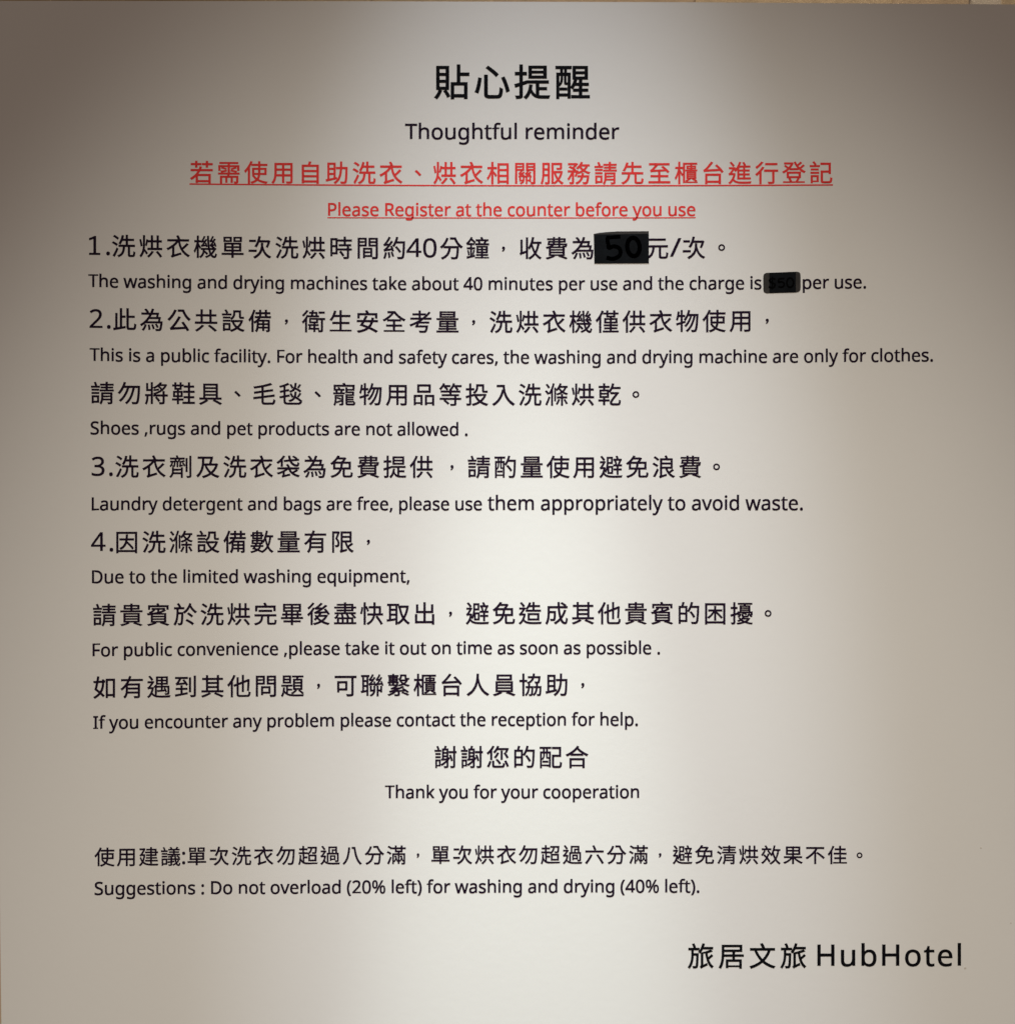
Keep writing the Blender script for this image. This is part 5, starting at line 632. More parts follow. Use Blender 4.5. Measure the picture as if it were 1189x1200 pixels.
     67,-58,25,-27,-74,-51,-74,-13,-20,-15,-20,-13,-12,-14,-3,7,-18,9,-35,3,-16,11,6,17,4,73,5,-30,-43,-26,-33,-12,-13,-23,-27,-19,-19,-17,-3,7,-19,9,-35,2,-15,20,683,373,1043081,15,9,
     27,5,177,25,17,-55,48,20,-12,42,-29,71,-24,54,-46,-14,28,-70,-129,-14,55,67,54,87,46,88,-53,28,-12,-28,-15,-28,-14,-26,-79,-4,35,47,38,63,30,63,-53,25,-27,-71,-48,-74,-15,-19,-13,
     -19,-13,-12,-13,-2,7,-17,7,-34,4,-15,10,5,19,5,79,6,-28,-45,-25,-34,-12,-14,-20,-27,-18,-18,-16,-3,8,-18,7,-34,3,-15,11,418,345,28,0,-222,141,0,-13,-58,-37,-57,-95,-44,13,-10,21,
     -27,8,-15,145,70,30,111,0,97,0,155,-65,0,0,-154,0,-3,-85,0,0,157,11,850,337,0,0,-147,-86,0,0,156,-65,0,0,-428,65,0,0,206,86,0,0,-38,62,0,0,251],
    [33258,1000,4,3,239,411,0,535,0,0,-147,-535,0,3,239,482,0,0,149,535,0,0,-149,3,239,194,0,535,0,0,-148,-535,0,11,455,842,1025,-8,-40,-16,-55,-15,-44,-253,0,0,-784,76,0,0,56,535,0,0,
     -51,79,0,0,779,-361,0,17,38,17,46,16,43],
    [33267,1000,2,16,146,423,57515,38,13,54,1,545,26,25,-26,22,-25,15,-21,65,46,-54,68,-113,98,-90,67,-59,-39,41,-31,44,-37,40,-38,-465,-18,63,57,64,72,61,78,475,0,0,71,-840,0,0,-71,
     266,0,-60,-79,-67,-69,-25,-22,-27,-26,-22,-17,-20,-4,8,-20,13,-38,3,-16,15,460,415,0,0,-130,-318,0,0,-70,318,0,0,-185,-406,0,0,-71,894,0,0,71,-411,0,0,185,327,0,0,70,-327,0,0,130],
    [33509,1000,4,20,54,499,663580,0,-70,291,0,-74,-132,-105,-103,-134,-69,17,-14,28,-31,12,-14,63,37,57,43,52,52,0,-278,75,0,0,49,452,0,0,-47,78,0,0,372,-521,0,31,42,29,45,25,48,518,0,
     0,70,-485,0,14,31,13,33,11,34,-76,18,-13,-41,-14,-38,-17,-37,3,336,37,0,0,189,452,0,0,-189,11,240,841,0,0,-92,-180,0,0,-68,180,0,0,-101,75,0,0,101,164,0,0,68,-164,0,0,92,11,520,
     749,0,0,-68,160,0,0,-101,75,0,0,101,191,0,0,68,-191,0,0,91,-75,0,0,-91],
    [34892,1000,4,3,435,780,0,0,-72,492,0,0,72,3,267,841,7,-51,-73,-97,-89,-84,-57,13,-14,21,-29,10,-17,90,64,103,98,67,87,11,391,504,248,0,-72,337,0,0,-415,0,-16,-7,-5,-19,-1,-18,-1,
     -68,0,-71,3,11,-22,11,-31,3,-21,98,0,57,0,34,11,33,13,12,23,0,46,0,416,151,0,0,72,7,307,626,71,-69,-114,-110,-116,-103,-74,15,-15,27,-33,11,-15,37,30,39,36,38,39,0,-447,74,0,0,529,
     42,50,38,52,32,52],
    [34907,1000,8,3,378,457,0,228,0,0,-95,-228,0,3,712,778,0,0,-68,234,0,0,68,3,198,840,7,-36,-66,-71,-81,-63,-52,12,-13,19,-28,9,-16,72,60,77,90,50,81,3,582,619,0,-126,0,17,87,109,0,
     22,219,640,71,-49,-106,-78,-106,-75,-72,13,-16,22,-34,8,-15,29,29,29,34,29,38,0,-470,69,0,0,570,25,40,24,42,20,41,0,-56,425,0,0,60,-65,0,0,144,-162,0,11,72,-66,6,-12,-78,-102,0,0,
     -57,93,0,-17,-87,-105,0,0,-2,21,274,250,4,0,-57,42,0,-7,-51,-10,-60,-10,-41,204,0,0,-121,68,0,0,121,161,0,0,57,-161,0,0,95,137,0,0,57,-137,0,0,59,108,0,0,201,-348,0,0,-201,172,0,0,
     -59,3,493,193,0,0,-95,-130,0,14,95,11,695,510,248,0,-69,110,0,0,-425,0,-12,-3,-4,-13,0,-14,-1,-43,0,-49,2,8,-22,9,-30,3,-21,66,0,45,2,27,12,28,12,7,21,0,41,0,425,87,0,0,69],
    [34915,1000,1,27,430,822,70766449,25,-45,27,-59,10,-40,-431,0,0,-73,368,0,-90,-120,-150,-115,-155,-69,12,-16,21,-30,9,-19,64,30,61,36,58,42,0,-274,0,-47,-34,-28,-20,-13,13,-14,21,
     -29,7,-16,26,18,38,15,315,100,-5,16,-9,31,-3,21,-273,-83,0,361,64,54,57,58,46,62,53,-276,97,-190,261,-164,9,23,25,27,19,15,-127,74,-87,81,-62,97,74,59,87,81,66,71,-64,46,-50,-62,
     -78,-76,-69,-58,-41,82,-27,92,-19,107,371,0,0,73,-432,0,65,22,-10,38,-29,61,-29,45],
    [34955,1000,5,3,675,799,5,50,-28,64,-40,31,-29,48,41,-33,28,-64,39,-51,24,3,419,460,5,26,-34,30,-48,13,-30,69,32,-13,29,-31,44,-29,33,23,261,-66,7212531,21,13,33,11,257,61,-2,16,-2,
     27,0,20,-223,-50,0,142,59,32,55,36,42,39,77,-172,137,-110,203,-49,10,21,20,29,17,16,-97,19,-82,35,-67,48,57,27,68,39,53,38,-59,43,-43,-32,-68,-44,-57,-31,-38,36,-31,41,-24,46,370,
     0,0,66,-892,0,0,-66,347,0,-97,-68,-144,-58,-125,-29,14,-14,20,-26,10,-17,62,17,67,24,65,29,0,-92,0,-37,-22,-10,-16,-6,10,-14,12,-29,3,-17,13,502,839,4593,4,-60,11,-56,17,-51,-212,
     -19,8,-64,228,21,62,-132,104,-83,121,0,68,0,28,27,11,109,-19,5,-26,13,-15,13,-6,-71,-8,-25,-30,0,-81,-1,-77,57,-52,95,305,28,-8,63,-325,-29,-18,47,-12,54,-4,59,7,290,840,71,-61,
     -105,-103,-102,-102,-64,16,-13,28,-28,12,-14,38,27,40,33,38,37,0,-216,72,0,0,293,34,41,31,43,26,43],
    [35352,1000,7,3,91,543,0,0,-59,301,0,0,59,3,72,403,0,0,-60,340,0,0,60,3,42,684,0,0,-62,401,0,0,62,3,159,814,5,33,-37,35,-53,15,-35,61,36,-15,34,-36,50,-35,37,17,485,785,4064,0,-72,
     339,0,0,-256,-326,0,0,-398,0,-95,31,-24,103,0,22,0,150,0,23,0,100,0,23,44,11,163,-22,4,-31,13,-17,13,-6,-140,-8,-26,-54,0,-33,0,-127,0,-25,0,-55,0,-10,8,0,40,0,327,251,0,0,-54,75,
     0,0,453,5,84,267,0,0,-339,67,0,0,46,244,0,0,293,3,151,205,0,177,0,0,-169,-177,0],
    [35373,1000,8,3,89,538,0,0,-60,297,0,0,60,3,89,406,0,0,-59,298,0,0,59,3,47,670,0,0,-62,381,0,0,62,3,156,814,5,27,-40,33,-58,15,-36,61,35,-16,36,-32,53,-29,40,19,417,398,129048,0,
     -70,86,0,-44,-15,38,-86,51,-75,63,-62,-68,-47,-77,-34,-80,-20,0,284,-297,0,0,-340,66,0,0,48,229,0,14,-17,15,-27,7,-17,89,26,85,40,75,55,71,-54,83,-41,95,-24,10,20,21,32,17,16,-90,
     20,-80,34,-68,46,79,74,63,95,36,122,-47,20,-13,-3,3,155,210,0,164,0,0,-166,-164,0,15,514,804,16270,0,-110,0,-72,-17,-82,-108,-62,14,-11,26,-29,9,-15,119,71,27,108,0,90,0,42,166,0,
     0,-161,0,-76,14,-28,66,0,12,0,41,0,13,0,19,0,19,1,12,4,-3,17,-2,29,-1,19,-13,-3,-19,-2,-12,0,-11,0,-39,0,-11,0,-13,0,-1,9,0,29,0,232,2,810,328,3,-33,-76,-49,-64,-59,-52,-61,53,-48,
     65,-33,74],
    [35531,1000,10,3,68,545,0,0,-60,293,0,0,60,3,69,408,0,0,-60,293,0,0,60,3,45,672,0,0,-62,346,0,0,62,3,164,818,5,18,-42,23,-57,8,-36,67,23,-10,35,-23,56,-20,42,23,640,840,0,0,-81,
     -227,0,0,-58,227,0,0,-62,-202,0,0,-55,202,0,0,-67,-239,0,0,-58,559,0,0,58,-248,0,0,67,220,0,0,55,-220,0,0,62,239,0,0,58,-239,0,0,81,3,832,212,4,0,-75,-306,0,2,26,1,26,0,23,3,832,
     266,0,-303,0,0,74,303,0,12,460,399,1998,0,-184,0,-81,-6,-101,-60,-76,15,-8,27,-27,10,-14,41,49,21,64,11,63,313,0,0,-86,0,-11,-3,-4,-13,0,-13,0,-41,0,-46,1,10,-18,9,-26,3,-18,63,0,
     41,0,27,11,26,10,7,19,0,36,0,401,5,73,271,0,0,-338,66,0,0,46,220,0,0,292,3,139,208,0,154,0,0,-167,-154,0],
    [35613,1000,12,3,668,452,5,34,-76,31,-98,9,-60,62,20,-11,59,-32,97,-35,74,3,90,537,0,0,-59,210,0,0,59,3,90,404,0,0,-60,210,0,0,60,3,56,670,0,0,-62,270,0,0,62,3,134,815,5,23,-43,21,
     -57,7,-36,59,24,-8,34,-23,56,-23,41,3,432,526,0,125,0,0,-85,-125,0,3,432,583,0,0,84,125,0,0,-84,3,432,384,0,125,0,0,-67,-125,-12,23,327,296,1060792,7,-61,223,24,0,-3,-70,-72,-86,
     -64,-84,-44,11,-14,16,-32,6,-14,71,42,72,53,64,62,0,-165,0,-14,-4,-4,-13,0,-13,0,-42,-1,-46,2,10,-18,10,-29,3,-18,61,0,41,2,24,10,25,12,8,20,0,37,0,233,29,32,25,35,22,35,-56,21,
     -20,-30,0,395,-113,0,39,99,-74,14,-5,-32,-12,-44,-11,-37,-77,0,0,-428,15,834,833,992,0,-214,-186,0,0,-69,186,0,0,-535,0,-15,-4,-4,-15,-1,-14,0,-47,-1,-49,2,11,-19,11,-32,4,-18,65,
     0,44,2,27,12,26,12,10,20,0,42,0,535,57,0,0,69,-57,0,0,214,5,88,269,0,0,-338,58,0,0,47,151,0,0,291,3,146,208,0,94,0,0,-169,-94,0],
    [35696,1000,9,3,790,385,5,41,-28,46,-41,22,-30,46,38,-22,29,-48,39,-40,26,3,76,537,0,0,-59,255,0,0,59,3,76,404,0,0,-60,255,0,0,60,3,40,670,0,0,-62,314,0,0,62,3,134,815,5,23,-43,21,
     -57,7,-36,59,24,-8,34,-23,56,-23,41,28,361,500,675840,0,-58,591,0,0,58,-258,0,0,69,210,0,0,52,-210,0,0,66,237,0,0,54,-128,0,18,23,19,28,19,29,-67,21,-12,-29,-25,-43,-19,-29,-154,0,
     5,2,-11,28,-27,41,-26,29,-54,-22,19,-23,20,-30,13,-25,-124,0,0,-54,225,0,0,-66,-193,0,0,-52,193,0,0,-69,45,855,194,35150532474019,-17,-32,-22,-30,-27,-28,-9,32,-7,37,-7,42,187,0,0,
     59,-194,0,-4,44,-2,48,-1,53,-64,0,2,-52,3,-48,4,-45,-129,0,0,79,37,7,35,9,29,9,-45,47,-58,-21,-104,-17,-87,-11,7,-14,7,-20,3,-13,34,3,38,4,37,6,0,-68,-141,0,0,-59,141,0,0,-76,-145,
     -17,10,-61,135,20,0,-90,0,-11,-3,-3,-12,-1,-12,-1,-38,0,-43,2,9,-17,9,-24,3,-16,58,0,39,0,25,10,24,9,8,16,0,34,0,102,110,16,-2,56,-108,-15,0,67,136,0,8,-61,12,-53,15,-43,-44,-35,
     -49,-30,-49,-21,13,-11,18,-19,8,-12,43,20,42,25,40,30,30,-61,40,-32,51,0,49,1,24,28,12,91,-15,7,-20,9,-14,12,-4,-64,-10,-23,-17,0,-28,0,-26,24,-23,49,40,36,35,42,25,44,5,73,269,0,
     0,-338,57,0,0,47,200,0,0,291,3,130,208,0,141,0,0,-169,-141,0],
    [36020,1000,9,3,255,290,0,502,0,0,-62,-502,0,3,255,181,0,502,0,0,-63,-502,0,3,255,398,0,502,0,0,-62,-502,0,3,182,446,0,0,-377,651,0,0,377,3,581,19,5,110,-32,108,-39,62,-28,86,38,
     -72,29,-121,40,-110,30,3,351,60,7,-73,-36,-121,-32,-103,-19,17,-13,26,-28,11,-15,101,25,127,42,82,45,3,261,732,0,201,0,0,-74,-201,0,3,537,732,0,213,0,0,-74,-213,0,15,55,555,0,0,
     -59,892,0,0,59,-410,0,0,53,287,0,0,175,-287,0,0,57,-75,0,0,-57,-272,0,0,-175,272,0,0,-53],
    [36027,1000,10,3,255,290,0,502,0,0,-62,-502,0,3,255,181,0,502,0,0,-63,-502,0,3,255,398,0,502,0,0,-62,-502,0,3,351,68,7,-73,-38,-121,-33,-103,-21,16,-13,27,-28,11,-14,101,26,127,44,
     82,46,33,590,33,1946157509,114,-34,115,-42,68,-33,57,48,-69,29,-109,38,-106,30,173,0,0,359,25,0,21,1,15,6,13,11,15,15,6,28,6,55,0,9,1,15,0,0,-287,0,0,60,225,0,0,157,-225,0,0,55,
     -71,0,0,-55,-155,0,0,55,-68,0,0,-55,-246,0,0,-51,246,0,0,-56,-201,0,-6,-52,-10,-63,-10,-45,171,0,-42,-38,-74,-32,-126,-23,13,-14,17,-28,6,-17,33,7,30,7,27,8,0,-319,446,0,3,212,628,
     2,140,0,-2,-21,-4,-20,-9,-19,-134,0,4,421,628,8,156,0,0,-60,-166,0,6,19,3,20,1,21,3,422,734,0,155,0,0,-56,-155,0,3,648,734,0,156,0,0,-56,-156,0,10,860,518,47,-3,-21,-3,-10,-5,-5,
     -6,-6,-6,0,-11,0,-11,-1,-27,1,-31,3,5,-9,4,-13,2,-11,-450,0,34,22,23,24,15,26,187,0,0,-69,71,0,0,69],
    [36028,1000,8,3,147,151,7,-23,-71,-42,-70,-49,-47,18,-10,29,-22,13,-12,50,53,47,81,28,81,3,284,125,5,37,-50,41,-68,17,-45,64,33,-19,43,-41,66,-39,49,3,155,552,0,186,0,0,-128,-186,0,
     3,155,365,0,186,0,0,-130,-186,0,3,155,739,0,186,0,0,-128,-186,0,3,86,801,0,0,-628,326,0,0,628,15,644,840,0,0,-481,-164,0,0,-439,71,0,0,47,288,0,0,-43,73,0,0,435,-194,0,0,192,243,0,
     0,69,-243,0,0,220,3,551,36,0,0,256,288,0,0,-256],
    [36051,1000,5,3,270,279,0,472,0,0,-64,-472,0,3,270,170,0,472,0,0,-65,-472,0,11,88,764,1280,0,-168,69,0,0,105,685,0,0,-105,72,0,0,168,-372,0,-14,27,-19,33,-18,25,-68,-25,11,-18,12,
     -21,10,-21,31,581,21,477823301,114,-32,113,-40,67,-30,66,45,-69,29,-112,36,-107,29,165,0,0,376,-305,0,112,29,101,37,74,49,-63,35,-52,-33,-71,-28,-82,-22,0,91,240,0,0,56,-540,0,0,
     -56,232,0,0,-108,-90,-21,-99,-15,-99,-11,66,31,73,47,45,47,-63,19,-40,-38,-71,-35,-64,-25,13,-9,22,-24,10,-14,-45,-4,-45,-4,-43,-3,13,-15,19,-33,8,-17,124,15,0,-317,150,0,-66,-34,
     -128,-35,-103,-17,15,-13,21,-25,11,-14,109,19,134,38,82,45,-57,36,258,0,4,279,387,0,463,0,0,-63,-472,0,0,62],
    [36229,1000,3,3,594,348,0,239,0,0,-184,-239,0,3,523,411,0,0,-310,385,0,0,310,48,97,389,211106534441199,-3,-176,-9,-158,-58,-100,17,-8,31,-19,13,-9,29,53,18,67,11,76,73,-136,120,-33,
     214,0,387,0,4,22,14,35,12,17,-62,-3,-307,0,-49,1,-100,0,-78,8,-61,25,0,201,157,0,0,67,-157,0,0,142,160,0,15,-11,17,-14,8,-9,108,62,61,95,20,149,154,0,-7,-130,-9,-51,-13,-15,-7,-8,
     -9,-2,-15,1,-14,0,-39,0,-42,4,11,-18,7,-27,1,-20,45,-2,42,0,23,2,26,2,17,6,15,17,23,26,10,70,8,180,1,9,0,21,0,0,-440,0,0,-65,141,0,-16,-116,-47,-80,-88,-51,0,43,-178,0,0,124,158,0,
     0,67,-158,0,0,120,-70,0,0,-120,-159,0,0,-67,159,0,0,-124,-180,0,0,-68,194,0,0,-368,-38,33,-28,48,-21,67,3,46,2,48,1,50],
    [36896,1000,5,3,83,805,5,45,-49,55,-69,28,-42,57,41,-27,40,-55,64,-46,49,3,470,314,0,327,0,0,-162,-327,0,3,398,376,0,0,-286,475,0,0,286,19,599,840,116,0,-126,-113,0,15,31,13,33,11,
     33,-69,16,-30,-93,-51,-93,-60,-61,18,-8,30,-17,14,-11,26,29,25,36,23,40,148,0,0,-129,-281,0,0,-64,622,0,0,64,-267,0,0,129,227,0,0,65,-227,0,0,126,23,61,284,7358461,8,8,26,7,25,0,
     107,0,-33,-157,-71,-111,-95,-62,14,-10,26,-26,10,-15,51,35,45,49,36,63,80,-110,125,-20,201,0,110,0,126,2,93,6,4,21,10,35,11,16,-102,-9,-147,-5,-105,0,-184,1,-126,15,-66,107,28,63,
     21,74,14,86,-37,14,-13,-1,-112,0,56,68,72,105,41,59,-50,22,-11,-5,-202,0,0,-63,155,0,-42,-62,-57,-79,-22,-23,-17,-19,-16,-7,-15,-5,9,-14,14,-35,5,-18],
    [36914,1000,6,3,83,805,5,45,-49,55,-69,28,-42,57,41,-27,40,-55,64,-46,49,3,463,450,0,176,0,0,-103,-176,0,3,463,510,0,0,102,176,0,0,-102,3,463,286,0,176,0,0,-107,-176,0,24,611,807,
     8388725,24,-40,25,-52,15,-40,-197,0,23,46,20,47,17,48,-64,18,-45,-131,-73,-132,-81,-86,13,-14,22,-31,7,-14,27,30,26,34,25,38,0,-413,550,0,0,64,-240,0,0,107,190,0,0,61,-190,0,0,103,
     189,0,0,60,-189,0,0,102,217,0,0,63,-174,0,-13,41,-32,63,-29,47,23,61,284,7358461,8,8,26,7,26,0,109,0,-33,-157,-72,-111,-97,-62,15,-10,25,-26,10,-15,51,34,46,49,37,62,79,-108,125,
     -20,200,0,110,0,126,2,93,6,4,21,10,35,11,16,-102,-9,-147,-5,-105,0,-182,1,-126,14,-66,105,29,64,22,75,14,87,-37,14,-13,-1,-114,0,57,68,76,104,42,59,-49,23,-12,-5,-210,0,0,-63,161,
     0,-43,-61,-59,-80,-24,-22,-18,-20,-16,-7,-15,-4,8,-15,15,-35,5,-18],
    [36935,1000,7,3,83,807,5,41,-50,52,-69,25,-43,59,39,-25,42,-51,64,-44,50,37,346,453,65097728,0,-39,-42,0,0,-56,42,0,0,-302,65,0,0,302,177,0,0,-117,-149,-11,8,-59,316,32,7,-20,6,-19,
     3,-15,48,14,-10,43,-29,72,-28,52,-47,-10,10,-20,11,-23,9,-23,-90,-7,0,111,208,0,0,-242,0,-10,-3,-4,-13,0,-13,-1,-40,0,-49,1,8,-14,9,-22,3,-16,65,0,41,0,24,9,25,10,7,15,0,33,0,297,
     -270,0,0,66,209,0,0,325,-475,0,0,-325,202,0,0,-66,-180,0,0,39,3,453,617,0,138,0,0,-81,-138,0,3,655,617,0,144,0,0,-81,-144,0,3,453,751,0,138,0,0,-81,-138,0,3,655,751,0,144,0,0,-81,
     -144,0,23,61,284,7358461,8,8,26,7,25,0,93,0,-30,-155,-65,-111,-88,-63,14,-10,26,-26,10,-15,48,36,43,51,35,67,78,-116,127,-21,205,0,110,0,127,2,94,6,4,20,9,35,12,16,-103,-10,-147,
     -4,-105,0,-191,1,-128,16,-64,116,24,61,19,72,12,81,-34,13,-13,-1,-100,0,54,68,71,105,40,59,-50,22,-13,-6,-198,0,0,-63,153,0,-41,-62,-55,-79,-22,-22,-17,-19,-16,-7,-15,-4,8,-15,15,
     -35,5,-18],
    [36942,1000,7,3,83,807,5,41,-50,52,-69,25,-43,59,39,-25,42,-51,64,-44,50,15,421,805,3968,0,-309,-76,0,0,-435,67,0,0,375,432,0,0,-300,0,-11,-4,-3,-11,0,-11,-1,-37,0,-42,2,8,-18,9,
     -26,3,-18,59,0,40,1,24,10,25,11,6,18,0,35,0,360,-79,0,0,309,5,586,665,0,0,-169,-98,0,0,251,277,0,0,-82,3,765,496,0,-121,0,0,116,121,0,5,497,372,0,0,-252,58,0,0,40,203,0,0,212,3,
     555,319,0,144,0,0,-107,-144,0,23,61,284,7358461,8,8,26,7,25,0,97,0,-31,-156,-66,-110,-90,-63,15,-10,25,-26,11,-15,48,36,43,50,35,65,79,-114,127,-20,203,0,110,0,127,2,94,6,4,20,9,
     35,12,16,-103,-10,-147,-4,-105,0,-189,1,-127,15,-65,113,25,62,20,73,12,83,-34,13,-13,-1,-104,0,56,68,73,104,40,59,-49,23,-11,-5,-205,0,0,-63,157,0,-42,-62,-57,-79,-23,-23,-17,-19,
     -16,-7,-15,-4,8,-15,15,-35,5,-18],
    [36991,1000,8,3,652,621,5,17,-43,17,-56,5,-37,56,17,-6,36,-17,55,-20,42,3,68,801,5,43,-49,54,-69,26,-42,57,40,-27,40,-54,63,-44,48,3,423,356,0,99,0,0,-204,-99,0,4,394,576,0,1,44,0,
     112,117,0,0,-156,11,333,792,270,0,-172,0,-124,-9,-177,-80,-129,13,-8,25,-24,10,-13,34,55,23,64,16,66,0,-233,218,0,0,314,-203,0,6,36,3,35,3,34,181,0,0,276,7,706,820,65,16,-33,17,
     -41,12,-35,-141,0,0,-62,337,0,0,62,-126,0,-11,37,-21,51,-22,39,19,852,637,262145,-14,-47,-25,-67,-22,-46,-190,0,0,-63,144,0,0,-109,-131,0,0,-62,131,0,0,-180,68,0,0,180,131,0,0,62,
     -131,0,0,109,142,0,0,63,-105,0,22,43,23,55,20,47,23,64,284,7358461,7,8,26,7,23,0,73,0,-28,-153,-58,-113,-82,-64,15,-10,24,-26,10,-16,47,37,40,53,32,68,79,-119,129,-21,210,0,112,0,
     128,3,95,5,4,21,10,35,12,17,-104,-10,-149,-5,-108,0,-196,0,-131,17,-64,122,21,60,16,70,11,78,-37,13,-13,-1,-79,0,45,69,60,108,33,58,-50,19,-13,-6,-167,0,0,-63,130,0,-34,-62,-45,
     -81,-18,-21,-15,-19,-14,-7,-15,-4,8,-15,16,-34,4,-18],
    [37196,1000,8,3,166,214,0,0,-56,206,0,0,56,3,552,413,5,65,-65,72,-92,28,-60,57,44,-30,60,-72,88,-66,64,15,54,801,0,0,-64,131,0,0,-119,-109,0,0,-694,60,0,0,69,266,0,0,-55,61,0,0,680,
     -111,0,0,119,135,0,0,64,10,136,54,198,0,246,9,-7,12,-12,6,-7,63,58,14,80,0,61,0,80,55,0,0,-189,0,-48,12,-9,40,0,7,0,33,0,7,0,8,0,0,-253,3,239,618,0,0,119,58,0,0,-119,4,136,310,8,0,
     243,61,0,0,-79,0,-52,-8,-62,-53,-50,5,338,553,28,64,0,0,-201,-3,-1,-2,-1,-11,0,-7,0,-23,0,-5,0,-12,0,-1,2,0,13,14,625,840,12279,-31,-135,-55,-130,-71,-84,17,-10,29,-21,13,-11,33,
     42,31,53,27,59,243,0,-10,-408,-11,-152,-29,-33,-9,-13,-10,-4,-18,1,-22,0,-52,0,-58,5,13,-20,8,-31,2,-20,51,-4,54,0,31,3,33,3,21,9,21,29,35,46,10,153,11,467,0,10,0,29,0,0,-285,0,18,
     49,16,52,13,52],
    [37197,1000,7,3,167,216,0,0,-59,231,0,0,59,15,561,795,4064,0,-72,297,0,0,-255,-294,0,0,-424,0,-91,28,-23,91,0,19,0,124,0,21,0,90,0,21,46,9,163,-21,5,-31,13,-17,13,-4,-144,-8,-25,
     -44,0,-27,0,-103,0,-21,0,-45,0,-8,7,0,36,0,353,292,0,0,398,15,47,797,0,0,-64,140,0,0,-130,-122,0,0,-680,61,0,0,71,313,0,0,-58,62,0,0,667,-122,0,0,130,142,0,0,64,10,126,55,198,0,
     246,12,-7,16,-15,8,-9,72,54,15,78,0,62,0,75,71,0,0,-156,0,-53,13,-11,45,0,8,0,38,0,8,0,7,0,0,-264,3,248,603,0,0,130,69,0,0,-130,4,126,304,8,0,235,76,0,0,-75,0,-50,-12,-62,-64,-48,
     5,368,539,28,71,0,0,-168,-2,-1,-2,-1,-11,0,-8,0,-27,0,-6,0,-12,0,-3,2,0,13],
    [37266,1000,10,3,582,599,0,261,0,0,-87,-261,0,3,582,740,0,261,0,0,-86,-261,0,3,516,800,0,0,-347,396,0,0,347,3,165,214,0,0,-56,188,0,0,56,27,554,437,67108871,-21,-78,-35,-78,-46,-53,
     16,-8,28,-18,12,-10,20,25,19,31,17,34,123,0,0,-98,-159,0,0,-61,159,0,0,-115,-208,0,0,-63,483,0,0,63,-205,0,0,115,163,0,0,61,-163,0,0,98,179,0,0,61,-179,0,0,90,-70,0,0,-90,-96,0,11,
     26,9,27,8,27,15,53,801,0,0,-64,128,0,0,-119,-105,0,0,-694,59,0,0,69,248,0,0,-55,60,0,0,680,-101,0,0,119,128,0,0,64,10,135,54,198,0,244,9,-7,11,-10,5,-7,62,58,15,80,0,61,0,80,48,0,
     0,-189,0,-48,12,-9,38,0,7,0,28,0,8,0,5,0,0,-253,3,235,618,0,0,119,52,0,0,-119,4,135,312,8,0,241,59,0,0,-79,0,-51,-9,-61,-50,-50,5,328,553,28,55,0,0,-201,-2,-1,-2,-1,-9,0,-7,0,-19,
     0,-5,0,-10,0,-1,2,0,13],
    [37327,1000,9,3,250,665,0,497,0,0,-55,-497,0,3,250,763,0,497,0,0,-54,-497,0,3,177,808,0,0,-243,645,0,0,243,3,52,522,0,0,-57,897,0,0,57,3,230,273,0,232,0,0,-58,-232,0,3,535,273,0,
     242,0,0,-58,-242,0,3,230,373,0,232,0,0,-56,-232,0,3,535,373,0,242,0,0,-56,-242,0,19,47,3,0,0,-58,908,0,0,58,-420,0,0,58,338,0,0,53,-338,0,0,55,316,0,0,251,-692,0,0,-251,303,0,0,
     -55,-331,0,0,-53,331,0,0,-58],
    [37912,1000,9,3,73,279,5,17,-59,15,-77,3,-51,50,16,-4,50,-16,76,-18,59,3,321,304,5,-7,-54,-20,-80,-16,-50,44,-16,16,46,20,74,17,62,19,457,469,0,0,-285,190,0,0,-56,-202,0,0,-56,202,
     0,0,-70,-248,0,0,-58,565,0,0,58,-246,0,0,70,210,0,0,56,-210,0,0,56,198,0,0,285,21,615,826,1082001,16,-24,14,-31,9,-26,-227,0,0,-59,362,0,-11,-31,-19,-43,-16,-34,-148,0,21,5,-7,28,
     -15,43,-19,32,-62,-14,14,-29,13,-37,7,-28,-147,0,0,-61,568,0,0,61,-156,0,17,29,17,33,16,32,-68,14,150,0,0,59,-212,0,-8,29,-19,40,-22,30,3,522,303,0,128,0,0,-68,-128,0,3,714,303,0,
     134,0,0,-68,-134,0,3,522,419,0,128,0,0,-68,-128,0,3,714,419,0,134,0,0,-68,-134,0,28,222,846,92278791,-43,-98,-74,-93,-73,-59,9,-18,16,-41,4,-16,15,14,16,15,15,16,0,-45,90,0,0,-110,
     -141,0,0,-65,141,0,0,-291,-152,-33,15,-68,89,22,122,30,114,30,-4,60,-126,-28,0,278,127,0,0,65,-127,0,0,110,100,0,0,64,-231,0,36,41,35,47,30,49,57,-43,58,-52,37,-41,32,61,-37,39,
     -58,49,-58,42,21,43],
    [38291,1000,9,3,615,169,0,0,-97,-235,0,0,97,3,615,227,0,-235,0,0,92,235,0,5,312,378,0,0,-416,68,0,0,51,305,0,0,365,3,383,600,0,0,-89,-218,0,0,89,3,383,655,0,-218,0,0,84,218,0,3,840,
     600,0,0,-90,-225,0,0,90,3,840,655,0,-225,0,0,84,225,0,10,878,797,496,-334,0,0,-345,296,0,0,-432,0,-18,-6,-5,-17,-1,-18,0,-61,-1,-61,2,11,-21,11,-35,4,-21,83,0,54,1,32,13,33,13,11,
     24,0,48,0,778,5,90,797,0,0,-878,75,0,0,535,288,0,0,343],
    [38364,1000,7,40,239,210,1090943785985,14,6,24,5,158,15,13,-32,-38,0,0,-88,-1,-20,-94,0,0,94,-52,0,0,-142,134,0,-15,-30,-32,-27,-65,-20,13,-11,17,-20,6,-14,126,44,18,69,0,75,0,90,
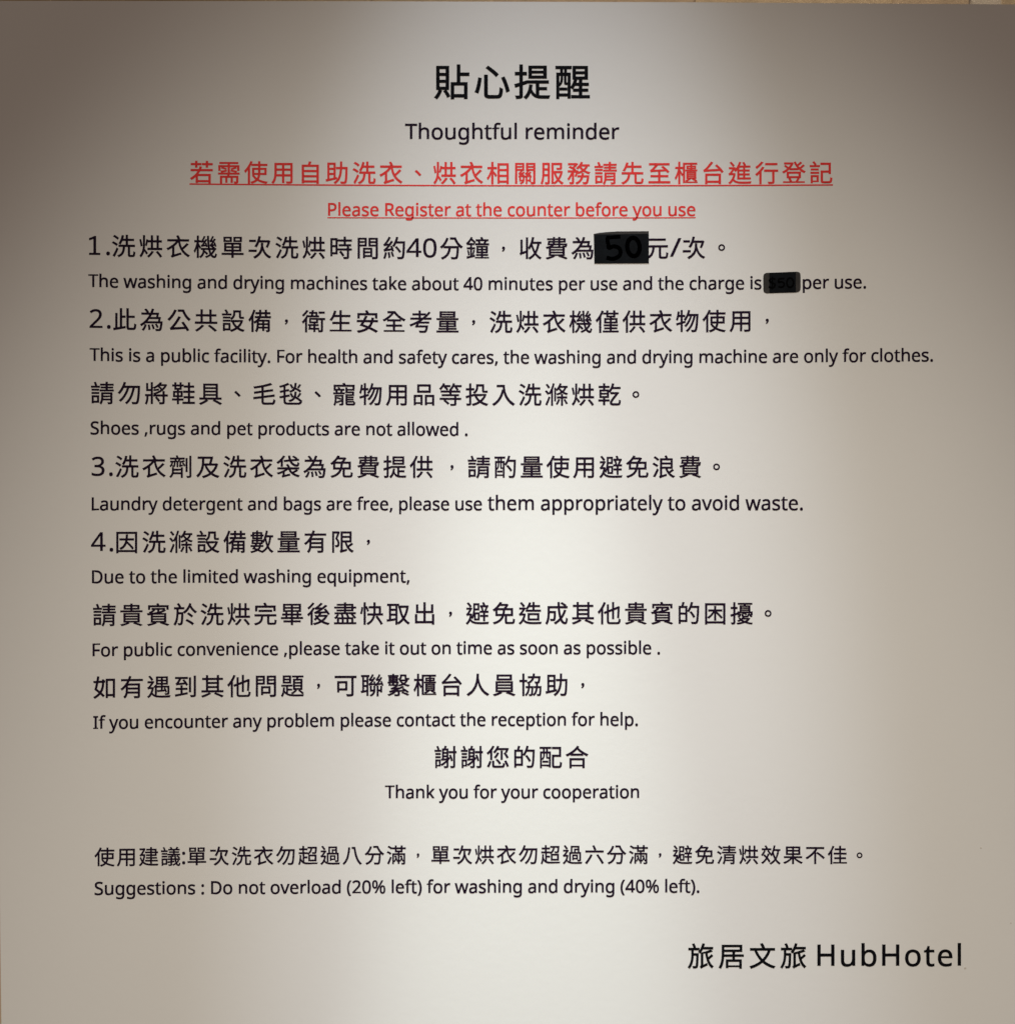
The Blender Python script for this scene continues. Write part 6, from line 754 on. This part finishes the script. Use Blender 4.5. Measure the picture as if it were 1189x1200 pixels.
     -11,0,37,16,-11,27,-24,46,-20,36,-40,-13,21,-40,-100,-8,51,38,52,48,47,52,-43,29,-13,-17,-15,-18,-16,-16,-75,-3,27,25,28,32,24,34,-35,18,105,0,0,307,-367,0,0,-878,72,0,0,571,172,0,
     -23,-42,-38,-40,-10,-10,-12,-10,-10,-6,-11,-2,7,-13,7,-27,3,-11,9,4,17,3,68,5,-27,-25,-24,-20,-10,-7,-21,-17,-18,-10,-15,-2,6,-13,8,-25,2,-11,11,683,189,0,0,-93,-97,0,0,108,-56,0,
     0,-269,56,0,0,113,97,0,0,-31,52,0,0,172,3,383,617,0,0,-72,-224,0,0,72,3,383,668,0,-224,0,0,74,224,0,3,846,617,0,0,-72,-231,0,0,72,3,846,668,0,-231,0,0,74,231,0,31,513,210,
     2131724937,14,6,24,5,158,15,16,-35,41,19,-12,27,-25,47,-21,35,-39,-14,21,-40,-99,-8,52,39,52,48,47,53,-43,29,-14,-18,-15,-17,-15,-17,-75,-3,26,24,28,32,24,34,-37,19,225,0,0,-475,0,
     -14,-4,-4,-13,-1,-13,0,-42,0,-45,1,11,-20,9,-34,4,-20,62,0,43,1,26,12,27,13,8,23,0,43,0,782,-376,0,0,-307,63,0,-24,-42,-38,-40,-11,-11,-10,-10,-11,-6,-12,-1,7,-14,8,-27,3,-11,10,4,
     16,3,68,5,-27,-25,-23,-19,-11,-8,-20,-16,-18,-11,-15,-1,5,-14,8,-25,2,-11],
    [38480,1000,4,17,92,799,32752,0,-877,67,0,0,809,145,0,-21,-67,-29,-88,-29,-71,72,-80,18,-69,0,-55,0,-31,-6,-28,-15,-11,-9,-5,-11,-3,-11,-1,-16,-1,-20,1,-23,1,12,-19,7,-29,0,-18,22,
     -1,26,0,19,3,21,2,18,6,13,10,29,21,11,42,0,54,0,63,-17,72,-72,84,33,80,37,98,29,82,-49,29,-11,-3,3,811,546,0,0,-124,-295,0,0,124,3,811,609,0,-295,0,0,121,295,0,18,439,-80,200163,
     19,13,32,11,206,56,-2,16,-2,31,1,21,-177,-43,0,331,96,0,50,-199,95,-154,157,-76,11,21,23,29,17,15,-80,33,-65,56,-49,71,55,33,66,44,51,42,-49,53,-40,-37,-63,-47,-53,-34,-25,45,-20,
     51,-15,54,205,0,0,440,-441,0,0,-743,0,-42,-21,-20,-15,-9,11,-15,16,-30,6,-17],
    [38656,1000,6,4,165,436,10,23,-59,65,13,76,15,78,16,-3,48,-89,-13,-86,-13,-64,-7,3,191,550,5,65,-14,84,-25,45,-20,22,46,-45,19,-85,22,-64,12,3,778,595,5,-49,-18,-84,-31,-58,-13,27,
     -38,58,12,82,20,57,25,3,575,429,5,78,-11,102,-24,55,-20,17,52,-55,19,-102,21,-77,9,19,76,666,0,0,-216,72,0,0,157,312,0,0,-220,73,0,0,220,318,0,0,-157,75,0,0,216,-393,0,0,74,346,0,
     0,58,-759,0,0,-58,340,0,0,-74,27,143,224,67362816,0,-302,71,0,0,240,148,0,0,-234,69,0,0,234,153,0,0,-234,69,0,0,234,156,0,0,-166,0,-10,-2,-3,-12,0,-10,-1,-34,0,-41,1,9,-18,11,-26,
     4,-19,54,0,38,0,25,12,25,10,6,18,0,35,0,229,-378,0,27,71,407,0,0,61,-873,0,0,-61,388,0,-6,-23,-7,-25,-8,-23],
    [38795,1000,6,15,689,389,0,0,-127,-178,0,0,-69,178,0,0,-167,-223,0,0,-71,496,0,0,71,-200,0,0,167,173,0,0,69,-173,0,0,127,15,689,838,0,0,-132,-165,0,0,-69,165,0,0,-147,-194,0,0,-70,
     456,0,0,70,-189,0,0,147,168,0,0,69,-168,0,0,132,35,78,480,0,0,-240,159,0,0,-78,-197,0,0,-65,197,0,0,-178,70,0,0,178,184,0,0,65,-184,0,0,78,152,0,0,240,-152,0,0,66,109,0,0,139,85,0,
     0,63,-85,0,0,91,-68,0,0,-91,-150,0,0,91,-66,0,0,-91,-87,0,0,-63,87,0,0,-139,105,0,0,-66,3,348,685,0,0,-79,-150,0,0,79,3,143,421,0,99,0,0,-122,-99,0,3,302,421,0,92,0,0,-122,-92,0],
    [38988,1000,10,3,173,615,0,195,0,0,-76,-195,0,3,173,743,0,195,0,0,-75,-195,0,3,105,798,0,0,-314,333,0,0,314,3,598,474,0,238,0,0,-75,-238,0,3,598,346,0,238,0,0,-76,-238,0,3,598,602,
     0,238,0,0,-75,-238,0,3,612,197,7,-38,-46,-64,-45,-63,-30,15,-10,25,-24,10,-12,63,35,72,57,44,56,3,752,169,5,55,-37,66,-57,33,-41,54,35,-32,39,-67,55,-57,36,21,115,297,1573103,-4,
     -124,-17,-134,-60,-73,16,-11,21,-23,10,-15,39,46,23,65,15,72,90,-135,149,-23,217,0,325,0,4,19,12,30,11,15,-59,-2,-247,0,-46,0,-122,1,-103,6,-79,34,0,141,170,0,0,58,-170,0,0,107,
     187,0,0,59,-451,0,0,-59,199,0,0,-268,-30,25,-26,31,-19,41,4,39,3,39,2,39,11,529,657,1024,0,-443,377,0,0,443,-187,0,30,77,198,0,0,57,-456,0,0,-57,188,0,-7,-25,-8,-28,-8,-24],
    [65292,1000,1,6,418,188,47,105,37,68,82,0,108,0,70,-30,45,-55,0,-41,0,-35,-25,0,-47,0,-47,34,-24,41,0,17,2,-5,-69,-44,-47,-77,-32],
]
def read_glyphs():
    G = {}
    for row in OUTLINES:
        it = iter(row); code = next(it); adv = next(it); cs = []
        for _ in range(next(it)):
            n = next(it); x = next(it); y = next(it); bits = next(it); start = (x, y); segs = []
            for i in range(n):
                q = []
                for _k in range(3 if bits >> i & 1 else 1):
                    x += next(it); y += next(it); q.append((x, y))
                segs.append(q)
            cs.append((start, segs))
        G[chr(code)] = (adv, cs)
    return G
GLYPH = read_glyphs()
# the sign's comma is a short drop in the middle of its cell
GLYPH['，'] = (1000, [((488, 420), [[(488, 465), (518, 490), (550, 490)], [(590, 490), (617, 455), (611, 408)], [(602, 335), (560, 284), (508, 262)],
              [(492, 296)], [(528, 316), (548, 345), (551, 372)], [(514, 374), (488, 392), (488, 420)]])])
def ink(ch):
    xs = [p[0] for st, segs in GLYPH[ch][1] for p in [st] + [s[-1] for s in segs]]
    return (min(xs), max(xs)) if xs else (0, GLYPH[ch][0])
def is_cjk(ch): return ord(ch) > 0x2000

# the print runs a little wider towards both sides of the sign than down its middle
WIDE = 0.024 / 3 / 500 ** 2
def spread(u): return u + WIDE * (u - 640) ** 3
def unspread(x):
    u = x
    for _ in range(6): u -= (spread(u) - x) / (1 + 3 * WIDE * (u - 640) ** 2)
    return u
def layout(runs):
    """each run: (text, ink left, ink right, size, tracked) -> [(char, x, size, x stretch)].
    In the text, 'head|core|tail': only the core is measured, head and tail keep its pitch."""
    out = []
    for text, x0, x1, size, mode in runs:
        head, core, tail = text.split('|') if text.count('|') == 2 else ('', text, '')
        x0, x1 = unspread(x0), unspread(x1)
        u = size / 1000.0
        adv = lambda c: GLYPH[c][0] * u
        l0 = ink(core[0])[0] * u
        lastr = ink(core[-1])[1] * u
        nat = sum(adv(c) for c in core[:-1]) + lastr - l0
        if mode == 'track':                        # letter-spaced to fit
            tr = (x1 - x0 - nat) / max(len(core) - 1, 1); sx = 1.0
        else:                                      # letters condensed to fit
            sx = (x1 - x0) / nat; tr = 0.0
        x = x0 - l0 * sx
        for c in reversed(head): pass
        xh = x
        for c in reversed(head):
            xh -= adv(c) * sx + tr; out.append((c, xh, u, sx))
        for c in core + tail:
            out.append((c, x, u, sx)); x += adv(c) * sx + tr
    return out

def quad(pts):
    if len(pts) == 2:
        (xa, ya), (xb, yb) = pts
        return lambda x: ya + (yb - ya) * (x - xa) / (xb - xa)
    (xa, ya), (xb, yb), (xc, yc) = pts
    def f(x):
        return (ya * (x - xb) * (x - xc) / ((xa - xb) * (xa - xc)) + yb * (x - xa) * (x - xc) / ((xb - xa) * (xb - xc))
                + yc * (x - xa) * (x - xb) / ((xc - xa) * (xc - xb)))
    return f

INK = 0.00006
PUNCT = {'，': (0.88, -70, -30), '。': (0.87, -8, 0), '、': (0.86, 10, 0)}      # small and centred in their cells
def curve_mesh(placed, weight):
    cu = bpy.data.curves.new('outline', 'CURVE'); cu.dimensions = '2D'; cu.fill_mode = 'BOTH'; cu.resolution_u = 5
    for ch, x, u, sx in placed:
        k0, kx, ky = PUNCT.get(ch, (1.0, 0, 0))
        i0, i1 = ink(ch); ym = 380
        if ch in PUNCT:
            ys = [q[1] for st, segs in GLYPH[ch][1] for q in [st] + [s[-1] for s in segs]]; ym = (min(ys) + max(ys)) / 2
        for st, segs in GLYPH[ch][1]:
            pts = [st] + [s[-1] for s in segs]
            closed_dup = pts[-1] == pts[0]
            n = len(pts) - 1 if closed_dup else len(pts)
            sp = cu.splines.new('BEZIER'); sp.bezier_points.add(n - 1); sp.use_cyclic_u = True
            T = lambda p: Vector((x + ((p[0] - (i0 + i1) / 2) * k0 + (i0 + i1) / 2 + kx) * u * sx, ((p[1] - ym) * k0 + ym + ky) * u, 0))
            bp = sp.bezier_points
            for k in range(n):
                bp[k].co = T(pts[k]); bp[k].handle_left_type = bp[k].handle_right_type = 'FREE'
                bp[k].handle_left = bp[k].handle_right = bp[k].co
            allsegs = segs if closed_dup else segs + [[st]]
            for k, s in enumerate(allsegs):
                j = (k + 1) % n
                if len(s) == 3:
                    bp[k].handle_right = T(s[0]); bp[j].handle_left = T(s[1])
                else:
                    d = (T(s[0]) - bp[k].co) / 3
                    bp[k].handle_right = bp[k].co + d; bp[j].handle_left = T(s[0]) - d
    ob = bpy.data.objects.new('outline', cu); col.objects.link(ob)
    bpy.context.view_layer.update()
    me = bpy.data.meshes.new_from_object(ob.evaluated_get(bpy.context.evaluated_depsgraph_get()))
    bpy.data.objects.remove(ob); bpy.data.curves.remove(cu)
    bm = bmesh.new(); bm.from_mesh(me); bpy.data.meshes.remove(me)
    bmesh.ops.remove_doubles(bm, verts=bm.verts, dist=0.01)
    move = {}
    for v in bm.verts:                      # thicken the strokes: push every outline point outwards
        n = Vector((0, 0))
        es = [e for e in v.link_edges if len(e.link_faces) == 1]
        ns = []
        for e in es:
            a, b = e.verts; d = (b.co - a.co).to_2d()
            if d.length < 1e-9: continue
            m = Vector((d.y, -d.x)).normalized()
            c = e.link_faces[0].calc_center_median().to_2d() - (a.co.to_2d() + b.co.to_2d()) / 2
            if m.dot(c) > 0: m = -m
            ns.append(m)
        if len(ns) == 2:
            s = ns[0] + ns[1]
            if s.length > 0.2:
                s.normalize(); k = 1 / max(s.dot(ns[0]), 0.6); move[v] = s * k * weight
    for v, d in move.items(): v.co.x += d.x; v.co.y += d.y
    me = bpy.data.meshes.new('glyphs'); bm.to_mesh(me); bm.free()
    return me
def text_part(name, runs, base, material, label=None, heavy=0.35, latin=0.35):
    placed = layout(runs)
    f = quad(base)
    bm = bmesh.new()
    for part, w in (([g for g in placed if is_cjk(g[0])], heavy), ([g for g in placed if not is_cjk(g[0])], latin)):
        if part:
            me = curve_mesh(part, w); bm.from_mesh(me); bpy.data.meshes.remove(me)
    bmesh.ops.remove_doubles(bm, verts=bm.verts, dist=1e-5)
    for v in bm.verts:
        x = spread(v.co.x); X, Z = P(x, f(x) - v.co.y)
        v.co = (X, -INK, Z)
    bm.normal_update()
    for fc in list(bm.faces):
        if fc.normal.y > 0: fc.normal_flip()
    me = bpy.data.meshes.new(name); bm.to_mesh(me); bm.free()
    return link_mesh(name, me, material, sign, label)
def underline(pts, width, label):
    f = quad(pts); a, b = pts[0][0], pts[-1][0]
    path = [(a + (b - a) * i / 40, f(a + (b - a) * i / 40)) for i in range(41)]
    link_mesh('underline', ribbon(path, width, 0.0, -INK), M_red, sign, label)

def C(em, *pts):                     # baseline of a Chinese line from the middle of its characters
    return [(x, y + 0.38 * em) for x, y in pts]
EM = 28.0; LT = 20.9
text_part('heading', [("貼心提醒", 509.2, 690.4, 43.2, 'track')], C(43.2, (509, 95.6), (690, 95.6)), M_title, None, 0.6)
text_part('heading', [("Thoughtful reminder", 474.8, 725.1, 25.2, 'fit')], [(475, 163), (725, 163)], M_black)
text_part('chinese_line', [("若需使用自助洗衣、烘衣相關服務請先至櫃台進行登記", 223, 974.7, 28, 'track')],
          C(28, (223, 201.4), (600, 202.6), (975, 202.0)), M_red, 'red underlined Chinese line under the English heading', 0.33)
underline([(222, 215.4), (600, 217.4), (975.7, 216.5)], 1.6, 'long red underline below the Chinese line')
text_part('english_line', [("Please Register at the counter before you use", 384.7, 814.2, LT, 'fit')],
          [(384, 252.8), (600, 253), (814, 252.8)], M_red, 'red underlined English line asking to register')
underline([(383.5, 254.9), (600, 255.2), (815, 254.9)], 1.2, 'short red underline below the English line')
text_part('chinese_line', [("1.", 104.6, 128.6, 30.5, 'track'), ("洗烘衣機單次洗烘時間約", 131.5, 474.3, EM, 'track'), ("40", 476.3, 511.3, 30.5, 'fit'),
          ("分鐘，收費為", 515.7, 695, EM, 'track')],
          C(EM, (131, 287.9), (560, 290.7), (826, 290)), M_black, None, 0.31, 0.26)
text_part('chinese_line', [("元", 757, 781.5, EM, 'track'), ("/", 784.8, 797.8, 30.5, 'fit'), ("次", 800, 826.3, EM, 'track'), ("。", 841.2, 848.8, EM, 'track')],
          C(EM, (131, 287.9), (560, 290.7), (826, 290)), M_black, None, 0.31, 0.26)
text_part('english_line', [("The washing and drying machines take about 40 minutes per use and the charge is", 103.8, 891.7, LT, 'fit'),
          ("per use.", 940.6, 1014.2, LT, 'fit')], [(104, 336.5), (590, 339.9), (1014, 337.7)], M_black)
text_part('chinese_line', [("2.", 105.2, 129.5, 30.5, 'track'), ("|此為公共設備，衛生安全考量，洗烘衣機僅供衣物使用|，", 133, 878.8, EM, 'track')],
          C(EM, (133, 374), (580, 377), (879, 375.6)), M_black, None, 0.31, 0.26)
text_part('english_line', [("This is a public facility. For health and safety cares, the washing and drying machine are only for clothes.", 105.4, 1092.6, LT, 'fit')],
          [(105, 423.1), (610, 426), (1092, 423.4)], M_black)
text_part('chinese_line', [("|請勿將鞋具、毛毯、寵物用品等投入洗滌烘乾|。", 106.9, 727, EM, 'track')],
          C(EM, (107, 460.3), (500, 462.2), (727, 462.2)), M_black, None, 0.31, 0.26)
text_part('english_line', [("Shoes ,rugs and pet products are not allowed .", 106.4, 547.5, LT, 'fit')], [(106, 508.9), (548, 510.6)], M_black)
text_part('chinese_line', [("3.", 107.6, 132, 30.5, 'track'), ("洗衣劑及洗衣袋為免費提供", 135.5, 506.6, EM, 'track'), ("，|請酌量使用避免浪費|。", 548.3, 820.9, EM, 'track')],
          C(EM, (135, 546.7), (500, 547), (821, 547)), M_black, None, 0.31, 0.26)
text_part('english_line', [("Laundry detergent and bags are free, please use", 107.8, 564.3, LT, 'fit'), ("them appropriately to avoid waste.", 571.4, 940.1, LT * 1.12, 'fit')],
          [(107, 598), (940, 597.8)], M_black, 'English line whose second half is set larger')
text_part('chinese_line', [("4.", 106.9, 132.5, 30.5, 'track'), ("|因洗滌設備數量有限|，", 136.5, 414, EM, 'track')], C(EM, (136, 635.2), (414, 634.6)), M_black, None, 0.31, 0.26)
text_part('english_line', [("Due to the limited washing equipment,", 108.1, 479.5, LT, 'fit')], [(108, 683.6), (480, 682.6)], M_black)
text_part('chinese_line', [("|請貴賓於洗烘完畢後盡快取出，避免造成其他貴賓的困擾|。", 109.3, 881.5, EM, 'track')],
          C(EM, (109, 720.8), (520, 718.8), (881, 718.8)), M_black, None, 0.31, 0.26)
text_part('english_line', [("For public convenience ,please take it out on time as soon as possible .", 108.8, 772.8, LT, 'fit')],
          [(108, 769.4), (480, 767), (773, 766.7)], M_black)
text_part('chinese_line', [("|如有遇到其他問題，可聯繫櫃台人員協助|，", 109.6, 664.4, EM, 'track')], C(EM, (110, 805.8), (480, 802.8), (664, 802.5)), M_black, None, 0.31, 0.26)
text_part('english_line', [("If you encounter any problem please contact the reception for help.", 109.5, 746.9, LT, 'fit')],
          [(109, 854.5), (480, 851.2), (747, 850.6)], M_black)
text_part('chinese_line', [("謝謝您的配合", 509.3, 688.9, EM, 'track')], C(EM, (509, 887.2), (689, 887.2)), M_black, None, 0.31, 0.26)
text_part('english_line', [("Thank you for your cooperation", 451.3, 748.3, LT, 'fit')], [(451, 935.9), (748, 935.5)], M_black)
text_part('chinese_line', [("使用建議", 111, 211.2, 23.7, 'track'), (":", 213.6, 217.4, 26, 'track'), ("|單次洗衣勿超過八分滿，單次烘衣勿超過六分滿，避免清烘效果不佳|。", 220, 991.9, 23.7, 'track')],
          C(23.7, (111, 1004.6), (560, 1001.8), (992, 1002.4)), M_black, 'smaller Chinese line of suggestions', 0.27, 0.22)
text_part('english_line', [("Suggestions : Do not overload (20% left) for washing and drying (40% left).", 111.2, 818.9, LT, 'fit')],
          [(111, 1048.9), (480, 1046.9), (819, 1046.2)], M_black)
text_part('hotel_name', [("旅居文旅", 806, 944, 31.6, 'track'), ("HubHotel", 957.8, 1125.3, 35.0, 'track')], C(31.6, (806, 1120.6), (1125, 1120.3)), M_title, None, 0.40, 0.42)


# tiny marks on the board
for (x, y, r) in ((1130.5, 1135, 1.3), (1149, 994, 0.9), (1184, 1082, 0.8), (452, 919, 0.0)):
    if r:
        c = [(x + r * math.cos(a * math.pi / 5) * (1 + 0.25 * math.sin(a * 2.3)), y + r * math.sin(a * math.pi / 5)) for a in range(10)]
        link_mesh('speck', prism(c, 0.0, -0.00005), M_speck, sign)

# ------------------------------------------------------------------ the two black stickers that hide the old price
def arc(cx, cy, rx, ry, n=28, tilt=0.0):
    return [(cx + rx * math.cos(t) + tilt * ry * -math.sin(t), cy + ry * math.sin(t)) for t in (2 * math.pi * i / n for i in range(n))]
def sticker(outline, label):
    o = link_mesh('price_sticker', prism(outline, 0.0, -0.00012, 0.00003), M_tape_edge)
    o['label'] = label; o['category'] = 'sticker'; o['group'] = 'black stickers covering the old price'
    return o
def zb(p): return (690 + p[0] / 14.8625, 262 + p[1] / 14.857)
def zs(p): return (885 + p[0] / 19.817, 312 + p[1] / 19.816)
big = sticker([zb(p) for p in ((80, 178), (180, 158), (300, 146), (500, 134), (760, 132), (1040, 130), (1042, 688), (92, 692))],
              'larger square-cornered black sticker with bold black 50 in the first Chinese line')
link_mesh('tape_layer', prism([zb(p) for p in ((96, 186), (250, 186), (600, 182), (1040, 176), (1042, 688), (93, 692))], -0.00012, -0.00017, 0.00002), M_tape, big)
five = [ribbon(smooth_path([zb(p) for p in ((545, 225), (450, 232), (370, 240), (300, 240))]), 4.3, -0.00016, -0.00020),
        ribbon(smooth_path([zb(p) for p in ((322, 236), (322, 300), (335, 360), (345, 420), (420, 395), (500, 410), (545, 470), (535, 545), (480, 590), (400, 612), (305, 590))]), 4.6, -0.00016, -0.00022)]
link_mesh('digit', join_meshes(five), M_marker, big)
link_mesh('digit', ribbon([zb(p) for p in arc(772, 405, 108, 160, 32, -0.05)], 5.0, -0.00016, -0.00021, True), M_marker, big)

def rounded(p, r):
    n = len(p); out = []
    for i in range(n):
        a, b, c = p[i - 1], p[i], p[(i + 1) % n]
        def to(q):
            l = math.hypot(q[0] - b[0], q[1] - b[1]); k = min(r, l / 2.1) / l
            return (b[0] + (q[0] - b[0]) * k, b[1] + (q[1] - b[1]) * k)
        s, e = to(a), to(c)
        for t in (0, .25, .5, .75, 1):
            out.append(tuple((1 - t) ** 2 * s[k] + 2 * t * (1 - t) * b[k] + t * t * e[k] for k in (0, 1)))
    return out
small = sticker(rounded([zs(p) for p in ((178, 152), (560, 140), (1046, 118), (1046, 600), (180, 630))], 5.0),
                'smaller round-cornered black sticker with faint black $50 in the first English line')
link_mesh('tape_layer', prism([zs(p) for p in ((318, 152), (620, 142), (935, 132), (935, 604), (320, 618))], -0.00012, -0.00017, 0.00002), M_tape, small)
def small_five(cx):
    return [ribbon(smooth_path([zs(p) for p in ((cx + 75, 285), (cx, 287), (cx - 55, 290))]), 1.9, -0.00016, -0.00020),
            ribbon(smooth_path([zs(p) for p in ((cx - 50, 285), (cx - 55, 370), (cx, 358), (cx + 65, 385), (cx + 70, 440), (cx + 20, 485), (cx - 65, 470))]), 1.9, -0.00016, -0.00021)]
dollar = [ribbon(smooth_path([zs(p) for p in ((455, 310), (400, 280), (335, 300), (330, 350), (390, 385), (445, 420), (435, 475), (375, 500), (305, 475))]), 2.0, -0.00016, -0.00020),
          ribbon([zs(p) for p in ((392, 240), (388, 400), (384, 540))], 1.3, -0.00016, -0.00021)]
link_mesh('dollar_sign', join_meshes(dollar), M_faint, small)
link_mesh('digit', join_meshes(small_five(590)), M_faint, small)
link_mesh('digit', ribbon([zs(p) for p in arc(802, 380, 78, 108, 28)], 2.0, -0.00016, -0.00020, True), M_faint, small)
